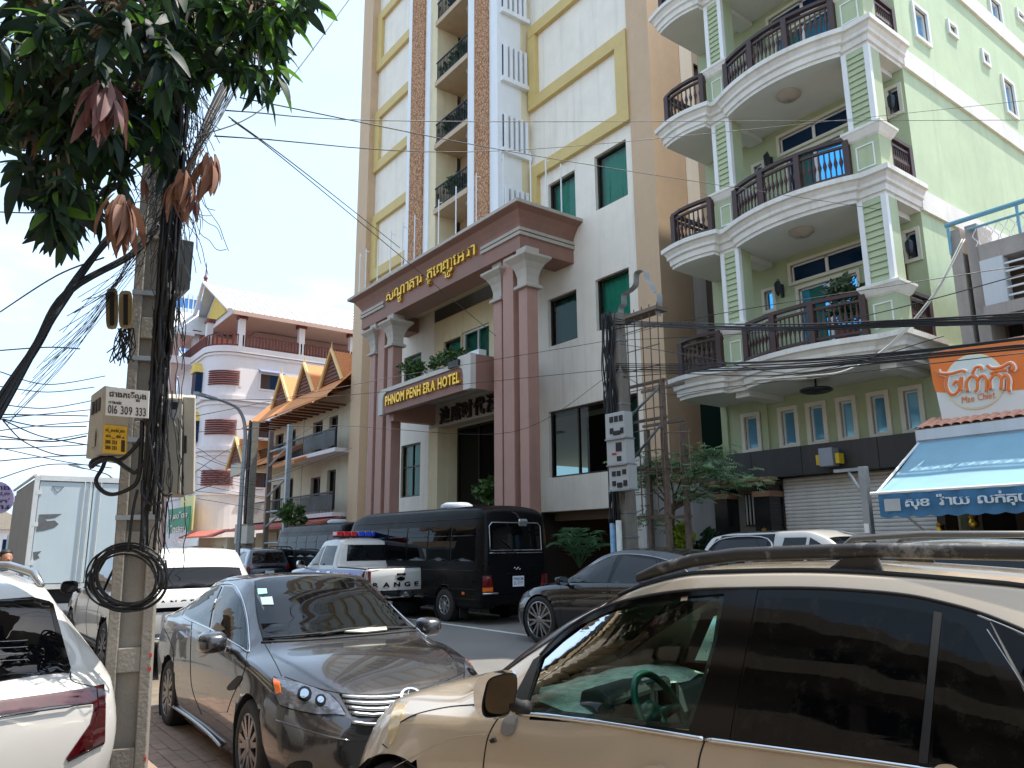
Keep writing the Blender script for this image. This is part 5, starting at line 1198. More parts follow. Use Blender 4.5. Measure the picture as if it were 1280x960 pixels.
# ------------------------------------------------------------------ dark grey sedan facing the camera
def grey_sedan():
    PA = paint('dark_grey_metallic_paint', (74, 73, 75), .7, .22, .03, dust=.12, dustcol=(.30, .27, .23))
    c = Car('parked_sedan', 'dusty dark grey sedan nosing towards the viewer beside the concrete pole', 'sedan', -7.34, 2.96, -1.5)
    st = [(-2.40,.5,.5,.56,.7,.5,.88,.44,.93,.95),(-2.28,.36,.72,.79,.66,.74,1.0,.55,1.06,1.09),(-1.9,.25,.82,.88,.64,.83,1.03,.55,1.15,1.19),(-1.5,.2,.845,.89,.62,.855,1.02,.55,1.27,1.31),(-1.0,.19,.85,.892,.6,.865,1.0,.56,1.40,1.44),(-.4,.18,.85,.892,.6,.868,.975,.575,1.46,1.505),(.05,.18,.85,.892,.6,.868,.955,.575,1.45,1.50),(.45,.18,.85,.892,.58,.866,.94,.585,1.32,1.38),(.85,.18,.85,.892,.56,.862,.925,.61,1.11,1.17),(1.12,.19,.85,.892,.55,.858,.905,.66,.965,1.02),(1.2,.19,.85,.892,.55,.855,.90,.69,.94,.985),
          (1.6,.2,.84,.89,.52,.825,.83,.65,.89,.93),(1.9,.2,.78,.85,.48,.75,.76,.58,.82,.855),(2.1,.21,.68,.76,.45,.63,.69,.48,.745,.77),(2.22,.22,.56,.64,.45,.52,.63,.38,.67,.69),(2.28,.25,.45,.52,.45,.42,.58,.3,.60,.61)]
    c.body(st, PA, [(1.35,.325,.365), (-1.35,.325,.365)], dx=.035, ring=(9, 10, 12))
    c.wheels((1.35, -1.35), .875, .325, .21, .225, 7, mat('grey_alloy', (122, 122, 124), .3, .8, var=.05), style=1)
    # windows on the visible side (and mirrored)
    dlo = [(228,768),(240,752),(257,738),(275,731),(292,731),(302,745),(309,770),(312,800),(311,815),(296,806),(262,786),(236,775)]
    c.line('window_trim', dlo, .007, M_chrome, off=.004, closed=True, L=5, mirror=True)
    c.px('rear_side_window', [(231,769),(243,753),(259,740),(274,733.5),(277.5,733.5),(266,760),(262,784),(240,774)], M_dglass, True, off=.007, round_=False, L=5); c.px('front_side_window', [(281,733),(291,734),(300,748),(306,772),(309,800),(308,811),(296,804),(265,785.5),(269,760)], M_dglass, True, off=.007, L=5)
    # windscreen with dark edge, wipers, sticker
    c.px('windscreen', [(318,727),(340,722.5),(400,720),(450,724),(480,731),(505,750),(535,783),(480,788),(400,796),(330,800),(322,770)], M_dglass, off=.006, L=9); c.line('windscreen_edge', [(318,727),(322,770),(330,801)], .008, M_gloss); c.line('windscreen_edge', [(318,727),(340,722.5),(400,720),(450,724),(480,731)], .007, M_blk2)
    M_stk = mat('pale_sticker', (150, 214, 204), .4, var=.05); c.px('sticker', [(322,737),(333,737),(334,743),(323,744)], M_stk, off=.012); c.px('sticker', [(326,748),(340,747),(342,757),(328,757)], mat('faded_sticker', (150, 170, 176), .4, var=.1), off=.012)
    c.line('wiper', [(331,800),(380,796),(440,790),(470,785)], .009, M_blk2, off=.02); c.line('wiper', [(400,796),(440,788),(500,787),(536,786)], .009, M_blk2, off=.02); c.px('wiper_cloth', [(430,792),(455,787),(482,786),(483,790),(455,793)], mat('cream_cloth', (200, 192, 176), .8), off=.025)
    c.line('cowl', [(327,803),(400,799),(480,792),(540,786)], .012, M_blk2, off=.0)
    # bonnet gap, doors, handles
    c.seam([(330,803),(345,830),(352,845)]); c.seam([(356,846),(400,861),(440,868),(480,868),(520,862),(560,850),(592,833)], L=6); c.seam([(240,776),(238,820),(240,860),(252,893)], L=6); c.seam([(309,815),(305,840),(291,870),(284,890)], L=6); c.seam([(205,786),(212,800),(217,815),(216,830)], L=6)
    for p in ([(219,793),(226,789),(234,797),(228,802)], [(246,813),(253,808),(258,818),(251,822)]): c.px('door_handle', p, PA, off=.02, skirt=.025, L=3)
    c.line('sill_moulding', [(214,880),(240,898),(262,916),(277,932)], .018, M_alu, off=.008)
    c.seam([(262,790),(264,786)], L=3); c.px('fender_badge', [(285,858),(298,845),(303,848),(295,860),(287,863)], M_blk2, off=.006, round_=True)
    c.line('roof_gap', [(275,727),(320,722)], .004, M_gap)
    # headlights: dark housing, projector, amber corner, clear cover
    M_hl = mat('lamp_housing', (118, 120, 126), .1, .7, var=.4, vs=34); 
    hl = [(341,847),(352,850),(372,853),(393,860),(412,868),(424,880),(432,894),(420,893),(398,893),(372,888),(350,881),(343,866)]
    ho = c.px('headlight', hl, M_hl, True, off=.005, L=4); c.px('amber_reflector', [(342,849),(350,853),(352,866),(346,868)], M_amber, True, off=.009, L=3)
    for u, v, r_ in ((381,868,9), (401,876,7)):
        c.px('projector', [(u+r_*math.cos(a*.524), v+r_*math.sin(a*.524)) for a in range(12)], M_gloss, True, off=.012, L=3); c.px('projector_lens', [(u+r_*.6*math.cos(a*.524), v+r_*.6*math.sin(a*.524)) for a in range(12)], M_mirglass, True, off=.015, L=3)
    c.line('lamp_trim', hl, .005, M_gloss, closed=True, L=5, mirror=True)
    c.px('headlight', [(580,850),(596,838),(603,829),(600,842),(590,856),(580,864)], M_hl, off=.006, L=4)
    # grille bars, badge, bumper opening, plate, fog lamp
    c.px('grille', [(424,868),(470,868),(520,862),(560,851),(579,843),(578,860),(560,874),(530,889),(500,897),(450,898),(438,893)], M_blk2, off=.004, L=5)
    for a in range(4):
        v = 872+a*7; c.line('grille_bar', [(428+a*4, v-1), (470, v+1), (520, v-4), (562-a*2, v-15)], .014, M_alu, off=.008, L=6)
    c.line('grille_bar', [(440,903),(470,905),(515,900)], .012, M_alu, off=.005)
    u, v = 512, 872; c.px('badge', [(u+13*math.cos(a*.4), v+10*math.sin(a*.4)) for a in range(16)], M_chrome, off=.024, L=4, skirt=.02); c.px('badge_field', [(u+10*math.cos(a*.4), v+7.5*math.sin(a*.4)) for a in range(16)], M_gloss, off=.028, L=4); c.line('badge_letter', [(510,866),(508,873),(513,877),(519,875)], .004, M_chrome, off=.032, L=3)
    c.px('bumper_intake', [(440,903),(470,905),(505,902),(500,912),(480,925),(474,960),(430,965),(425,940)], M_blk2, off=.005, L=6)
    c.line('bumper_lip', [(345,900),(390,915),(432,925),(474,926)], .006, PA); c.px('number_plate', [(476,920),(500,912),(500,945),(477,948)], M_plate, off=.03, L=6); c.px('fog_lamp', [(362,955),(375,951),(388,953),(388,962),(362,962)], M_gloss, True, off=.006, round_=True, L=4)
    c.mirror_unit(.70, 1.0, 1.0, PA, M_mirglass, .10, .11, .085)
    return c
# ------------------------------------------------------------------ the other vehicles
M_whitep = paint('white_car_paint', (184, 181, 175), 0, .36, .02, dust=.12, dustcol=(.5, .46, .4))
M_blackp = paint('black_car_paint', (12, 13, 15), .0, .25, .03, dust=.04, dustcol=(.08, .075, .07), coat=.0)
def white_suv():
    c = Car('white_crossover', 'white crossover with full-width dark red tail lamp, seen from behind', 'SUV', -7.03, -.41, 196)
    st = [(-2.20,.5,.6,.68,.62,.62,.86,.56,.90,.92),(-2.12,.36,.76,.86,.66,.80,.93,.66,1.0,1.02),(-2.0,.3,.84,.91,.68,.86,1.0,.72,1.08,1.11),(-1.9,.28,.86,.92,.7,.875,1.03,.70,1.20,1.24),(-1.7,.26,.87,.93,.7,.885,1.06,.65,1.40,1.45),(-1.5,.24,.88,.93,.7,.89,1.06,.63,1.52,1.565),
          (-.9,.22,.88,.93,.7,.89,1.04,.64,1.585,1.635),(-.2,.22,.88,.93,.7,.89,1.02,.64,1.58,1.63),(.5,.22,.88,.93,.7,.885,1.0,.62,1.42,1.47),(1.1,.22,.88,.92,.65,.87,.98,.68,1.05,1.1),(1.7,.25,.85,.91,.6,.82,.9,.62,.95,.98),(2.1,.3,.7,.8,.55,.66,.78,.5,.82,.85),(2.2,.35,.5,.6,.55,.45,.7,.35,.72,.74)]
    c.body(st, M_whitep, [(1.32,.34,.385), (-1.32,.34,.385)], ring=(9, 10, 12), dx=.035); c.wheels((1.32, -1.32), .9, .34, .22, .23, 5, M_alu)
    c.px('rear_window', [(-60,752),(0,750),(40,747),(60,752),(70,795),(80,841),(40,845),(0,852),(-60,862)], M_dglass, L=8, off=.006)
    c.px('rear_pillar_trim', [(60,752),(66,756),(78,800),(88,836),(86,842),(80,841),(70,795)], M_gloss, L=5, off=.008)
    for v in (803, 811, 819, 827): c.line('heater_line', [(-20,v+2),(0,v),(20,v-1),(34,v-2)], .0009, M_wtrim, off=.008, L=6)
    c.px('tail_lamp', [(-60,882),(0,876),(60,868),(100,862),(129,856),(131,880),(130,928),(85,952),(82,948),(112,905),(117,886),(116,878),(60,884),(0,893),(-60,902)], mat('dark_red_lens', (62, 7, 11), .07, 0, var=.3, vs=14, coat=1), L=6, off=.008)
    c.px('lamp_insert', [(120,862),(128,861),(129,920),(100,938),(116,905),(122,885)], mat('deep_red_lens', (58, 5, 9), .1, coat=1, var=.3, vs=40), L=5, off=.013)
    c.line('lamp_edge', [(84,951),(100,943),(128,929)], .006, M_gloss, off=.01); c.line('lamp_edge', [(-40,905),(0,896),(60,887),(115,880)], .004, M_gloss, off=.01)
    c.seam([(88,840),(90,851),(110,857),(126,861)], L=5); c.line('tailgate_crease', [(-20,864),(40,856),(84,847)], .003, M_whitep)
    for sd in (1, -1):
        q = MB().tube([(-1.55, .60*sd, 1.53), (-1.4, .61*sd, 1.60), (-1.0, .615*sd, 1.645), (0, .615*sd, 1.645), (.25, .61*sd, 1.59)], [.02, .028, .028, .028, .02], 8); c.part('roof_rail', q, M_alu, smooth=True)
    for sd in (1, -1): c.panel('side_window', [(-1.5, 1.1), (.75, 1.05), (.3, 1.42), (-.3, 1.56), (-1.2, 1.5)], M_dglass, c.ray_side(sd), .12, .005)
    c.mirror_unit(.75, 1.03, 1.08, M_whitep, M_mirglass)
def large_suv():
    c = Car('white_luxury_suv', 'white luxury SUV seen from behind, half hidden by the concrete pole', 'SUV', -14.13, 3.09, 180.8)
    st = [(-2.46,.55,.72,.8,.7,.74,.96,.7,1.0,1.02),(-2.40,.4,.86,.93,.7,.88,1.05,.80,1.1,1.12),(-2.3,.34,.9,.96,.7,.92,1.1,.80,1.2,1.23),(-2.1,.32,.9,.97,.72,.94,1.12,.74,1.52,1.56),(-1.95,.31,.9,.97,.72,.94,1.12,.70,1.69,1.73),(-1.4,.3,.9,.98,.72,.945,1.11,.70,1.735,1.775),(0,.3,.9,.98,.72,.945,1.1,.7,1.74,1.785),(.5,.3,.9,.98,.7,.94,1.09,.68,1.65,1.7),(1.1,.3,.9,.97,.7,.93,1.08,.72,1.2,1.24),(1.3,.3,.9,.97,.7,.92,1.07,.76,1.11,1.15),(2.0,.32,.88,.95,.65,.88,1.0,.72,1.04,1.07),(2.35,.36,.78,.88,.6,.76,.9,.62,.95,.97),(2.5,.42,.6,.7,.6,.58,.82,.5,.86,.87)]
    c.body(st, M_whitep, [(1.46,.38,.43), (-1.46,.38,.43)], dx=.05, ring=(8, 9, 10)); c.wheels((1.46, -1.46), .96, .38, .26, .27, 7, mat('dark_alloy', (70, 70, 74), .3, .8, var=.05), style=1)
    c.panel('rear_window', [(-.74, 1.2), (.74, 1.2), (.66, 1.62), (-.66, 1.62)], M_dglass, c.ray_end(-1), .1, .006)
    c.panel('roof_spoiler', [(-2.15, -.68), (-2.15, .68), (-1.9, .68), (-1.9, -.68)], M_whitep, c.ray_top(), .12, .02, .03)
    for sd in (1, -1): c.panel('side_window', [(-1.9, 1.16), (-1.0, 1.15), (.85, 1.13), (.45, 1.5), (.1, 1.62), (-1.4, 1.63), (-1.9, 1.5)], M_dglass, c.ray_side(sd), .12, .005); c.panel('tail_lamp', [(sd*.70, .92), (sd*.92, .92), (sd*.92, 1.14), (sd*.74, 1.14)], M_redlamp, c.ray_end(-1), .06, .008)
    for sd in (1, -1):
        for x in (.0, -1.05): c.line('window_pillar', [(x, 1.14), (x-.05, 1.62)], .02, M_gloss, c.ray_side(sd), .1, off=.006)
        c.line('sill_trim', [(-1.0, .42), (1.0, .42)], .02, M_blk2, c.ray_side(sd), .15); c.line('door_vent', [(1.0, .95), (.98, .55)], .014, M_alu, c.ray_side(sd), .1); c.seam([(.95, 1.1), (.98, .7), (.95, .4)], c.ray_side(sd), .1); c.seam([(-.1, 1.1), (-.12, .4)], c.ray_side(sd), .1); c.seam([(-1.05, 1.12), (-1.0, .8), (-1.15, .6)], c.ray_side(sd), .1)
    c.panel('rear_trim', [(-.9, .90), (.9, .90), (.9, .96), (-.9, .96)], M_gloss, c.ray_end(-1), .1, .006); c.panel('rear_panel', [(-.42, .72), (.42, .72), (.42, .9), (-.42, .9)], mat('silver_trim_panel', (170, 172, 176), .4, .5), c.ray_end(-1), .1, .01)
    plate(c, -2.475, 0, .78, .42, .13, [], -1)
    c.panel('bumper_trim', [(-.88, .44), (.88, .44), (.86, .56), (-.86, .56)], M_blk2, c.ray_end(-1), .1, .008); c.panel('bumper_bar', [(-.9, .56), (.9, .56), (.9, .62), (-.9, .62)], M_alu, c.ray_end(-1), .1, .012)
    t = MB(); letters(t, list('RANGE'), (-2.45, .60, 1.0), (0, -1, 0), (0, 0, 1), .58, .055, .005, .02, .45); c.part('lettering', t, M_gloss); t = MB(); letters(t, list('ROVER'), (-2.45, -.06, 1.0), (0, -1, 0), (0, 0, 1), .58, .055, .005, .02, .45); c.part('lettering', t, M_gloss)
    c.mirror_unit(1.02, 1.1, 1.15, M_gloss, M_dglass, .11, .13, .1)
PK_ST = [(-2.66,.5,.78,.84,.8,.82,1.05,.80,1.10,1.105),(-2.62,.45,.84,.92,.8,.90,1.10,.86,1.135,1.14),(-1.0,.42,.86,.93,.8,.905,1.13,.87,1.16,1.17),(-.92,.42,.86,.93,.8,.905,1.13,.82,1.25,1.27),(-.80,.42,.86,.93,.8,.905,1.13,.70,1.70,1.745),(-.3,.42,.86,.93,.8,.905,1.13,.69,1.78,1.83),(.3,.42,.86,.93,.8,.905,1.12,.68,1.75,1.8),(.6,.42,.86,.93,.8,.9,1.11,.68,1.6,1.65),(1.15,.42,.86,.93,.8,.895,1.1,.74,1.18,1.22),(1.35,.42,.86,.93,.75,.89,1.08,.76,1.12,1.16),(2.1,.42,.84,.91,.7,.86,1.02,.72,1.07,1.1),(2.5,.45,.74,.84,.65,.74,.9,.6,.96,.98),(2.66,.5,.58,.66,.65,.55,.82,.46,.86,.87)]
def pickup(name, label, x, y, h, pm, police):
    c = Car(name, label, 'pickup truck', x, y, h)
    c.body(PK_ST, pm, [(1.6,.39,.44), (-1.62,.39,.44)], dx=.05, ring=(8, 9, 10)); c.wheels((1.6, -1.62), .93, .39, .25, .25, 6, M_alu)
    c.panel('rear_window', [(-.62, 1.28), (.62, 1.28), (.56, 1.66), (-.56, 1.66)], M_dglass, lambda u, v: (Vector((-1.6, u, v)), Vector((1, 0, 0))), .1, .006)
    for sd in (1, -1):
        c.panel('side_window', [(-.68, 1.19), (.14, 1.18), (.1, 1.65), (-.62, 1.64)], M_dglass, c.ray_side(sd), .1, .005); c.panel('side_window', [(.22, 1.18), (1.0, 1.16), (.6, 1.52), (.18, 1.65)], M_dglass, c.ray_side(sd), .1, .005)
        c.panel('tail_lamp', [(sd*.80, .72), (sd*.93, .72), (sd*.93, 1.08), (sd*.80, 1.08)], M_redlamp, c.ray_end(-1), .06, .012); c.panel('tail_lamp', [(-2.62, .74), (-2.42, .74), (-2.42, 1.08), (-2.62, 1.08)], M_redlamp, c.ray_side(sd), .06, .012)
        c.line('sill_step', [(-.9, .45), (1.1, .45)], .05, M_blk2, c.ray_side(sd), .15)
        for x_ in (.16, -.78, 1.1): c.seam([(x_, 1.15), (x_+.02, .5)], c.ray_side(sd), .1)
        c.seam([(-.93, 1.12), (-.95, .5)], c.ray_side(sd), .1)
        for x_ in (.0, -.65): c.panel('door_handle', [(x_, 1.0), (x_+.2, 1.0), (x_+.2, 1.04), (x_, 1.04)], M_chrome, c.ray_side(sd), .06, .025, .03)
        c.line('wheel_lip', [(-1.62+.46*math.cos(t), .39+.46*math.sin(t)) for t in [i*math.pi/10 for i in range(11)]], .02, M_blk2, c.ray_side(sd), .1)
    c.line('bed_rail', [(-2.6, .88), (-1.0, .89)], .02, M_blk2, c.ray_top(), .2); c.line('bed_rail', [(-2.6, -.88), (-1.0, -.89)], .02, M_blk2, c.ray_top(), .2); c.line('tailgate_cap', [(-2.61, -.86), (-2.61, .86)], .018, M_blk2, c.ray_top(), .2)
    c.seam([(-.77, .68), (-.77, 1.08), (.77, 1.08), (.77, .68)], c.ray_end(-1), .1, closed=True)
    c.panel('bumper', [(-.86, .46), (.86, .46), (.88, .66), (-.88, .66)], M_chrome if police else M_blk2, c.ray_end(-1), .08, .09, .1)
    c.panel('tailgate_handle', [(-.12, .97), (.12, .97), (.12, 1.02), (-.12, 1.02)], M_chrome, c.ray_end(-1), .06, .02)
    c.mirror_unit(1.0, 1.08, 1.2, M_chrome if police else M_blk2, M_mirglass, .1, .11, .1)
    if police:
        b = [(.11*math.cos(a*.4), .9+.045*math.sin(a*.4)) for a in range(16)]; c.panel('badge', b, M_gloss, c.ray_end(-1), .04, .012)
        t = MB(); letters(t, list('RANGER'), (-2.668, .74, .73), (0, -1, 0), (0, 0, 1), 1.48, .1, .006, .03, .5); c.part('lettering', t, M_gloss)
        M_pb = mat('police_blue', (44, 60, 150), .3, coat=1, var=.03)
        for sd in (1, -1):
            c.panel('blue_stripe', [(-2.4, .88), (-1.0, .86), (1.0, .84), (2.1, .82), (2.1, .97), (1.1, 1.07), (-.9, 1.1), (-2.4, 1.1)], M_pb, c.ray_side(sd), .1, .006)
            t = MB(); 
            if sd > 0: letters(t, ['ន', 'គ', 'រ', 'បា', 'ល'], (-.95, .99, .93), (-1, 0, 0), (0, 0, 1), .9, .1, .004, .01, .1); c.part('lettering', t, M_wtrim)
        for i, (m, n_) in enumerate(((mat('red_beacon', (196, 30, 34), .15, coat=1, var=.1, vs=30), 1), (mat('blue_beacon', (34, 70, 190), .15, coat=1, var=.1, vs=30), -1))):
            q = MB()
            for k in range(3): q.box(-.22, .06, n_*(.02+.2*k), n_*(.2+.2*k), 1.88, 1.99)
            c.part('light_bar', q, m, bevel=.015, kind='stuff')
        c.part('light_bar_base', MB().box(-.2, .04, -.6, .6, 1.845, 1.879), M_blk2); c.part('light_bar_base', MB().box(-.1, 0, -.04, .04, 1.82, 1.846), M_blk2)
    else:
        q = MB().prism([(-1.75, 1.17), (-1.25, 1.17), (-.95, 1.72), (-1.1, 1.74)], 'y', -.84, -.76); q.prism([(-1.75, 1.17), (-1.25, 1.17), (-.95, 1.72), (-1.1, 1.74)], 'y', .76, .84); q.box(-1.12, -.95, -.84, .84, 1.72, 1.77); c.part('sport_bar', q, M_blk2, kind='stuff')
    if police: c.root.scale = (1.03, 1.03, 1.1)
    return c
BUS_ST = [(-3.56,.45,.8,.86,1.0,.86,1.3,.84,1.35,1.36),(-3.52,.38,.95,.99,1.0,.985,1.45,.88,2.35,2.42),(-3.42,.36,.97,1.01,1.0,1.005,1.5,.9,2.5,2.62),(-3.2,.35,.98,1.015,1.0,1.01,1.5,.9,2.58,2.72),(-2,.35,.98,1.015,1.0,1.01,1.5,.9,2.6,2.75),(2.2,.35,.98,1.015,1.0,1.01,1.5,.9,2.6,2.75),(2.9,.35,.98,1.01,1.0,1.0,1.45,.9,2.5,2.62),(3.25,.35,.97,1.0,.9,.98,1.35,.88,2.1,2.2),(3.5,.38,.92,.96,.8,.93,1.2,.86,1.4,1.45),(3.58,.45,.8,.86,.8,.8,1.0,.75,1.1,1.12)]
def bus(label, x, y, h, group):
    c = Car('minibus', label, 'bus', x, y, h, group); pm = mat('black_bus_paint', (11, 11, 13), .3, 0, .05, spec=.14)
    c.body(BUS_ST, pm, [(2.3,.39,.46), (-2.0,.39,.46)], dx=.07, ring=(8, 9, 10)); c.wheels((2.3, -2.0), 1.0, .39, .24, .22, 8, M_alu)
    for sd in (1, -1):
        for i in range(6):
            x0 = -3.25+i*1.02; c.panel('side_window', [(x0, 1.42), (x0+.96, 1.42), (x0+.96, 2.24), (x0, 2.24)], mat('black_bus_glass', (5, 6, 7), .02, 0, var=0, spec=.2), c.ray_side(sd), .16, .006)
            c.line('window_rail', [(x0, 2.0), (x0+.96, 2.0)], .012, M_gloss, c.ray_side(sd), .2, off=.008, curve=False)
        for z in (1.2, .78, .56): c.line('body_rib', [(-3.4, z), (3.2, z)], .012, pm, c.ray_side(sd), .2, curve=False)
        c.panel('tail_lamp', [(sd*.72, .84), (sd*.97, .84), (sd*.97, 1.1), (sd*.76, 1.1)], M_redlamp, c.ray_end(-1), .07, .015); c.panel('tail_lamp', [(sd*.72, .74), (sd*.97, .74), (sd*.97, .835), (sd*.72, .835)], M_amber, c.ray_end(-1), .07, .015)
        c.panel('side_marker', [(-2.85, .66), (-2.75, .66), (-2.75, .72), (-2.85, .72)], M_amber, c.ray_side(sd), .06, .015)
        c.line('gutter', [(-3.3, 2.4), (2.8, 2.4)], .014, pm, c.ray_side(sd), .2, curve=False)
        c.line('wheel_lip', [(-2.0+.47*math.cos(t), .39+.47*math.sin(t)) for t in [i*math.pi/10 for i in range(11)]], .018, pm, c.ray_side(sd), .1)
    rw = [(-.78, 1.66), (.78, 1.66), (.78, 2.22), (.7, 2.3), (-.7, 2.3), (-.78, 2.22)]
    c.panel('rear_window', rw, M_dglass, c.ray_end(-1), .12, .006); c.line('window_seal', rw, .014, M_alu, c.ray_end(-1), .1, closed=True, curve=False, off=.006); c.line('rear_rail', [(-.8, 1.6), (.8, 1.6)], .012, M_alu, c.ray_end(-1), .15, off=.006)
    c.line('wiper', [(.0, 1.56), (.3, 1.8), (.45, 1.9)], .012, M_blk2, c.ray_end(-1), .1, off=.03)
    for z in (1.3, .62): c.line('body_rib', [(-.95, z), (.95, z)], .012, pm, c.ray_end(-1), .2, curve=False)
    c.line('plate_lamp', [(.35, 1.12), (-.35, 1.12)], .02, pm, c.ray_end(-1), .15, off=.03); plate(c, -3.585, -.02, .95, .34, .24, ['PHNOM', '2C-7777'], -1)
    c.line('badge', [(.1, 1.24), (.06, 1.27), (.04, 1.21), (-.04, 1.27), (-.06, 1.21), (-.1, 1.24)], .009, M_chrome, c.ray_end(-1), .03, off=.01)
    c.panel('bumper', [(-.95, .42), (.95, .42), (.97, .66), (-.97, .66)], pm, c.ray_end(-1), .12, .06, .07); c.line('bumper_trim', [(.97, .7), (.6, .7)], .025, M_alu, c.ray_end(-1), .1, off=.05)
    q = MB().tube([(-3.42, .05, 2.56), (-3.62, .05, 2.5), (-3.7, .0, 2.36)], .018, 6); c.part('mirror_arm', q, M_blk2); q = MB().obox((-3.72, -.06, 2.3), (.02, 0, .03), (0, .13, 0), (-.02, 0, .06)); c.part('parking_mirror', q, M_alu, bevel=.02)
    q = MB(); q.lathe([(.42, 0), (.42, .08), (.3, .14), (.01, .15)], 20, (-1.2, .1, 2.74)); q = c.part('roof_vent', q, mat('pale_roof_vent', (176, 182, 186), .4), smooth=True)
    c.part('mud_flap', MB().box(-2.62, -2.6, .72, .98, .12, .45), M_blk2)
    return c
def black_sedan():
    c = Car('black_fastback', 'glossy black fastback car with multi-spoke wheels in front of the bus', 'sedan', -9.85, 10.35, 184)
    k = 1.14
    st = [(-2.40,.5,.6,.66,.7,.6,.92,.5,.98,1.0),(-2.25,.3,.8,.88,.68,.82,1.03,.6,1.08,1.1),(-1.9,.22,.86,.93,.66,.89,1.05,.6,1.16,1.2),(-1.4,.2,.88,.95,.64,.91,1.02,.58,1.31,1.35),(-.8,.19,.88,.95,.62,.91,.99,.58,1.425,1.46),(-.2,.19,.88,.95,.62,.91,.96,.59,1.45,1.5),(.3,.19,.88,.95,.6,.91,.945,.6,1.38,1.43),(.8,.19,.88,.95,.58,.905,.93,.64,1.15,1.2),(1.15,.2,.88,.95,.57,.9,.92,.7,.98,1.02),(1.6,.2,.87,.94,.55,.88,.87,.68,.91,.94),(2.05,.22,.78,.86,.5,.76,.76,.58,.8,.82),(2.3,.25,.6,.68,.48,.56,.66,.42,.69,.7),(2.38,.3,.45,.52,.48,.4,.6,.3,.62,.63)]
    st = [tuple(v*k for v in s) for s in st]
    pb = paint('glossy_black_paint', (9, 10, 12), 0, .2, .03, coat=.8)
    c.body(st, pb, [(1.5*k,.37*k,.40*k), (-1.48*k,.37*k,.40*k)], dx=.045, ring=(9, 10, 12)); c.wheels((1.5*k, -1.48*k), .93*k, .37*k, .23*k, .285*k, 7, mat('polished_alloy', (150, 150, 152), .25, .85, var=.05), style=1)
    S = lambda P: [(a*k, b*k) for a, b in P]
    for sd in (1, -1):
        c.panel('window_trim', S([(-1.5, 1.07), (-1.2, 1.24), (-.7, 1.36), (-.1, 1.40), (.3, 1.33), (.95, 1.0), (.9, .96), (-1.45, 1.03)]), M_gloss, c.ray_side(sd), .1, .003); c.line('window_trim', S([(-1.5, 1.07), (-1.2, 1.24), (-.7, 1.36), (-.1, 1.40), (.3, 1.33), (.95, 1.0)]), .009, M_alu, c.ray_side(sd), .08, off=.004)
        c.panel('front_side_window', S([(.02, .985), (.88, .975), (.3, 1.31), (.02, 1.375)]), M_dglass, c.ray_side(sd), .1, .007); c.panel('rear_side_window', S([(-.04, .985), (-1.0, 1.01), (-.8, 1.31), (-.1, 1.38)]), M_dglass, c.ray_side(sd), .1, .007); c.panel('rear_side_window', S([(-1.05, 1.02), (-1.42, 1.055), (-1.18, 1.22), (-.85, 1.31)]), M_dglass, c.ray_side(sd), .1, .007)
        for x_ in (0, 1.0, -1.05): c.seam(S([(x_, .95), (x_-.02, .3)]), c.ray_side(sd), .1)
        for x_ in (.15, -.85): c.panel('door_handle', S([(x_, .84), (x_-.2, .84), (x_-.2, .875), (x_, .875)]), M_blackp, c.ray_side(sd), .06, .012, .015)
        c.line('sill_trim', S([(-1.0, .24), (1.0, .24)]), .02, M_alu, c.ray_side(sd), .15)
        c.panel('headlight', S([(1.75, .72), (2.15, .66), (2.2, .7), (1.85, .8)]), M_gloss, c.ray_side(sd), .06, .008)
    c.panel('rear_screen', S([(-2.0, -.5), (-2.0, .5), (-1.1, .52), (-1.1, -.52)]), M_dglass, c.ray_top(), .12, .006); c.panel('windscreen', S([(.5, -.56), (.5, .56), (1.08, .64), (1.08, -.64)]), M_dglass, c.ray_top(), .12, .006)
    c.mirror_unit(.86*k, 1.05*k, 1.0*k, M_blackp, M_mirglass, .1, .11, .08)
    return c
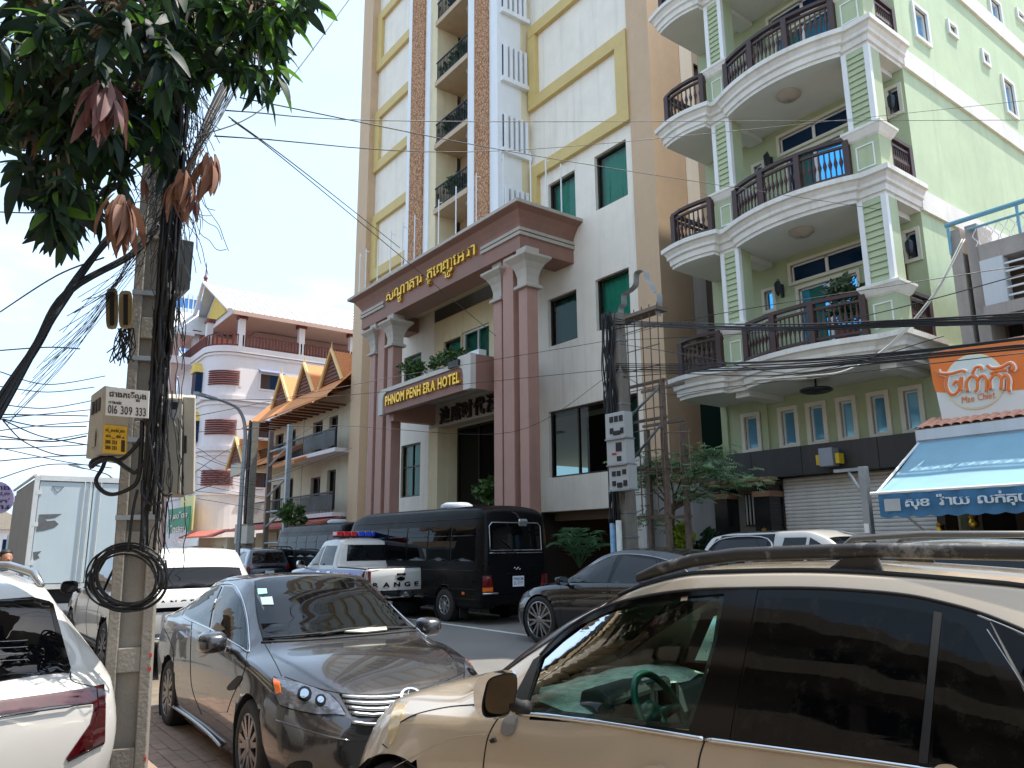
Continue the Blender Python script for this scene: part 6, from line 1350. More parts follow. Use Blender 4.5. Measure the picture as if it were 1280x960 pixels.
def far_suv():
    p = onZ(352, 742, 0); c = Car('dark_suv', 'dark blue-grey SUV driving away beyond the police pickup', 'SUV', -34.15, 11.5, 175.5)
    st = [(-2.4,.5,.7,.8,.7,.72,.98,.66,1.02,1.03),(-2.3,.35,.86,.92,.7,.88,1.08,.78,1.14,1.16),(-2.0,.3,.88,.94,.7,.9,1.1,.7,1.55,1.6),(-1.8,.3,.88,.94,.7,.9,1.1,.67,1.7,1.75),(0,.3,.88,.94,.7,.9,1.08,.67,1.76,1.8),(.5,.3,.88,.94,.7,.9,1.07,.65,1.62,1.66),(1.1,.3,.88,.94,.7,.89,1.05,.7,1.14,1.2),(2.0,.3,.84,.9,.65,.82,.96,.68,1.0,1.02),(2.4,.4,.6,.7,.6,.6,.82,.5,.86,.87)]
    c.body(st, paint('dark_blue_paint', (40, 46, 58), .4, .25, .03), [(1.4,.37,.42), (-1.4,.37,.42)], dx=.08, ring=(6, 7, 8)); c.wheels((1.4, -1.4), .92, .37, .24, .24, 5, M_alu)
    c.panel('rear_window', [(-.7, 1.18), (.7, 1.18), (.62, 1.6), (-.62, 1.6)], M_dglass, c.ray_end(-1), .14, .006)
    for sd in (1, -1):
        c.panel('side_window', [(-1.8, 1.16), (.8, 1.13), (.4, 1.5), (0, 1.62), (-1.4, 1.62)], M_dglass, c.ray_side(sd), .15, .005); c.panel('tail_lamp', [(sd*.66, .92), (sd*.9, .92), (sd*.9, 1.1), (sd*.66, 1.1)], M_redlamp, c.ray_end(-1), .06, .01)
        q = MB().tube([(-1.7, .62*sd, 1.76), (-1.5, .64*sd, 1.84), (0, .64*sd, 1.85), (.2, .63*sd, 1.78)], .025, 6); c.part('roof_rail', q, M_blk2)
    c.panel('rear_trim', [(-.66, .96), (.66, .96), (.66, 1.06), (-.66, 1.06)], M_gloss, c.ray_end(-1), .1, .008); plate(c, -2.42, 0, .8, .36, .14, [], -1); c.mirror_unit(.95, 1.05, 1.15, M_blk2, M_mirglass)
def silver_suv():
    c = Car('silver_suv', 'silver SUV with grey roof rails, only its roof showing beyond the beige SUV', 'SUV', -3.95, 7.9, 186)
    st = [(-2.3,.45,.7,.8,.7,.7,.98,.62,1.02,1.03),(-2.1,.3,.86,.92,.7,.88,1.06,.7,1.25,1.3),(-1.7,.3,.88,.94,.7,.9,1.08,.66,1.62,1.67),(-.6,.3,.88,.94,.7,.9,1.06,.66,1.73,1.78),(.1,.3,.88,.94,.7,.9,1.05,.66,1.68,1.72),(.6,.3,.88,.94,.7,.9,1.04,.64,1.46,1.5),(1.15,.3,.88,.94,.7,.89,1.02,.7,1.08,1.13),(2.0,.3,.82,.9,.65,.8,.92,.66,.96,.98),(2.35,.4,.6,.7,.6,.58,.8,.5,.83,.84)]
    c.body(st, paint('silver_paint', (182, 182, 178), .6, .3, .03), [(1.36,.36,.41), (-1.36,.36,.41)], dx=.06, ring=(7, 8, 9)); c.wheels((1.36, -1.36), .92, .36, .23, .24, 5, M_alu)
    for sd in (1, -1):
        c.panel('side_window', [(-1.8, 1.12), (.85, 1.08), (.4, 1.48), (0, 1.6), (-1.4, 1.62)], M_dglass, c.ray_side(sd), .12, .005)
        q = MB().tube([(-1.6, .6*sd, 1.68), (-1.4, .62*sd, 1.8), (-.4, .625*sd, 1.82), (.25, .62*sd, 1.79), (.5, .6*sd, 1.62)], [.02, .03, .03, .03, .02], 8); c.part('roof_rail', q, mat('grey_rail', (120, 116, 110), .35, .6), smooth=True)
    c.panel('windscreen', [(.3, -.58), (.3, .58), (1.05, .66), (1.05, -.66)], M_dglass, c.ray_top(), .12, .006); c.mirror_unit(.85, 1.04, 1.1, MATS['silver_paint'], M_mirglass)
def box_truck():
    t = thing('box_truck', 'pale blue-grey box truck with scuffed rear doors parked behind the concrete pole', 'truck', (-19.2, 2.75, 0))
    M_box = mat('pale_blue_box_paint', (186, 200, 206), .5, 0, .06, vs=.8, streak=.2, sdir=(.3, .27, .22)); M_fr = mat('box_frame_white', (206, 208, 206), .5, .2, var=.08, blot=.4, bcol=(.35, .26, .18), bscale=5); M_cor = mat('weathered_corrugated_side', (150, 148, 146), .6, .2, var=.12, streak=.6, sdir=(.26, .22, .19))
    X, Y0, Y1, ZB, ZT = -19.2, 1.66, 3.9, .95, 3.32
    MB().box(X-5.2, X-.06, Y0+.06, Y1-.06, ZB, ZT-.02).build('cargo_box', M_cor, t)
    rib = None
    for i in range(24):
        x = X-.3-i*.21
        if rib is None: rib = MB().prism([(x, Y0+.02), (x-.08, Y0+.02), (x-.11, Y0+.06), (x+.03, Y0+.06)], 'z', ZB+.1, ZT-.15).build('side_rib', M_cor, t)
        else: inst(rib, t, rib.location+Vector((-i*.21, 0, 0)))
    for a, b in ((Y0+.1, (Y0+Y1)/2-.01), ((Y0+Y1)/2+.01, Y1-.1)):
        d = MB().box(X-.06, X-.01, a, b, ZB+.12, ZT-.12).build('rear_door', M_box, t, bevel=.008)
        for u in (a+.14, b-.14) if a > 2.5 else (b-.16, b-.05):
            q = MB().tube([(X+.015, u, ZB+.1), (X+.015, u, ZT-.1)], .014, 6); r_ = q.build('lock_bar', M_fr, d); q = MB()
        for z in (ZB+.5, ZB+1.3, ZT-.4): MB().box(X-.012, X+.012, a-.06 if a < 2.5 else b-.02, a+.05 if a < 2.5 else b+.06, z, z+.09).build('hinge', M_fr, d)
    for q in ((Y0, Y0+.09, ZB, ZT), (Y1-.09, Y1, ZB, ZT)): MB().box(X-.1, X+.01, q[0], q[1], q[2], q[3]).build('corner_post', M_fr, t)
    MB().box(X-.1, X+.012, Y0+.09, Y1-.09, ZT-.1, ZT+.01).build('header_rail', M_fr, t); MB().box(X-.1, X+.012, Y0+.09, Y1-.09, ZB, ZB+.1).build('sill_rail', M_fr, t)
    MB().tube([(X-5.2, Y0, ZT), (X, Y0, ZT)], .035, 5).build('top_rail', M_fr, t)
    sc = mat('scuffed_primer', (96, 98, 100), .7, var=.2, vs=9)
    for P in ([(.0, 2.5), (.42, 2.52), (.3, 2.43), (.12, 2.4), (.16, 2.36), (.3, 2.38), (.38, 2.3), (.3, 2.22), (.12, 2.16), (-.02, 2.14)], [(-.03, 1.72), (.12, 1.74), (.06, 1.66), (.1, 1.6), (.0, 1.55)]): MB().prism([(Y0+.15+u, z) for u, z in P], 'x', X-.012, X-.006).build('scuff', sc, t)
    q = MB().tube([(X-.004, Y0+.33, 3.1), (X-.004, Y0+.55, 3.1), (X-.004, Y0+.44, 2.98)], .007, 4, closed=True); q.build('triangle_mark', sc, t)
    MB().box(X-7.2, X-.2, Y0+.4, Y1-.4, .6, .945).build('chassis', M_blk2, t); MB().box(X-7.2, X-5.35, Y0+.1, Y1-.1, .7, 2.3).build('cab', M_box, t, bevel=.12); MB().box(X-.25, X-.1, Y0+.1, Y1-.1, .5, .64).build('underrun_bar', M_fr, t)
    for sd, y in ((1, Y1-.02), (-1, Y0+.02)): MB().box(X-.05, X+.02, y-.2*(sd > 0), y+.2*(sd < 0), .7, .85).build('tail_lamp', M_redlamp, t)
    for x in (X-1.3, X-6.2):
        for y in (Y0+.25, Y1-.25): MB().lathe([(.001, -.13), (.2, -.13), (.38, -.13), (.42, -.09), (.42, .09), (.38, .13), (.2, .13), (.001, .13)], 24, (x, y, .42), 'y').build('wheel', M_tyre, t, smooth=True)
def canopy_pickup():
    c = Car('white_pickup', 'white pickup with black windowed canopy parked side-on before the roller shutter', 'pickup truck', -7.35, 12.75, 2, z=.13)
    st = [(-2.68,.5,.78,.84,.8,.82,1.05,.80,1.10,1.105),(-2.62,.45,.84,.92,.8,.90,1.12,.78,1.3,1.34),(-2.3,.42,.86,.93,.8,.905,1.13,.68,1.74,1.78),(-1.8,.42,.86,.93,.8,.905,1.13,.68,1.80,1.85),(-.45,.42,.86,.93,.8,.905,1.13,.68,1.81,1.86),(-.1,.42,.86,.93,.8,.905,1.12,.67,1.72,1.77),(.62,.42,.86,.93,.8,.9,1.11,.74,1.2,1.24),(.85,.42,.86,.93,.75,.89,1.08,.76,1.12,1.16),(2.1,.42,.84,.91,.7,.86,1.02,.72,1.07,1.1),(2.5,.45,.74,.84,.65,.74,.9,.6,.96,.98),(2.66,.5,.58,.66,.65,.55,.82,.46,.86,.87)]
    c.body(st, M_whitep, [(1.6,.39,.44), (-1.62,.39,.44)], dx=.05, ring=(8, 9, 10)); c.wheels((1.6, -1.62), .93, .39, .25, .25, 6, M_alu)
    for sd in (1, -1):
        c.panel('canopy_side', [(-2.6, 1.13), (-.98, 1.13), (-.98, 1.79), (-2.2, 1.77)], M_blk2, c.ray_side(sd), .1, .006)
        wn = [(-2.35, 1.24), (-1.12, 1.24), (-1.1, 1.7), (-2.15, 1.69)]; c.panel('canopy_window', wn, M_dglass, c.ray_side(sd), .1, .012); c.line('canopy_window_frame', wn, .018, M_alu, c.ray_side(sd), .08, closed=True, off=.014)
        c.panel('side_window', [(-.86, 1.18), (-.38, 1.18), (-.36, 1.72), (-.78, 1.72)], M_dglass, c.ray_side(sd), .1, .006); c.panel('side_window', [(-.32, 1.18), (.48, 1.17), (.1, 1.5), (-.3, 1.72)], M_dglass, c.ray_side(sd), .1, .006)
        for x_ in (-.35, -.92, .6): c.seam([(x_, 1.15), (x_+.02, .5)], c.ray_side(sd), .1)
        c.line('sill_step', [(-.9, .45), (1.1, .45)], .05, M_blk2, c.ray_side(sd), .15)
    c.panel('canopy_roof', [(-2.62, -.66), (-2.62, .66), (-1.0, .66), (-1.0, -.66)], M_blk2, c.ray_top(), .1, .006); c.panel('windscreen', [(-.02, -.6), (-.02, .6), (.58, .68), (.58, -.68)], M_dglass, c.ray_top(), .12, .006); c.mirror_unit(.55, 1.08, 1.2, M_blk2, M_mirglass, .1, .11, .1)
def all_cars():
    beige_suv(); grey_sedan(); white_suv(); large_suv()
    pickup('police_pickup', 'white police pickup with blue stripe and red and blue roof light bar', -20.1, 9.5, 180, M_whitep, True)
    canopy_pickup()
    bus('black minibus parked in front of the hotel columns, tail towards the viewer', -18.35, 11.05, 182, 'black minibuses at the hotel'); bus('second black minibus further down the kerb beyond the police pickup', -30.6, 13.25, 180.5, 'black minibuses at the hotel')
    black_sedan(); far_suv(); silver_suv(); box_truck()
all_cars()
# ------------------------------------------------------------------ concrete pole with its boxes and cables
M_pole = mat('weathered_pole_concrete', (126, 119, 108), .9, var=.18, vs=3, streak=.45, sdir=(.2, .17, .14), blot=.35, bcol=(.34, .31, .28), bump=.3, bs=40)
M_cab = mat('black_cable_sheath', (22, 22, 24), .55, var=.2, vs=8)
M_cabg = mat('pale_cable_sheath', (176, 172, 162), .6, var=.1)
M_boxg = mat('grey_meter_box', (178, 172, 158), .7, var=.1, vs=6, streak=.35, sdir=(.2, .19, .16), blot=.3, bcol=(.24, .22, .19), bscale=6)
M_steel = mat('galvanised_steel', (150, 156, 160), .45, .6, var=.12, vs=7)
M_beige = mat('beige_splice_case', (178, 160, 118), .55, var=.12)
def main_pole():
    A = onZ(150, 1022, 0); rho = math.hypot(A.x, A.y)
    def onpole(px, py): d = ray(px, py); return C0 + d*(rho/math.hypot(d.x, d.y))
    Bp = onpole(213, 40); ax = (Bp-A).normalized(); n = Vector((.96, -.28, 0)).normalized(); n = (n-ax*n.dot(ax)).normalized(); t = ax.cross(n).normalized()
    if t.y < 0: t = -t
    Lz = 8.3; hw = lambda s: .145-.035*s/Lz; hd = lambda s: .11-.025*s/Lz
    p = thing('concrete_pole', 'weathered concrete utility pole wrapped in black cables beside the dark grey sedan', 'utility pole', A)
    def sect(b, u0, u1, d0, d1, s0, s1):
        P = []
        for s in (s0, s1):
            c = A+ax*s; w_, d_ = hw(s), hd(s)
            P += [c+t*(u*w_)+n*(d*d_) for u, d in ((u0, d0), (u1, d0), (u1, d1), (u0, d1))]
        b.add(P, [(0,3,2,1),(4,5,6,7),(0,1,5,4),(1,2,6,5),(2,3,7,6),(3,0,4,7)])
    b = MB(); sect(b, -1, -.5, -1, 1, -.3, Lz); b.build('flange', M_pole, p, bevel=.008)
    b = MB(); sect(b, .5, 1, -1, 1, -.3, Lz); b.build('flange', M_pole, p, bevel=.008)
    b = MB(); sect(b, -.499, .499, -.6, .55, -.3, Lz); b.build('web', M_pole, p)
    for i in range(11):
        s = .15+.78*i; b = MB(); sect(b, -.498, .498, -.9, .96, s, s+(.3 if i < 1 else .16)); b.build('cross_rib', M_pole, p, bevel=.006)
    for s, in ((1.95,), (2.5,), (3.1,), (3.6,)):
        b = MB(); sect(b, -1.04, 1.04, -1.04, 1.04, s, s+.035); b.build('steel_strap', M_steel, p)
    # red paint flecks on the near edge
    rd = mat('red_paint_fleck', (176, 44, 40), .6, var=.2)
    for s, q in ((1.02, .9), (.93, .86), (.36, .9)): b = MB(); sect(b, q, 1.004, .6, 1.005, s, s+.024); b.build('paint_fleck', rd, p)
    # --- cabinets hung on the pole
    D = (A-C0).dot(_f); P = lambda u, v, d: C0+ray(u, v)*d
    def cabinet(name, label, front, back, df, db, m, cat='meter box'):
        o = thing(name, label, cat, P(*front[3], df)); f = [P(u, v, df) for u, v in front]; k = [P(u, v, db) for u, v in back]
        b = MB(); b.add(f+k, [(0,1,2,3),(7,6,5,4),(0,4,5,1),(1,5,6,2),(2,6,7,3),(3,7,4,0)]); b.build('case', m, o, bevel=.006); return o, f
    def onface(o, f, name, u0, u1, v0, v1, m, lift=.006, thick=.004):
        a, b_, c, d = f; nn = (b_-a).cross(d-a).normalized(); nn = nn if nn.dot(C0-a) > 0 else -nn
        q = lambda u, v: a+(b_-a)*u*(1-v)+(c-d)*u*v+(d-a)*v+nn*lift
        P4 = [q(u0, v0), q(u1, v0), q(u1, v1), q(u0, v1)]; mb = MB(); mb.add(P4+[x-nn*thick for x in P4], [(0,1,2,3),(7,6,5,4),(0,4,5,1),(1,5,6,2),(2,6,7,3),(3,7,4,0)]); mb.build(name, m, o); return P4, nn
    o, f = cabinet('meter_cabinet', 'grey meter cabinet with yellow sticker behind the white phone-number sign', [(130,482),(162,486),(159,569),(127,567)], [(114,494),(150,494),(146,580),(107,573)], 4.62, 4.9, M_boxg)
    P4, nn = onface(o, f, 'yellow_sticker', .06, .98, .57, .985, mat('yellow_sticker_paper', (222, 178, 56), .6, var=.12, vs=30))
    u_ = (P4[1]-P4[0]).normalized(); v_ = (P4[0]-P4[3]).normalized(); w_ = (P4[1]-P4[0]).length; h_ = (P4[0]-P4[3]).length
    M_ink = mat('brown_ink', (60, 40, 24), .6); tx = MB()
    for i, s in enumerate((['ជ', 'ួ', 'ស', 'ជ', 'ុ', 'ល'], ['ម៉', 'ូ', 'ទ័', 'រ'], list('388 323'), list('388 333'))): letters(tx, s, P4[3]+u_*w_*.1+v_*h_*(.74-.2*i)+nn*.003, u_, v_, w_*(.8 if i < 2 else .5), h_*.13, .001, .01, .08)
    tx.build('sticker_lettering', M_ink, o); onface(o, P4, 'sticker_block', .78, .93, .5, .92, M_ink, .003, .002)
    side = [f[0], P(114, 494, 4.9), P(107, 573, 4.9), f[3]]; side = [side[1], side[0], side[3], side[2]]
    for i in range(3): onface(o, side, 'vent_slot', .18+.24*i, .32+.24*i, .14, .34, M_blk2, .004)
    onface(o, side, 'side_hatch', .3, .6, .62, .86, M_boxg, .008)
    o = thing('phone_sign', 'white sign with Khmer lettering and phone number on the pole', 'sign', P(160, 520, 4.42)); f = [P(132.7,484,4.42), P(186.5,489,4.44), P(185,523,4.44), P(131.7,519,4.42)]
    nn = (f[1]-f[0]).cross(f[3]-f[0]).normalized(); nn = nn if nn.dot(C0-f[0]) > 0 else -nn; b = MB(); b.add(f+[x-nn*.006 for x in f], [(0,1,2,3),(7,6,5,4),(0,4,5,1),(1,5,6,2),(2,6,7,3),(3,7,4,0)]); b.build('board', mat('white_sign_sheet', (228, 228, 224), .5, var=.04), o)
    u_ = (f[1]-f[0]).normalized(); v_ = (f[0]-f[3]).normalized(); w_ = (f[1]-f[0]).length; h_ = (f[0]-f[3]).length; M_ik = mat('dark_sign_ink', (52, 52, 58), .6)
    tx = MB(); letters(tx, ['ជ', 'ា', 'ង', 'ភ', 'ើ', ('ល', 'ល'), 'ង'], f[3]+u_*w_*.08+v_*h_*.58+nn*.003, u_, v_, w_*.86, h_*.34, .001, .018, .06); tx.build('lettering', M_ik, o)
    tx = MB(); letters(tx, ['ត', 'ា', 'ម', 'ផ', 'ះ'], f[3]+u_*w_*.07+v_*h_*.43+nn*.003, u_, v_, w_*.3, h_*.1, .001, .012, .05); tx.build('lettering', M_ik, o)
    tx = MB(); letters(tx, list('016')+[' ']+list('309')+[' ']+list('333'), f[3]+u_*w_*.06+v_*h_*.08+nn*.003, u_, v_, w_*.88, h_*.3, .001, .006, .12); tx.build('lettering', M_ik, o)
    o, f = cabinet('meter_cabinet', 'tall pale grey cabinet with torn poster on the pole', [(206.7,497),(228,498),(225.6,617),(201.5,614)], [(206,492),(231,493),(229,622),(203,622)], 4.75, 4.95, M_boxg)
    onface(o, f, 'torn_poster', .08, .8, .02, .22, mat('torn_poster_paper', (176, 178, 180), .7, var=.3, vs=25)); onface(o, f, 'poster_mark', .4, .75, .04, .12, M_ik, .009)
    o2, f2 = cabinet('meter_cabinet', 'narrow open cabinet door with black lock beside the tall grey cabinet', [(229,496),(243.7,496.7),(242,615),(229,618)], [(229,494),(245,494),(244,616),(229,620)], 4.8, 5.0, M_boxg); onface(o2, f2, 'lock_plate', .08, .32, .4, .58, M_blk2)
    o3, f3 = cabinet('meter_cabinet', 'galvanised steel box hung high on the cable side of the pole', [(219,297),(243,302),(237.5,362),(215.5,366)], [(206,300),(226,304),(222,377),(208,372)], 4.9, 5.15, M_steel)
    for i, (u, v, ww, hh) in enumerate(((140, 386, 8, 26), (157, 387, 9, 24))):
        o4 = thing('splice_case', ('beige splice case on the left of the pole, the outer of two' , 'beige splice case nearest the pole, the inner of two')[i], 'cable box', P(u, v+hh, 4.9), group='splice cases on the pole')
        b = MB(); rows = []
        for d, k in ((4.78, .7), (4.74, .95), (4.8, 1.0), (4.92, 1.0), (4.97, .8)): rows.append([P(u+ww*k*math.copysign(abs(math.cos(a))**.5, math.cos(a)), v+hh*k*math.copysign(abs(math.sin(a))**.5, math.sin(a)), d) for a in [j*math.pi/8 for j in range(16)]])
        b.smooth = True; b.grid(rows, cu=True); b.f.append(list(range(16))); b.m.append(0); b.sm.append(False); b.build('case', M_beige, o4); q = MB(); q.add([P(u-3, v-hh*.8, 4.735), P(u+3, v-hh*.8, 4.735), P(u+3, v+hh*.8, 4.735), P(u-3, v+hh*.8, 4.735)], [(0,1,2,3)]); q.build('slot', M_blk2, o4)
    # --- cables running down the pole
    rnd = random.Random(3)
    def strand(name, label, pts, r, m=None, cat='cable', group=None, n=6):
        b = MB(); b.tube(smooth_poly([tuple(P(*q)) for q in pts], False, 8), r, n); o = b.build(name, m or M_cab, smooth=True); tag(o, label, cat, group); return o
    G1 = 'black cables strapped to the pole'
    for i in range(40):
        x = rnd.uniform(-14, 18); base = lambda y: 212-(y-60)*.072+4
        pts = []; y = rnd.uniform(40, 200); ye = rnd.choice((560, 640, 700, 470, 620)); xx = x
        while y < ye:
            xx += rnd.uniform(-5, 5)*.8; xx = max(-2, min(20, xx)); pts.append((base(y)+xx+5, y, 4.62+rnd.uniform(-.05, .12))); y += rnd.uniform(40, 90)
        if len(pts) > 2: strand('pole_cable', 'black cable strapped down the face of the concrete pole', pts, rnd.uniform(.006, .014), group=G1)
    # tangle of thin wires round the head of the pole
    tg = MB()
    for i in range(260):
        u, v = 208+rnd.gauss(12, 14), rnd.uniform(10, 260); d = 4.9+rnd.uniform(-.3, .3); pts = [(u, v, d)]; a = rnd.gauss(1.75, .25)
        for j in range(6): a += rnd.gauss(0, .35); u += 12*math.cos(a); v += 18*math.sin(a); d += rnd.uniform(-.04, .04); pts.append((u, v, d))
        tg.tube(smooth_poly([tuple(P(*q)) for q in pts], False, 3), .0025, 4, caps=False)
    for i in range(60):
        u, v = rnd.uniform(190, 232), rnd.uniform(300, 640); d = 4.62+rnd.uniform(-.06, .1); pts = [(u, v, d)]
        for j in range(5): u += rnd.gauss(0, 2.5); v += rnd.uniform(8, 26); pts.append((u, v, d+rnd.uniform(-.02, .02)))
        tg.tube(smooth_poly([tuple(P(*q)) for q in pts], False, 3), .003, 4, caps=False)
    for i in range(26):
        u, v = 158+rnd.gauss(0, 6), 410; pts = [(u, v, 4.85)]
        for j in range(4): u += rnd.gauss(-1.5, 4); v += rnd.uniform(6, 14); pts.append((u, v, 4.85))
        tg.tube(smooth_poly([tuple(P(*q)) for q in pts], False, 3), .004, 4, caps=False)
    o = tg.build('wire_tangle', M_cab, fix=False); tag(o, 'tangle of thin black wires round the pole head', 'wires', kind='stuff')
    # coil hanging on the pole and the loops under the cabinets
    co = thing('cable_coil', 'coil of black cable hanging on the pole above the SUV lettering', 'cable coil', P(158, 770, 4.7))
    for i in range(9):
        cx, cy = 158+rnd.uniform(-4, 4), 722+rnd.uniform(-4, 4); rx, ry = 45+rnd.uniform(-7, 6), 36+rnd.uniform(-6, 4)
        b = MB(); b.tube([P(cx+rx*math.cos(a*math.pi/20), cy+ry*math.sin(a*math.pi/20)+(4 if i == 3 else 0), 4.62+.10*math.cos(a*math.pi/20)*(-1 if i % 2 else 1)*.3+rnd.uniform(-.004, .004)) for a in range(40)], .0062, 6, closed=True); b.build('loop', M_cab, co, smooth=True)
    b = MB(); b.tube(smooth_poly([tuple(P(*q)) for q in ((168,688,4.6),(140,692,4.6),(112,715,4.6),(108,738,4.6),(125,756,4.6),(160,764,4.6),(190,757,4.6),(208,735,4.6),(207,700,4.6))], False, 6), .006, 6); b.build('loop', M_cab, co, smooth=True)
    G2 = 'thick black cable loops under the meter cabinet'
    LL = iter(('largest thick black cable loop hanging below the meter cabinet', 'twisted black cable loop bunched under the cabinet and crossing to the pole', 'short black cable curving from the cabinet bottom to the pole', 'black cable curling down right of the largest loop', 'thin black cable dropping straight down to the hanging coil', 'black cable sweeping from the pole to the tall grey cabinet'))
    for pts in (((134,568,4.72),(128,585,4.7),(120,600,4.65),(126,612,4.6),(140,618,4.6),(160,612,4.6),(172,600,4.6),(176,570,4.6),(178,525,4.6)), ((132,570,4.72),(116,576,4.7),(114,584,4.66),(122,578,4.64),(140,574,4.62),(160,586,4.6),(170,590,4.6),(184,570,4.6),(186,540,4.58),(180,520,4.58)), ((136,570,4.7),(150,575,4.65),(166,562,4.6),(176,548,4.6)), ((178,600,4.6),(178,618,4.58),(188,630,4.58),(202,628,4.6)), ((172,612,4.58),(166,640,4.58),(160,690,4.58)), ((186,540,4.56),(192,580,4.56),(196,600,4.6),(205,618,4.62),(215,617,4.66))):
        strand('cable_loop', next(LL), pts, .013 if pts[0][0] < 140 else .009, group=G2)
    # --- bundles leaving the pole
    B = lambda nm, lab, pts, r, m=None, grp=None: strand(nm, lab, pts, r, m, 'cable', grp)
    th = thing('cable_bundle', 'thick black cable bundle falling from the pole to lower edge of sky at left', 'cable bundle', P(0, 500, 4.2))
    for i in range(16):
        j = lambda s=3: rnd.uniform(-s, s); q = (((172, 262) if i % 3 else (215, 250)), ((133+j(5), 300+j(5)) if i % 3 else (172+j(), 312+j())), (86+j(4), 362+j(4)), (45+j(4), 432+j(4)), (0+j(5), 507+j(7)), (-60+j(8), 610+j(9)))
        MB().tube(smooth_poly([tuple(P(u, v, d)) for (u, v), d in zip(q, (5.1, 4.8, 4.5, 4.3, 4.1, 3.8))], False, 6), rnd.uniform(.009, .017), 5).build('cable', M_cab, th, smooth=True)
    G3 = 'thin wires fanning from the pole to the thick bundle'
    for i in range(22):
        k = i/21; u1, v1 = 8+110*k*.9, 530-165*k+rnd.uniform(-10, 10); strand('thin_wire', 'thin wire fanning down from the pole beside the thick bundle', [(172+rnd.uniform(-8, 12), 318+rnd.uniform(-12, 16), 4.9), ((172+u1)/2+rnd.uniform(-4, 10), (318+v1)/2+rnd.uniform(-4, 18), 4.6), (u1, v1, 4.3)], .0022, M_cab, 'wire', G3, 4)
    up = thing('cable_bundle', 'thick black cable bundle rising from the pole through the mango leaves', 'cable bundle', P(200, 260, 5.0))
    for i in range(12):
        j = lambda s=3: rnd.uniform(-s, s); MB().tube(smooth_poly([tuple(P(*q)) for q in ((205+j(6), 300+j(8), 4.85), (238+j(3), 205+j(), 5.2), (272+j(4), 125+j(4), 5.6), (330+j(6), 20+j(6), 6.4), (372+j(6), -60, 7))], False, 5), rnd.uniform(.009, .016), 5).build('cable', M_cab, up, smooth=True)
    for i in range(16):
        k = i/15; strand('thin_wire', 'thin wire climbing to the right behind the mango leaves', [(243+rnd.uniform(-6, 8), 188+rnd.uniform(-8, 10), 5.1), (262+60*k, 165-110*k*.9+rnd.uniform(-6, 6), 5.6), (300+75*k+rnd.uniform(-4, 4), 60-50*k*.2-20, 6.4), (350+80*k, -50, 7)], .0024, M_cab, 'wire', 'thin wires climbing away from the pole head', 4)
    # single overhead lines
    S = [((436,0,9),(340,125,7),(244,172,5)), ((286,146,5.4),(380,215,8),(500,310,13)), ((290,150,5.4),(395,232,9),(620,420,15.5)), ((282,138,5.4),(600,152,10),(1290,150,16)), ((268,170,5.2),(700,184,12),(1290,125,18)), ((300,122,5.4),(700,200,11),(1100,262,16)),
         ((0,265,6),(40,266,5.6),(70,262,5.4)), ((0,390,6),(70,345,5),(130,322,4.8)), ((0,438,6),(60,434,6),(100,436,6)), ((4,518,4.2),(60,519,5),(110,520,5)), ((4,524,4.2),(50,533,5),(108,533,4.9)), ((2,524,4.2),(50,545,5),(108,556,4.9)), ((4,526,4.2),(30,552,5),(70,568,5),(108,569,4.9)), ((0,545,6),(60,552,6),(108,545,5.6)), ((0,560,9),(80,577,9),(140,585,9)),
         ((250,500,12),(420,495,16),(760,462,16)), ((245,540,12),(420,532,15),(640,540,17),(760,470,16)), ((245,520,11),(500,470,14),(765,425,16)), ((300,592,22),(330,600,22),(440,560,24)), ((230,600,8),(290,560,16),(330,548,24)), ((240,615,7),(320,580,18),(440,500,28))]
    WL = ['overhead wire slanting from the top edge down to the pole head', 'upper of two wires crossing the tan hotel edge towards the cornice', 'lower of two wires running past the gold hotel lettering', 'long wire crossing the hotel at the gold meander frame', 'long wire crossing the hotel below the gold meander and rising over the green wall', 'wire dropping gently across the hotel to the upper green balcony',
          'short wire entering the mango leaves at the left edge', 'wire slanting up to the beige splice cases', 'short wire meeting the thick cable bundle in the sky', 'topmost wire from the bundle foot to the meter cabinet', 'second wire from the bundle foot to the meter cabinet', 'sagging wire from the bundle foot to the cabinet with yellow sticker', 'lowest deep sagging wire from the bundle foot to the cabinet', 'faint wire level with the middle of the meter cabinet', 'faint distant wire sloping above the box truck',
          'wire crossing the hotel columns to the meter pole', 'wire crossing the columns below the hotel name sign', 'wire rising over the hotel name sign to the meter pole', 'wire by the distant pole before the orange roofs', 'wire in front of the white block louvres', 'wire rising across the orange tiled gables']
    for i in range(9): S.append(((0, 470+i*16+rnd.uniform(-6, 6), 7), (60, 480+i*13+rnd.uniform(-5, 5), 8), (rnd.uniform(112, 150), 470+i*14, 9))); WL.append('faint thin wire crossing the pale sky beside the meter cabinet')
    for i in range(8): S.append(((246, 560+i*9, 14), (300+i*6, 575+i*9+rnd.uniform(-8, 8), 20), (rnd.uniform(325, 440), 545+i*16, 27))); WL.append('faint thin wire crossing before the shophouses at the foot of the white block')
    for i, s in enumerate(S):
        strand('overhead_wire', WL[i], s, .0055 if s[0][2] > 4.5 else .004, M_cab, 'wire', 'single overhead wires', 5)
main_pole()
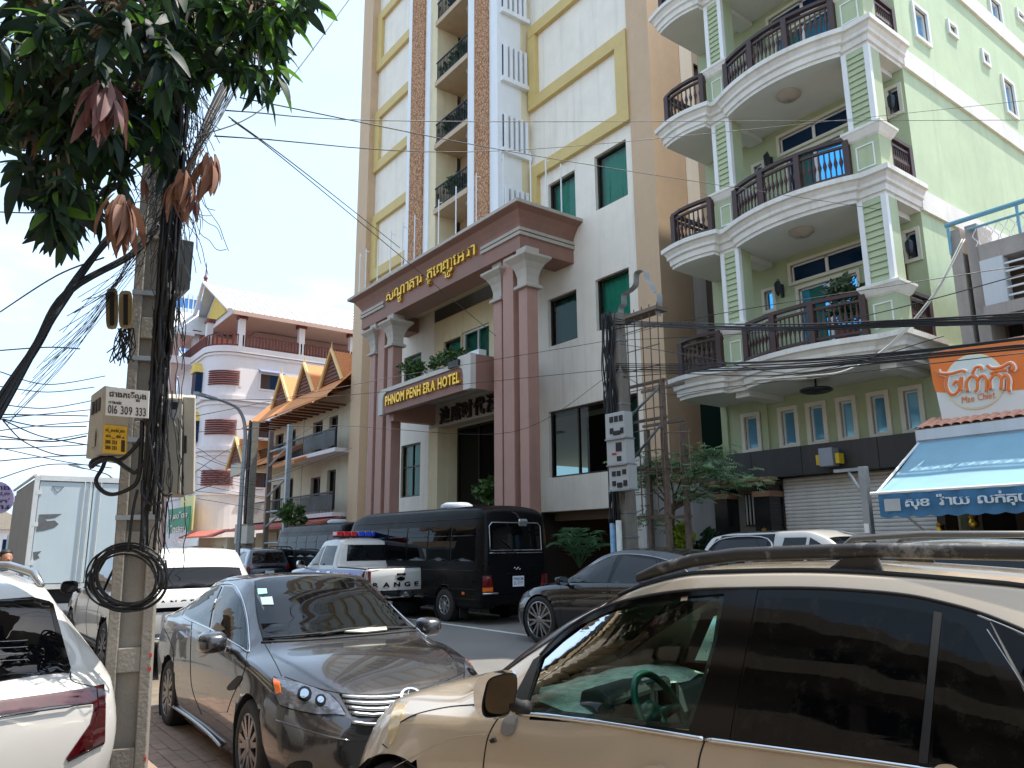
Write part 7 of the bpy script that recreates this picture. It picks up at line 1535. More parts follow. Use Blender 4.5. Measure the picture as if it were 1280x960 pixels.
# ------------------------------------------------------------------ meter pole by the hotel, frame tower, lamps
def far_poles():
    G = CAMZ-CAMZ/K; rnd = random.Random(11)
    p = thing('concrete_pole', 'cable-wrapped concrete pole with three white meter boxes in front of the hotel window', 'utility pole', T15((-11.55, 11.6, G)))
    b = MB(T15); rows = []
    for z, w_ in ((G, .19), (3, .15), (6.75, .10)): rows.append([(-11.56-w_, 11.6-w_, z), (-11.56+w_, 11.6-w_, z), (-11.56+w_, 11.6+w_, z), (-11.56-w_, 11.6+w_, z)])
    b.grid(rows, cu=True); b.build('shaft', M_pole, p, bevel=.01)
    for i, z in enumerate((1.9, 2.4, 2.95, 3.5, 4.1, 4.7, 5.4, 6.1)): MB(T15).box(-11.56-.18+.008*i, -11.56+.18-.008*i, 11.6-.18+.008*i, 11.6+.18-.008*i, z, z+.03).build('steel_strap', M_steel, p)
    for i in range(22):
        y = 6.7; pts = []; x = rnd.uniform(-.2, .12)
        for z in (6.75, 6.2, 5.5, 4.8, 4.1, 3.4, 2.8, 2.2): pts.append((-11.68+x+rnd.uniform(-.06, .06), 11.42+rnd.uniform(-.1, .06), z))
        o = MB(T15).tube(smooth_poly(pts, False, 4), rnd.uniform(.010, .02), 5).build('pole_cable', M_cab, p, smooth=True)
    MB(T15).tube([(-11.72, 11.36, G), (-11.72, 11.36, 2.2)], .06, 8).build('blue_conduit', mat('faded_blue_pipe', (120, 160, 190), .6, var=.2, vs=9, blot=.5, bcol=(.6, .6, .58), bscale=8), p, smooth=True); MB(T15).tube([(-11.5, 11.32, G), (-11.5, 11.32, 2.25)], .06, 8).build('white_conduit', mat('white_pipe', (200, 198, 190), .6, var=.15, vs=9), p, smooth=True)
    for i, (z0, z1, dx, lab) in enumerate(((3.92, 4.46, 0, 'white meter box with five dark windows, topmost of three on the pole'), (3.38, 3.9, .02, 'white meter box with red stamp, middle of three on the pole'), (2.86, 3.35, .06, 'white meter box with six small windows, lowest of three on the pole'))):
        x0 = -11.62+dx; o = thing('meter_box', lab, 'meter box', T15((x0+.25, 11.3, z0)), group='white meter boxes on the pole'); MB(T15).box(x0, x0+.56, 11.15, 11.4, z0, z1).build('case', M_boxg if False else mat('white_meter_box', (172, 172, 168), .55, var=.06, streak=.15), o, bevel=.01)
        for j, (u, v, w_, h_) in enumerate(([(.14, .34, .1, .12), (.28, .34, .1, .12), (.42, .34, .1, .12), (.14, .1, .1, .12), (.24, .06, .2, .09), (.45, .08, .08, .12)], [(.28, .26, .16, .18), (.16, .2, .12, .04), (.3, .06, .12, .1)], [(.1, .28, .1, .1), (.24, .28, .1, .1), (.4, .3, .1, .1), (.1, .08, .1, .1), (.24, .04, .14, .1), (.42, .06, .1, .12)])[i]):
            MB(T15).box(x0+u, x0+u+w_, 11.135, 11.149, z0+v, z0+v+h_).build('window', MATS['red_paint_fleck'] if (i == 1 and j == 1) else M_blk2, o)
        MB(T15).box(x0+.02, x0+.6, 11.1, 11.41, z0-.03, z0-.004).build('shelf', M_steel, o); 
    for i, z in enumerate((3.9, 3.35)):
        o = thing('meter_box', ('plain white box on the far side of the pole, the upper of two', 'plain white box on the far side of the pole, the lower of two')[i], 'meter box', T15((-12.0, 11.9, z)), group='white meter boxes on the pole'); MB(T15).box(-12.2, -11.8, 11.8, 12.0, z, z+.5).build('case', MATS['white_meter_box'], o)
    # frame tower with a cut sheet-metal crest
    t = thing('sign_frame', 'rusty steel lattice frame with curved white sheet-metal crest beside the pole', 'lattice frame', T15((-11.4, 12.4, G)))
    M_rust = mat('rusty_steel_tube', (120, 104, 92), .6, .4, var=.3, vs=8, blot=.6, bcol=(.16, .08, .05), bscale=5)
    for x, y in ((-11.9, 12.1), (-10.85, 12.1), (-11.9, 12.7), (-10.85, 12.7)): MB(T15).box(x-.05, x+.05, y-.05, y+.05, G, 5.2 if y < 12.5 else 4.3).build('post', M_rust, t)
    for z in (4.35, 5.15, 3.3, 2.3): 
        for y in (12.1, 12.7): MB(T15).box(-12, -10.75, y-.03, y+.03, z, z+.06).build('rung', M_rust, t)
    for i in range(6):
        x = -11.95+i*.23; MB(T15).tube([(x, 12.02, 2.4), (x, 12.02, 6.9)], .014, 5).build('rod', M_rust, t)
    for i in range(9):
        z = 2.8+i*.45; MB(T15).tube([(-12, 12.0, z), (-10.75, 12.0, z)], .012, 5).build('rod', M_rust, t)
    for i in range(4): MB(T15).tube([(-10.9+i*.25, 12.05, 3.2), (-10.9+i*.25, 12.05, 4.05)], .012, 5).build('rod', M_rust, t)
    MB(T15).tube([(-10.9, 12.05, 4.05), (-10.1, 12.05, 3.98)], .014, 5).build('rod', M_rust, t); MB(T15).tube([(-11.9, 12.0, 4.4), (-10.85, 12.0, 5.0)], .03, 6).build('brace', M_steel, t); MB(T15).tube([(-11.9, 12.0, 3.4), (-10.85, 12.0, 4.2)], .03, 6).build('brace', M_steel, t)
    b = MB(T15); prof = [(-11.95, 6.86), (-11.95, 7.05), (-11.85, 7.15), (-11.82, 7.35), (-11.62, 7.4), (-11.45, 7.5), (-11.4, 7.75), (-11.15, 7.72), (-11.1, 7.5), (-10.98, 7.35), (-10.9, 7.15), (-10.78, 7.1), (-10.78, 6.9), (-10.85, 6.75), (-10.82, 6.6)]
    pr = smooth_poly(prof, False, 4); b.grid([[(x, 12.0, z) for x, z in pr], [(x, 12.18, z) for x, z in pr]]); b.build('crest', mat('white_sheet_metal', (176, 178, 180), .4, .3, var=.1, streak=.3), t, smooth=True); MB(T15).box(-12, -10.75, 11.93, 12.3, 6.72, 6.8).build('crest_shelf', M_rust, t)
    # cables from the meter pole to the right
    P = lambda u, v, d: C0+ray(u, v)*d; D0 = (Vector(T15((-11.56, 11.6, 5)))-C0).dot(_f)
    def cab(pts, r, m=None, lab='black overhead cable running from the meter pole past the green balconies', g='cables from the meter pole', n=5):
        o = MB().tube(smooth_poly([tuple(P(*q)) for q in pts], False, 8), r, n).build('overhead_cable', m or M_cab, smooth=True); tag(o, lab, 'cable', g)
    for i in range(5): cab([(768, 398+i*3+rnd.uniform(-2, 2), D0), (800, 402+i*1.5, D0-.5), (960, 407+i*1.6+rnd.uniform(-2, 2), 11.5), (1130, 400+i*2, 9.5), (1290, 392+i*3+rnd.uniform(-2, 2), 8)], .012)
    for i in range(7): cab([(770, 452+i*3+rnd.uniform(-3, 3), D0), (840, 455+i*2, D0-1), (960, 454+i*2+rnd.uniform(-4, 4), 11.5), (1090, 443+i*2, 9.8), (1290, 419+i*3+rnd.uniform(-3, 3), 8)], .010)
    for i, p_ in enumerate((((775, 430, D0), (870, 445, 13), (1000, 466, 11.5), (1180, 420, 10)), ((780, 470, D0), (830, 492, 13.5), (900, 485, 13), (1290, 440, 9)), ((778, 420, D0), (900, 392, 13), (1290, 330, 12)), ((782, 425, D0), (1000, 410, 12), (1290, 340, 9)))): cab(p_, .007)
    for i in range(2): cab([(1203+i*3, 299, 12.5), (1165, 370+i*4, 12), (1110, 432+i*3, 11.8), (1060, 462, 11.6), (1010, 470+i*3, 11.6), (940, 475, 12)], .012, M_cabg, 'pale cable sagging from the grey shophouse across the lowest balcony', 'pale sagging cables')
    # rows of thin wires reaching the meter pole from the left
    # lamp post before the shutter
    l = thing('lamp_post', 'grey square steel lamp post with bare bracket arm before the roller shutter', 'lamp post', T15((-6.55, 12, G)))
    MB(T15).box(-6.61, -6.49, 11.94, 12.06, G, 2.96).build('post', M_steel, l, bevel=.006); MB(T15).box(-7.05, -6.612, 11.97, 12.03, 2.9, 2.95).build('arm', M_steel, l); MB(T15).tube([(-6.62, 12, 2.55), (-6.8, 12, 2.89)], .025, 6).build('brace', M_steel, l); MB(T15).box(-6.59, -6.51, 11.92, 11.938, 1.9, 2.05).build('tag', M_wtrim, l)
    # tall curved street lamp and pole further down
    for nm, px, py, dep, top, lab, dx in (('street_lamp', 297, 690, 30, 500, 'tall grey street lamp with curved arm before the white block', -40), ('street_lamp', 135, 700, 46, 588, 'distant street lamp with curved arm above the box truck', -38)):
        a = P(px, py, dep); a.z = 0; hgt = P(px+4, top, dep).z; s = thing(nm, lab, 'street lamp', a, group='curved street lamps')
        e = P(px+dx, top-5, dep); pts = [Vector((a.x, a.y, z)) for z in (0, hgt*.3, hgt*.6, hgt*.85)]+[Vector((a.x, a.y, hgt*.96))+(e-Vector((a.x, a.y, e.z)))*.15, Vector((a.x, a.y, hgt))+(e-Vector((a.x, a.y, e.z)))*.45, e]
        MB().tube(smooth_poly([tuple(q) for q in pts], False, 5), [.11-.0022*i for i in range(31)], 8).build('post', M_steel, s, smooth=True); MB().obox(e, (e-pts[-2]).normalized()*.4, (0, .1, 0), (0, 0, .06)).build('lamp_head', M_steel, s)
    a = T15((-37.6, 12.2, G)); q = thing('concrete_pole', 'cable-hung concrete pole with grey boxes before the orange-roofed shophouses', 'utility pole', a)
    MB(T15).box(-37.75, -37.4, 12.1, 12.4, G, 7.9).build('shaft', M_pole, q)
    for i in range(8): MB(T15).tube([(-37.8+rnd.uniform(-.1, .3), 12.05, 7.9-j*1.1+rnd.uniform(-.1, .1)) for j in range(6)], .035, 5).build('pole_cable', M_cab, q)
    for x, z, w_, h_ in ((-39.2, 5.3, 1.0, .6), (-37.9, 2.0, .8, .9), (-37.0, 2.0, .9, .8)): MB(T15).box(x, x+w_, 11.7, 12.05, z, z+h_).build('box', M_boxg, q)
    t = thing('sign_frame', 'grey steel lattice frame standing before the orange-roofed shophouses', 'lattice frame', T15((-34.5, 12.4, G)))
    for x in (-35.6, -33.2): MB(T15).box(x-.1, x+.1, 12.3, 12.5, G, 7.2).build('post', M_rust if x < -35 else M_steel, t)
    for i in range(7): MB(T15).tube([(-35.6, 12.35, 2+i*.7), (-33.2, 12.35, 2+i*.7+(.7 if i % 2 else 0))], .05, 5).build('brace', M_steel, t)
far_poles()
# ------------------------------------------------------------------ vegetation
def leafy(name, col, tr=.35, var=.3):
    if name in MATS: return MATS[name]
    m = mat(name, col, .55, 0, var=var, vs=5, spec=.3); t = m.node_tree; b = t.nodes['Principled BSDF']; o = t.nodes['Material Output']
    tl = N(t, 'ShaderNodeBsdfTranslucent'); tl.inputs[0].default_value = (*[min(1, c*1.5) for c in s2l(col)], 1); ms = N(t, 'ShaderNodeMixShader'); ms.inputs[0].default_value = tr
    t.links.new(b.outputs[0], ms.inputs[1]); t.links.new(tl.outputs[0], ms.inputs[2]); t.links.new(ms.outputs[0], o.inputs[0]); return m
M_mango = [leafy('mango_leaf_dark', (30, 47, 37), .15), leafy('mango_leaf_mid', (42, 66, 40), .25), leafy('mango_leaf_bright', (78, 116, 38), .4), leafy('mango_flush_brown', (128, 92, 74), .2, .2), leafy('mango_flush_red', (112, 76, 72), .2, .2)]
M_bark = mat('tree_bark', (104, 90, 72), .9, var=.25, vs=6, bump=.5, bs=30)
def leaf_mesh(L, W, droop, m):
    mb = MB(); rows = []; n = 5
    for i in range(n+1):
        t = i/n; w_ = W*(math.sin(math.pi*min(1, t*.92+.06))**.75)*(1-.15*t); z = -droop*t*t*L; rows.append([(t*L, -w_, z+.12*w_), (t*L, 0, z-.06*w_), (t*L, w_, z+.12*w_)])
    mb.smooth = True; mb.grid(rows); return mb.mesh('leaf', m, False)[0]
def mango():
    rnd = random.Random(17); P = lambda u, v, d: C0+ray(u, v)*d
    base = Vector((-3.3, -2.4, 0)); tr = thing('mango_tree', 'mango tree overhanging the pole with dark leaves and brown drooping young leaves', 'tree', base)
    MB().tube(smooth_poly([tuple(base+Vector(q)) for q in ((0, 0, -.1), (.05, .05, 1.2), (-.1, .2, 2.6), (-.2, .5, 3.8), (-.3, .9, 4.8))], False, 5), [.2-.0045*i for i in range(21)], 10).build('trunk', M_bark, tr, smooth=True)
    meshes = [leaf_mesh(.175, .029, d, m) for m in M_mango[:3] for d in (.25, .7)]; brown = [leaf_mesh(.23, .027, .45, M_mango[k]) for k in (3, 4)]
    dense = [(0,0),(225,0),(232,110),(150,160),(115,150),(60,120),(0,95)]; right = [(225,0),(398,0),(380,18),(352,60),(357,98),(330,108),(290,92),(250,100),(232,110)]; low = [(0,95),(60,120),(150,165),(140,230),(112,300),(92,296),(52,262),(20,200),(0,215)]; mid = [(125,150),(215,120),(235,180),(200,215),(150,235)]; above = [(-250,-330),(420,-330),(400,-12),(-250,-12)]; edge = [(365,-5),(398,-4),(392,14),(372,12)]  # above: leaf mass out of view, added to shade the crown
    sites = []
    for poly, n, d0, d1 in ((dense, 86, 3.3, 5.2), (right, 56, 3.9, 5.2), (low, 56, 3.6, 4.7), (mid, 16, 4.1, 4.6), (edge, 1, 4.2, 4.5), (above, 55, 3.0, 5.5)):
        k = 0; us = [p[0] for p in poly]; vs_ = [p[1] for p in poly]
        while k < n:
            u, v = rnd.uniform(min(us), max(us)), rnd.uniform(min(vs_), max(vs_))
            if inpoly((u, v), poly): sites.append((P(u, v-14, rnd.uniform(d0, d1)), poly)); k += 1
    limbs = [P(60, 20, 4.2), P(150, 10, 4.4), P(240, 20, 4.6), P(320, 25, 4.7), P(60, 130, 4.1), P(170, 130, 4.5)]
    top = base+Vector((-.3, .9, 4.8))
    for i, l in enumerate(limbs):
        s0 = base+Vector((-.1, .2, 2.6)) if i == 4 else top
        MB().tube(smooth_poly([tuple(s0), tuple(s0.lerp(l, .5)+Vector((0, 0, .25))), tuple(l)], False, 6), [.07-.0045*j for j in range(13)], 7).build('branch', M_bark, tr, smooth=True)
    tw = MB(); leaves = []
    for c, poly in sites:
        l = min(limbs, key=lambda q: (q-c).length); tw.tube(smooth_poly([tuple(l), tuple(l.lerp(c, .6)+Vector((0, 0, .08))), tuple(c)], False, 3), [.009]*6+[.004], 4, caps=False)
        a0 = rnd.uniform(0, 6)
        for j in range(rnd.randint(8, 13)):
            a = a0+j*2.4; el = rnd.uniform(-1.15, .25); d = Vector((math.cos(a)*math.cos(el), math.sin(a)*math.cos(el), math.sin(el)))
            leaves.append((c+Vector((0, 0, -.012*j)), d, rnd.choice((0, 0, 1, 1, 0, 1, 2, 3, 2, 3, 0, 1, 2, 3, 4, 5) if poly is not right else (0, 1, 2, 3, 2, 3, 4, 5)), rnd.uniform(.5, 1.15)))
    tw.build('twig', M_bark, tr, kind='stuff')
    def mat_of(d):
        x = d.normalized(); y = Vector((0, 0, 1)).cross(x); y = y.normalized() if y.length > .05 else Vector((0, 1, 0)); z = x.cross(y); return Matrix((x, y, z)).transposed()
    rnd.shuffle(leaves); leaves.sort(key=lambda q: (q[0]-C0).dot(CD)/(q[0]-C0).dot(_f) < -.5); st = [MB() for _ in range(3)]
    for i, (c, d, k, s) in enumerate(leaves):
        roll = Matrix.Rotation(rnd.uniform(-.7, .7), 3, 'X'); Mx = mat_of(d) @ roll
        if i < 160:
            o = bpy.data.objects.new('leaf', meshes[k]); COL.objects.link(o); o.parent = tr; o.location = c-base; o.rotation_euler = Mx.to_euler(); o.scale = (s, s, s)
        else:
            mb = st[k//2]; me = meshes[k]; mb.smooth = True; mb.add([c+Mx @ (v.co*s) for v in me.vertices], [tuple(p.vertices) for p in me.polygons])
    for mb, m in zip(st, M_mango[:3]):
        if mb.v: mb.build('foliage', m, tr, fix=False, kind='stuff')
    # drooping clusters of young brown leaves
    for (u, v, d, n, m, ln) in ((133, 104, 3.2, 24, 4, .9), (152, 248, 3.5, 28, 3, .95), (228, 216, 3.7, 18, 3, .8), (262, 192, 3.8, 18, 3, .8), (240, 236, 3.9, 8, 4, .6), (176, 90, 4.3, 7, 4, .7), (22, 88, 3.9, 5, 3, .7), (178, 215, 4.3, 3, 3, .5), (42, 152, 3.9, 4, 3, .6)):
        c = P(u, v, d)
        for j in range(n):
            a = j*2.4; el = rnd.uniform(-1.5, -.75); dd = Vector((math.cos(a)*math.cos(el), math.sin(a)*math.cos(el), math.sin(el))); s = ln*rnd.uniform(.75, 1.05)
            o = bpy.data.objects.new('leaf', brown[(m-3)]); COL.objects.link(o); o.parent = tr; o.location = c-base+Vector((.03*math.cos(a), .03*math.sin(a), rnd.uniform(-.07, .02))); o.rotation_euler = (mat_of(dd) @ Matrix.Rotation(rnd.uniform(-.5, .5), 3, 'X')).to_euler(); o.scale = (s, s, s)
mango()
def small_tree():
    G = CAMZ-CAMZ/K; rnd = random.Random(5); t = thing('small_tree', 'thin young tree with flat feathery crown before the grey wall', 'tree', T15((-11.6, 13, G)))
    b = MB(T15); b.tube(smooth_poly([(-11.62, 13, G), (-11.6, 13, 1.7), (-11.52, 13, 2.4), (-11.4, 13, 2.85)], False, 5), [.075-.0028*i for i in range(16)], 8); b.build('trunk', M_bark, t, smooth=True)
    tips = [(-12.2, 12.8, 3.5), (-11.9, 13.1, 3.3), (-11.5, 12.7, 3.6), (-11.2, 13.2, 3.45), (-10.9, 12.8, 3.35), (-10.5, 13.1, 3.7), (-10.2, 12.8, 3.3), (-9.8, 13, 3.05), (-12.1, 13.0, 2.35), (-10.9, 13, 2.9), (-12.35, 13, 3.2)]
    for q in tips: MB(T15).tube(smooth_poly([(-11.5, 13, 2.5), ((-11.5+q[0])/2, 13, 2.6+(q[2]-2.5)*.35), q], False, 4), [.03-.0028*i for i in range(9)], 5).build('branch', M_bark, t, smooth=True)
    ms = [leafy('feathery_leaf_green', (116, 146, 104), .35), leafy('feathery_leaf_pale', (150, 172, 128), .4), leafy('feathery_leaf_dark', (74, 104, 76), .3)]
    for k, m in enumerate(ms):
        mb = MB(T15)
        for i in range(300):
            q = rnd.choice(tips); c = Vector(q)+Vector((rnd.gauss(0, .26), rnd.gauss(0, .26), rnd.gauss(-.02, .11))); a = rnd.uniform(0, 6.3); d = Vector((math.cos(a), math.sin(a), rnd.uniform(-.5, .1))); s = Vector((-d.y, d.x, 0)).normalized()
            for j in range(4):
                p = c+d*.05*j
                for sd in (1, -1): e = (s*sd+d*.5).normalized()*.10+Vector((0, 0, -.04)); f = d*.018; mb.add([p, p+e*.5+f, p+e, p+e*.5-f], [(0, 1, 2, 3)])
        mb.build('foliage', m, t, fix=False, kind='stuff')
small_tree()
def plants():
    G = CAMZ-CAMZ/K; rnd = random.Random(9)
    pm = leafy('palm_frond_green', (62, 98, 62), .3); pl = thing('potted_palm', 'green palm with arching fronds in the dark garage opening behind the minibus', 'palm', T15((-15.3, 13.6, G)))
    MB(T15).lathe([(.02, G), (.28, G), (.34, G+.4), (.3, G+.42), (.02, G+.4)], 14, (-15.3, 13.6, 0)).build('pot', MATS['clay_pot'], pl, smooth=True)
    for i in range(13):
        a = i*2.4; mb = MB(T15); L = rnd.uniform(.45, .95); H_ = rnd.uniform(.9, 1.7); pts = [(-15.3+math.cos(a)*L*t, 13.6+math.sin(a)*L*t, G+1.0+1.6*H_*t-H_*t*t) for t in [j/9 for j in range(10)]]
        mb.tube(pts, .012, 4)
        for j in range(2, 10):
            p = Vector(pts[j]); d = (p-Vector(pts[j-1])).normalized(); s = Vector((-math.sin(a), math.cos(a), 0))
            for sd in (1, -1): e = (s*sd*.9+d*.6+Vector((0, 0, -.35))).normalized()*.34; mb.add([p, p+e*.5+d*.03, p+e, p+e*.5-d*.03], [(0, 1, 2, 3)])
        mb.build('frond', pm, pl, fix=False)
    for nm, lab, c, r_, m, n in (('shrub', 'yellow-green bush at the foot of the meter pole', (-11.55, 13.2, 1.65), (.3, .25, .5), leafy('croton_leaf', (150, 168, 60), .3), 700), ('shrub', 'rounded green bush before the hotel entrance above the bus roof', (-19.6, 13.8, 3.3), (.75, .5, .45), M_leaf, 900), ('shrub', 'small spiky dark plant by the grey wall', (-11.2, 13.6, 1.75), (.3, .25, .35), leafy('dark_spiky_leaf', (48, 74, 48), .25), 260), ('shrub', 'green hedge plant before the shophouse next to the tan pier', (-33.2, 12.6, 3.1), (.9, .5, .6), M_leaf, 700)):
        o = thing(nm, lab, 'shrub', T15((c[0], c[1], G)), group='street shrubs')
        MB(T15).box(c[0]-.35, c[0]+.35, c[1]-.3, c[1]+.3, G, c[2]-r_[2]*.9).build('planter', M_conc2, o); shrub(o, 'foliage', c, *r_, n, .15 if r_[0] < .5 else .2, m, T15, hash(lab) % 97)
M_conc2 = mat('planter_concrete', (150, 146, 138), .85, var=.12, streak=.3)
plants()
# ------------------------------------------------------------------ wall, person, round sign, ground, unseen near side added for reflections
def misc():
    G = CAMZ-CAMZ/K
    w_ = thing('grey_wall', 'streaked bare grey cement wall between hotel and green house', 'wall', T15((-12.5, 14.9, G)))
    MB(T15).box(-13.95, -11.43, 14.75, 14.89, G, 3.2).build('wall_panel', mat('bare_cement', (128, 126, 122), .9, var=.16, vs=2, streak=.5, sdir=(.12, .12, .12), stretch=(1, 1, .4)), w_)
    MB(T15).box(-14.1, -13.75, 14.5, 14.85, G, 4.0).build('post', mat('white_cement_post', (196, 192, 184), .85, var=.1, streak=.4), w_)
    s = thing('round_sign', 'round lilac street sign with dark lettering at the frame edge', 'sign', atD(-2, 640, 9)); c = atD(-3, 622, 9); u_, v_ = CR, -CD
    mb = MB(); mb.add([c+(u_*math.cos(a*.2618)+v_*math.sin(a*.2618))*.19 for a in range(24)]+[c-CR.cross(CD)*-.02+(u_*math.cos(a*.2618)+v_*math.sin(a*.2618))*.19 for a in range(24)], [tuple(range(24)), tuple(range(47, 23, -1))]+[(i, (i+1) % 24, 24+(i+1) % 24, 24+i) for i in range(24)]); mb.build('disc', mat('lilac_sign_paint', (170, 168, 214), .45, var=.05), s)
    t = MB()
    for i, tx in enumerate((['ហ', 'ា', 'ង'], ['ជ', 'ុ', 'ស', 'ជ', 'ុ', 'ល'], ['ល', 'ក', '់'], ['ទ', 'ា', 'វ'])): letters(t, tx, c+v_*(.09-.075*i)-u_*.12+(C0-c).normalized()*.012, u_, v_, .26, .05, .001, .01, .08)
    t.build('lettering', mat('navy_lettering', (40, 40, 96), .5), s); MB().tube([(c.x-.03, c.y, 0), (c.x-.03, c.y, c.z-.1)], .03, 8).build('post', M_steel, s)
    # road marking, paving
    m = mat('worn_white_line', (196, 196, 190), .7, var=.12, blot=.5, bcol=(.12, .12, .12), bscale=3)
    for y, x0, x1 in ((9.78, -60, -2),): tag(MB().box(x0, x1, y, y+.12, .001, .004).build('road_marking', m), kind='structure')
    pv = mat('pinkish_brown_paver', (150, 124, 106), .85, var=.2, vs=5, bump=.3, bs=90, blot=.45, bcol=(.12, .1, .09), bscale=1.2)
    f = tag(MB().box(-13.2, 4, -8, 2.75, -.1, .006).build('paved_apron', mat('sandy_joint_fill', (120, 108, 94), .95, var=.2, vs=6, bump=.3, bs=70)), kind='structure')
    b0 = None; k = 0
    for j in range(17):
        for i in range(17):
            x, y = -9.6+i*.225+(.11 if j % 2 else 0), .55+j*.115
            if b0 is None: b0 = MB().box(x, x+.217, y, y+.108, -.03, .022).build('brick', pv, f, bevel=.004)
            else: inst(b0, f, b0.location+Vector((x+9.6, y-.55, random.uniform(-.004, .004))), (random.uniform(-.01, .01), random.uniform(-.01, .01), random.uniform(-.012, .012)))
    # kerb stones of the far pavement
    kb = mat('kerb_stone', (166, 162, 154), .85, var=.15, streak=.2); k0 = None; ko = None
    for i in range(60):
        x = 2-i*.9
        if k0 is None: k0 = MB().box(x-.89, x, 12.2, 12.4, -.1, .14).build('kerb_stone', kb, bpy.data.objects.get('pavement'), bevel=.015)
        else: inst(k0, k0.parent, k0.location+Vector((-i*.9, 0, random.uniform(-.004, .004))))
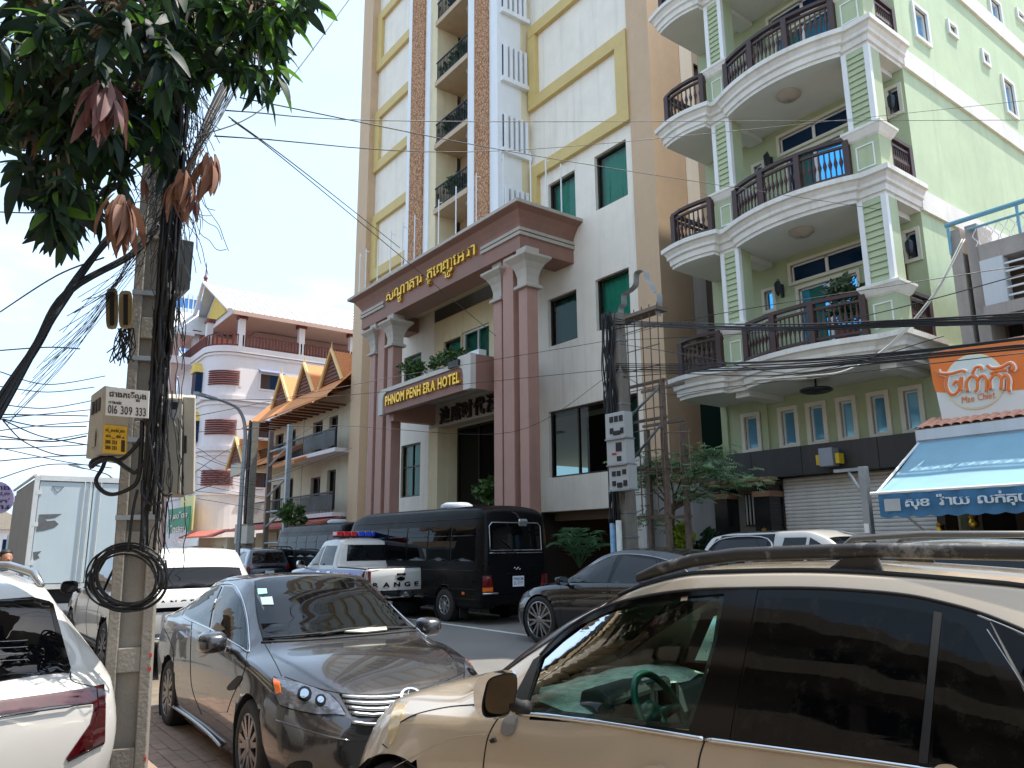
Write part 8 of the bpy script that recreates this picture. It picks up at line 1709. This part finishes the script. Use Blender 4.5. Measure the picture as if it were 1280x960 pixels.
def person():
    p = atD(7, 700, 11.5); o = thing('person', 'person with short dark hair in a grey shirt standing behind the white crossover', 'person', (p.x, p.y, 0)); base = Vector((p.x, p.y, 0))
    f = Vector((1, .35, 0)).normalized(); s = Vector((f.y, -f.x, 0)) ; U = Vector((0, 0, 1)); Hh = 1.74
    def P(a, b, c): return f*a+s*b+U*c
    J = {'pel': (P(0,0,.95),.15), 'wst': (P(0,0,1.1),.135), 'che': (P(0,0,1.3),.155), 'nek': (P(.0,0,1.46),.06), 'hd0': (P(.015,0,1.53),.07)}
    ch = [('pel','wst'),('wst','che'),('che','nek'),('nek','hd0')]
    for q, n in ((1, 'a'), (-1, 'b')):
        J.update({n+'sh': (P(0,.17*q,1.4),.062), n+'el': (P(-.03,.22*q,1.13),.045), n+'wr': (P(.06,.22*q,.9),.032), n+'hp': (P(0,.09*q,.9),.095), n+'kn': (P(.02,.1*q,.5),.06), n+'an': (P(0,.1*q,.09),.042), n+'to': (P(.15,.11*q,.035),.035)})
        ch += [('che',n+'sh'),(n+'sh',n+'el'),(n+'el',n+'wr'),('pel',n+'hp'),(n+'hp',n+'kn'),(n+'kn',n+'an'),(n+'an',n+'to')]
    ks = list(J); me = bpy.data.meshes.new('body'); me.from_pydata([J[k][0] for k in ks], [(ks.index(a), ks.index(b)) for a, b in ch], []); b = bpy.data.objects.new('body', me); COL.objects.link(b); b.parent = o
    sk = b.modifiers.new('skin', 'SKIN'); 
    for i, k in enumerate(ks): me.skin_vertices[0].data[i].radius = (J[k][1], J[k][1]); me.skin_vertices[0].data[i].use_root = (k == 'pel')
    b.modifiers.new('sub', 'SUBSURF').levels = 1; b.modifiers['sub'].render_levels = 2; sk.use_smooth_shade = True; me.materials.append(mat('grey_shirt_cloth', (120, 122, 130), .85, var=.1))
    skin = mat('tan_skin', (176, 128, 100), .5, var=.06)
    mb = MB(); rows = []
    for z, r_, d_ in ((1.50,.052,0),(1.54,.062,.012),(1.58,.074,.016),(1.63,.08,.012),(1.68,.081,.004),(1.72,.072,-.004),(1.75,.045,-.006),(1.76,.01,-.006)): rows.append([P(d_+r_*1.15*math.cos(a), r_*.9*math.sin(a), z) for a in [i*math.pi/10 for i in range(20)]])
    mb.smooth = True; mb.grid(rows, cu=True); mb.tube([P(.09, 0, 1.65), P(.115, 0, 1.615), P(.1, 0, 1.605)], [.012, .017, .012], 6)
    for q in (1, -1): mb.obox(P(0, .078*q, 1.63), f*.018, s*.008, U*.03)
    h = mb.build('head', skin, o, local=True, smooth=True)
    mb = MB()
    for q in (1, -1): mb.lathe([(.001, .004), (.011, 0), (.001, -.004)], 10, P(.083, .03*q, 1.655))
    mb.obox(P(.09, 0, 1.575), f*.006, s*.024, U*.005); ey = mb.build('face_features', mat('dark_features', (54, 34, 30), .5), o, local=True, kind='stuff')
    mb = MB(); rows = []
    for z, k in ((1.63, 1.03), (1.68, 1.06), (1.72, 1.08), (1.75, .85), (1.772, .3)): rows.append([P(-.012+.09*k*math.cos(a)*(1 if math.cos(a) < .55 or z > 1.69 else .86), .076*k*math.sin(a), z) for a in [i*math.pi/10 for i in range(20)]])
    mb.smooth = True; mb.grid(rows, cu=True); mb.build('hair', mat('dark_hair', (28, 24, 24), .6, var=.2), o, local=True)
    for q in (1, -1):
        mb = MB(); w_ = P(.06, .22*q, .9)
        mb.obox(w_+f*.01-U*.05, f*.014, s*.035, U*.045)
        for i in range(4): mb.tube([w_+s*(.027-.018*i)*1-U*.09+f*.01, w_+s*(.027-.018*i)-U*(.13+.01*(i in (1, 2)))+f*.02, w_+s*(.027-.018*i)-U*(.155+.015*(i in (1, 2)))+f*.04], [.009, .008, .006], 6)
        mb.tube([w_+s*.035*-q-U*.04+f*.01, w_+s*.05*-q-U*.075+f*.03, w_+s*.048*-q-U*.1+f*.045], [.011, .009, .007], 6); mb.build('hand', skin, o, local=True, smooth=True, kind='stuff')
    mb = MB()
    for q in (1, -1): mb.tube([P(0, .09*q, .93), P(.02, .1*q, .5), P(0, .1*q, .08)], [.105, .075, .06], 10)
    mb.build('trousers', mat('dark_trousers', (44, 46, 54), .85, var=.1), o, local=True, smooth=True, kind='stuff')
def near_side():  # unseen houses behind the camera, added for reflections and bounced fill light
    M_n = mat('cream_shophouse_front', (214, 202, 180), .8, var=.1, streak=.3); M_n2 = mat('brown_shophouse_front', (176, 160, 142), .8, var=.1, streak=.3)
    for i, (x0, x1, h_, m, lab) in enumerate(((-44, -24, 11, M_n2, 'unseen brown shophouse added on the near side of the street, farthest of four'), (-23.9, -9, 13.5, M_n, 'unseen cream shophouse added on the near side of the street behind the pole'), (-8.9, 3, 12, M_n2, 'unseen brown shophouse added on the near side right behind the viewer'), (3.1, 22, 14, M_n, 'unseen tall cream shophouse added on the near side to the right of the viewer'))):
        o = thing('unseen_shophouse', lab, 'shophouse', ((x0+x1)/2, -8.5, 0)); n = int((x1-x0)/4)
        ops = []
        for k in range(n):
            a = x0+.5+k*(x1-x0-.5)/n
            ops.append((a, a+3.0, .1, 3.0))
            for z in range(int((h_-4)/3.4)): ops.append((a+.3, a+1.4, 4.4+z*3.4, 6.4+z*3.4)); ops.append((a+1.7, a+2.8, 4.4+z*3.4, 6.4+z*3.4))
        MB().wall(x0, x1, 0, h_, -8.5, ops, -.4).build('wall', m, o); MB().box(x0, x1, -12, -8.95, 0, h_).build('room', M_blackroom, o)
        for z in range(int((h_-3)/3.4)+1): MB().box(x0, x1, -8.49, -7.0, 3.3+z*3.4, 3.55+z*3.4).build('balcony_slab', m, o)
        for z in range(int((h_-4)/3.4)+1):
            MB().box(x0, x1, -7.1, -7.0, 3.55+z*3.4, 4.4+z*3.4).build('parapet', m, o)
misc(); person(); near_side()
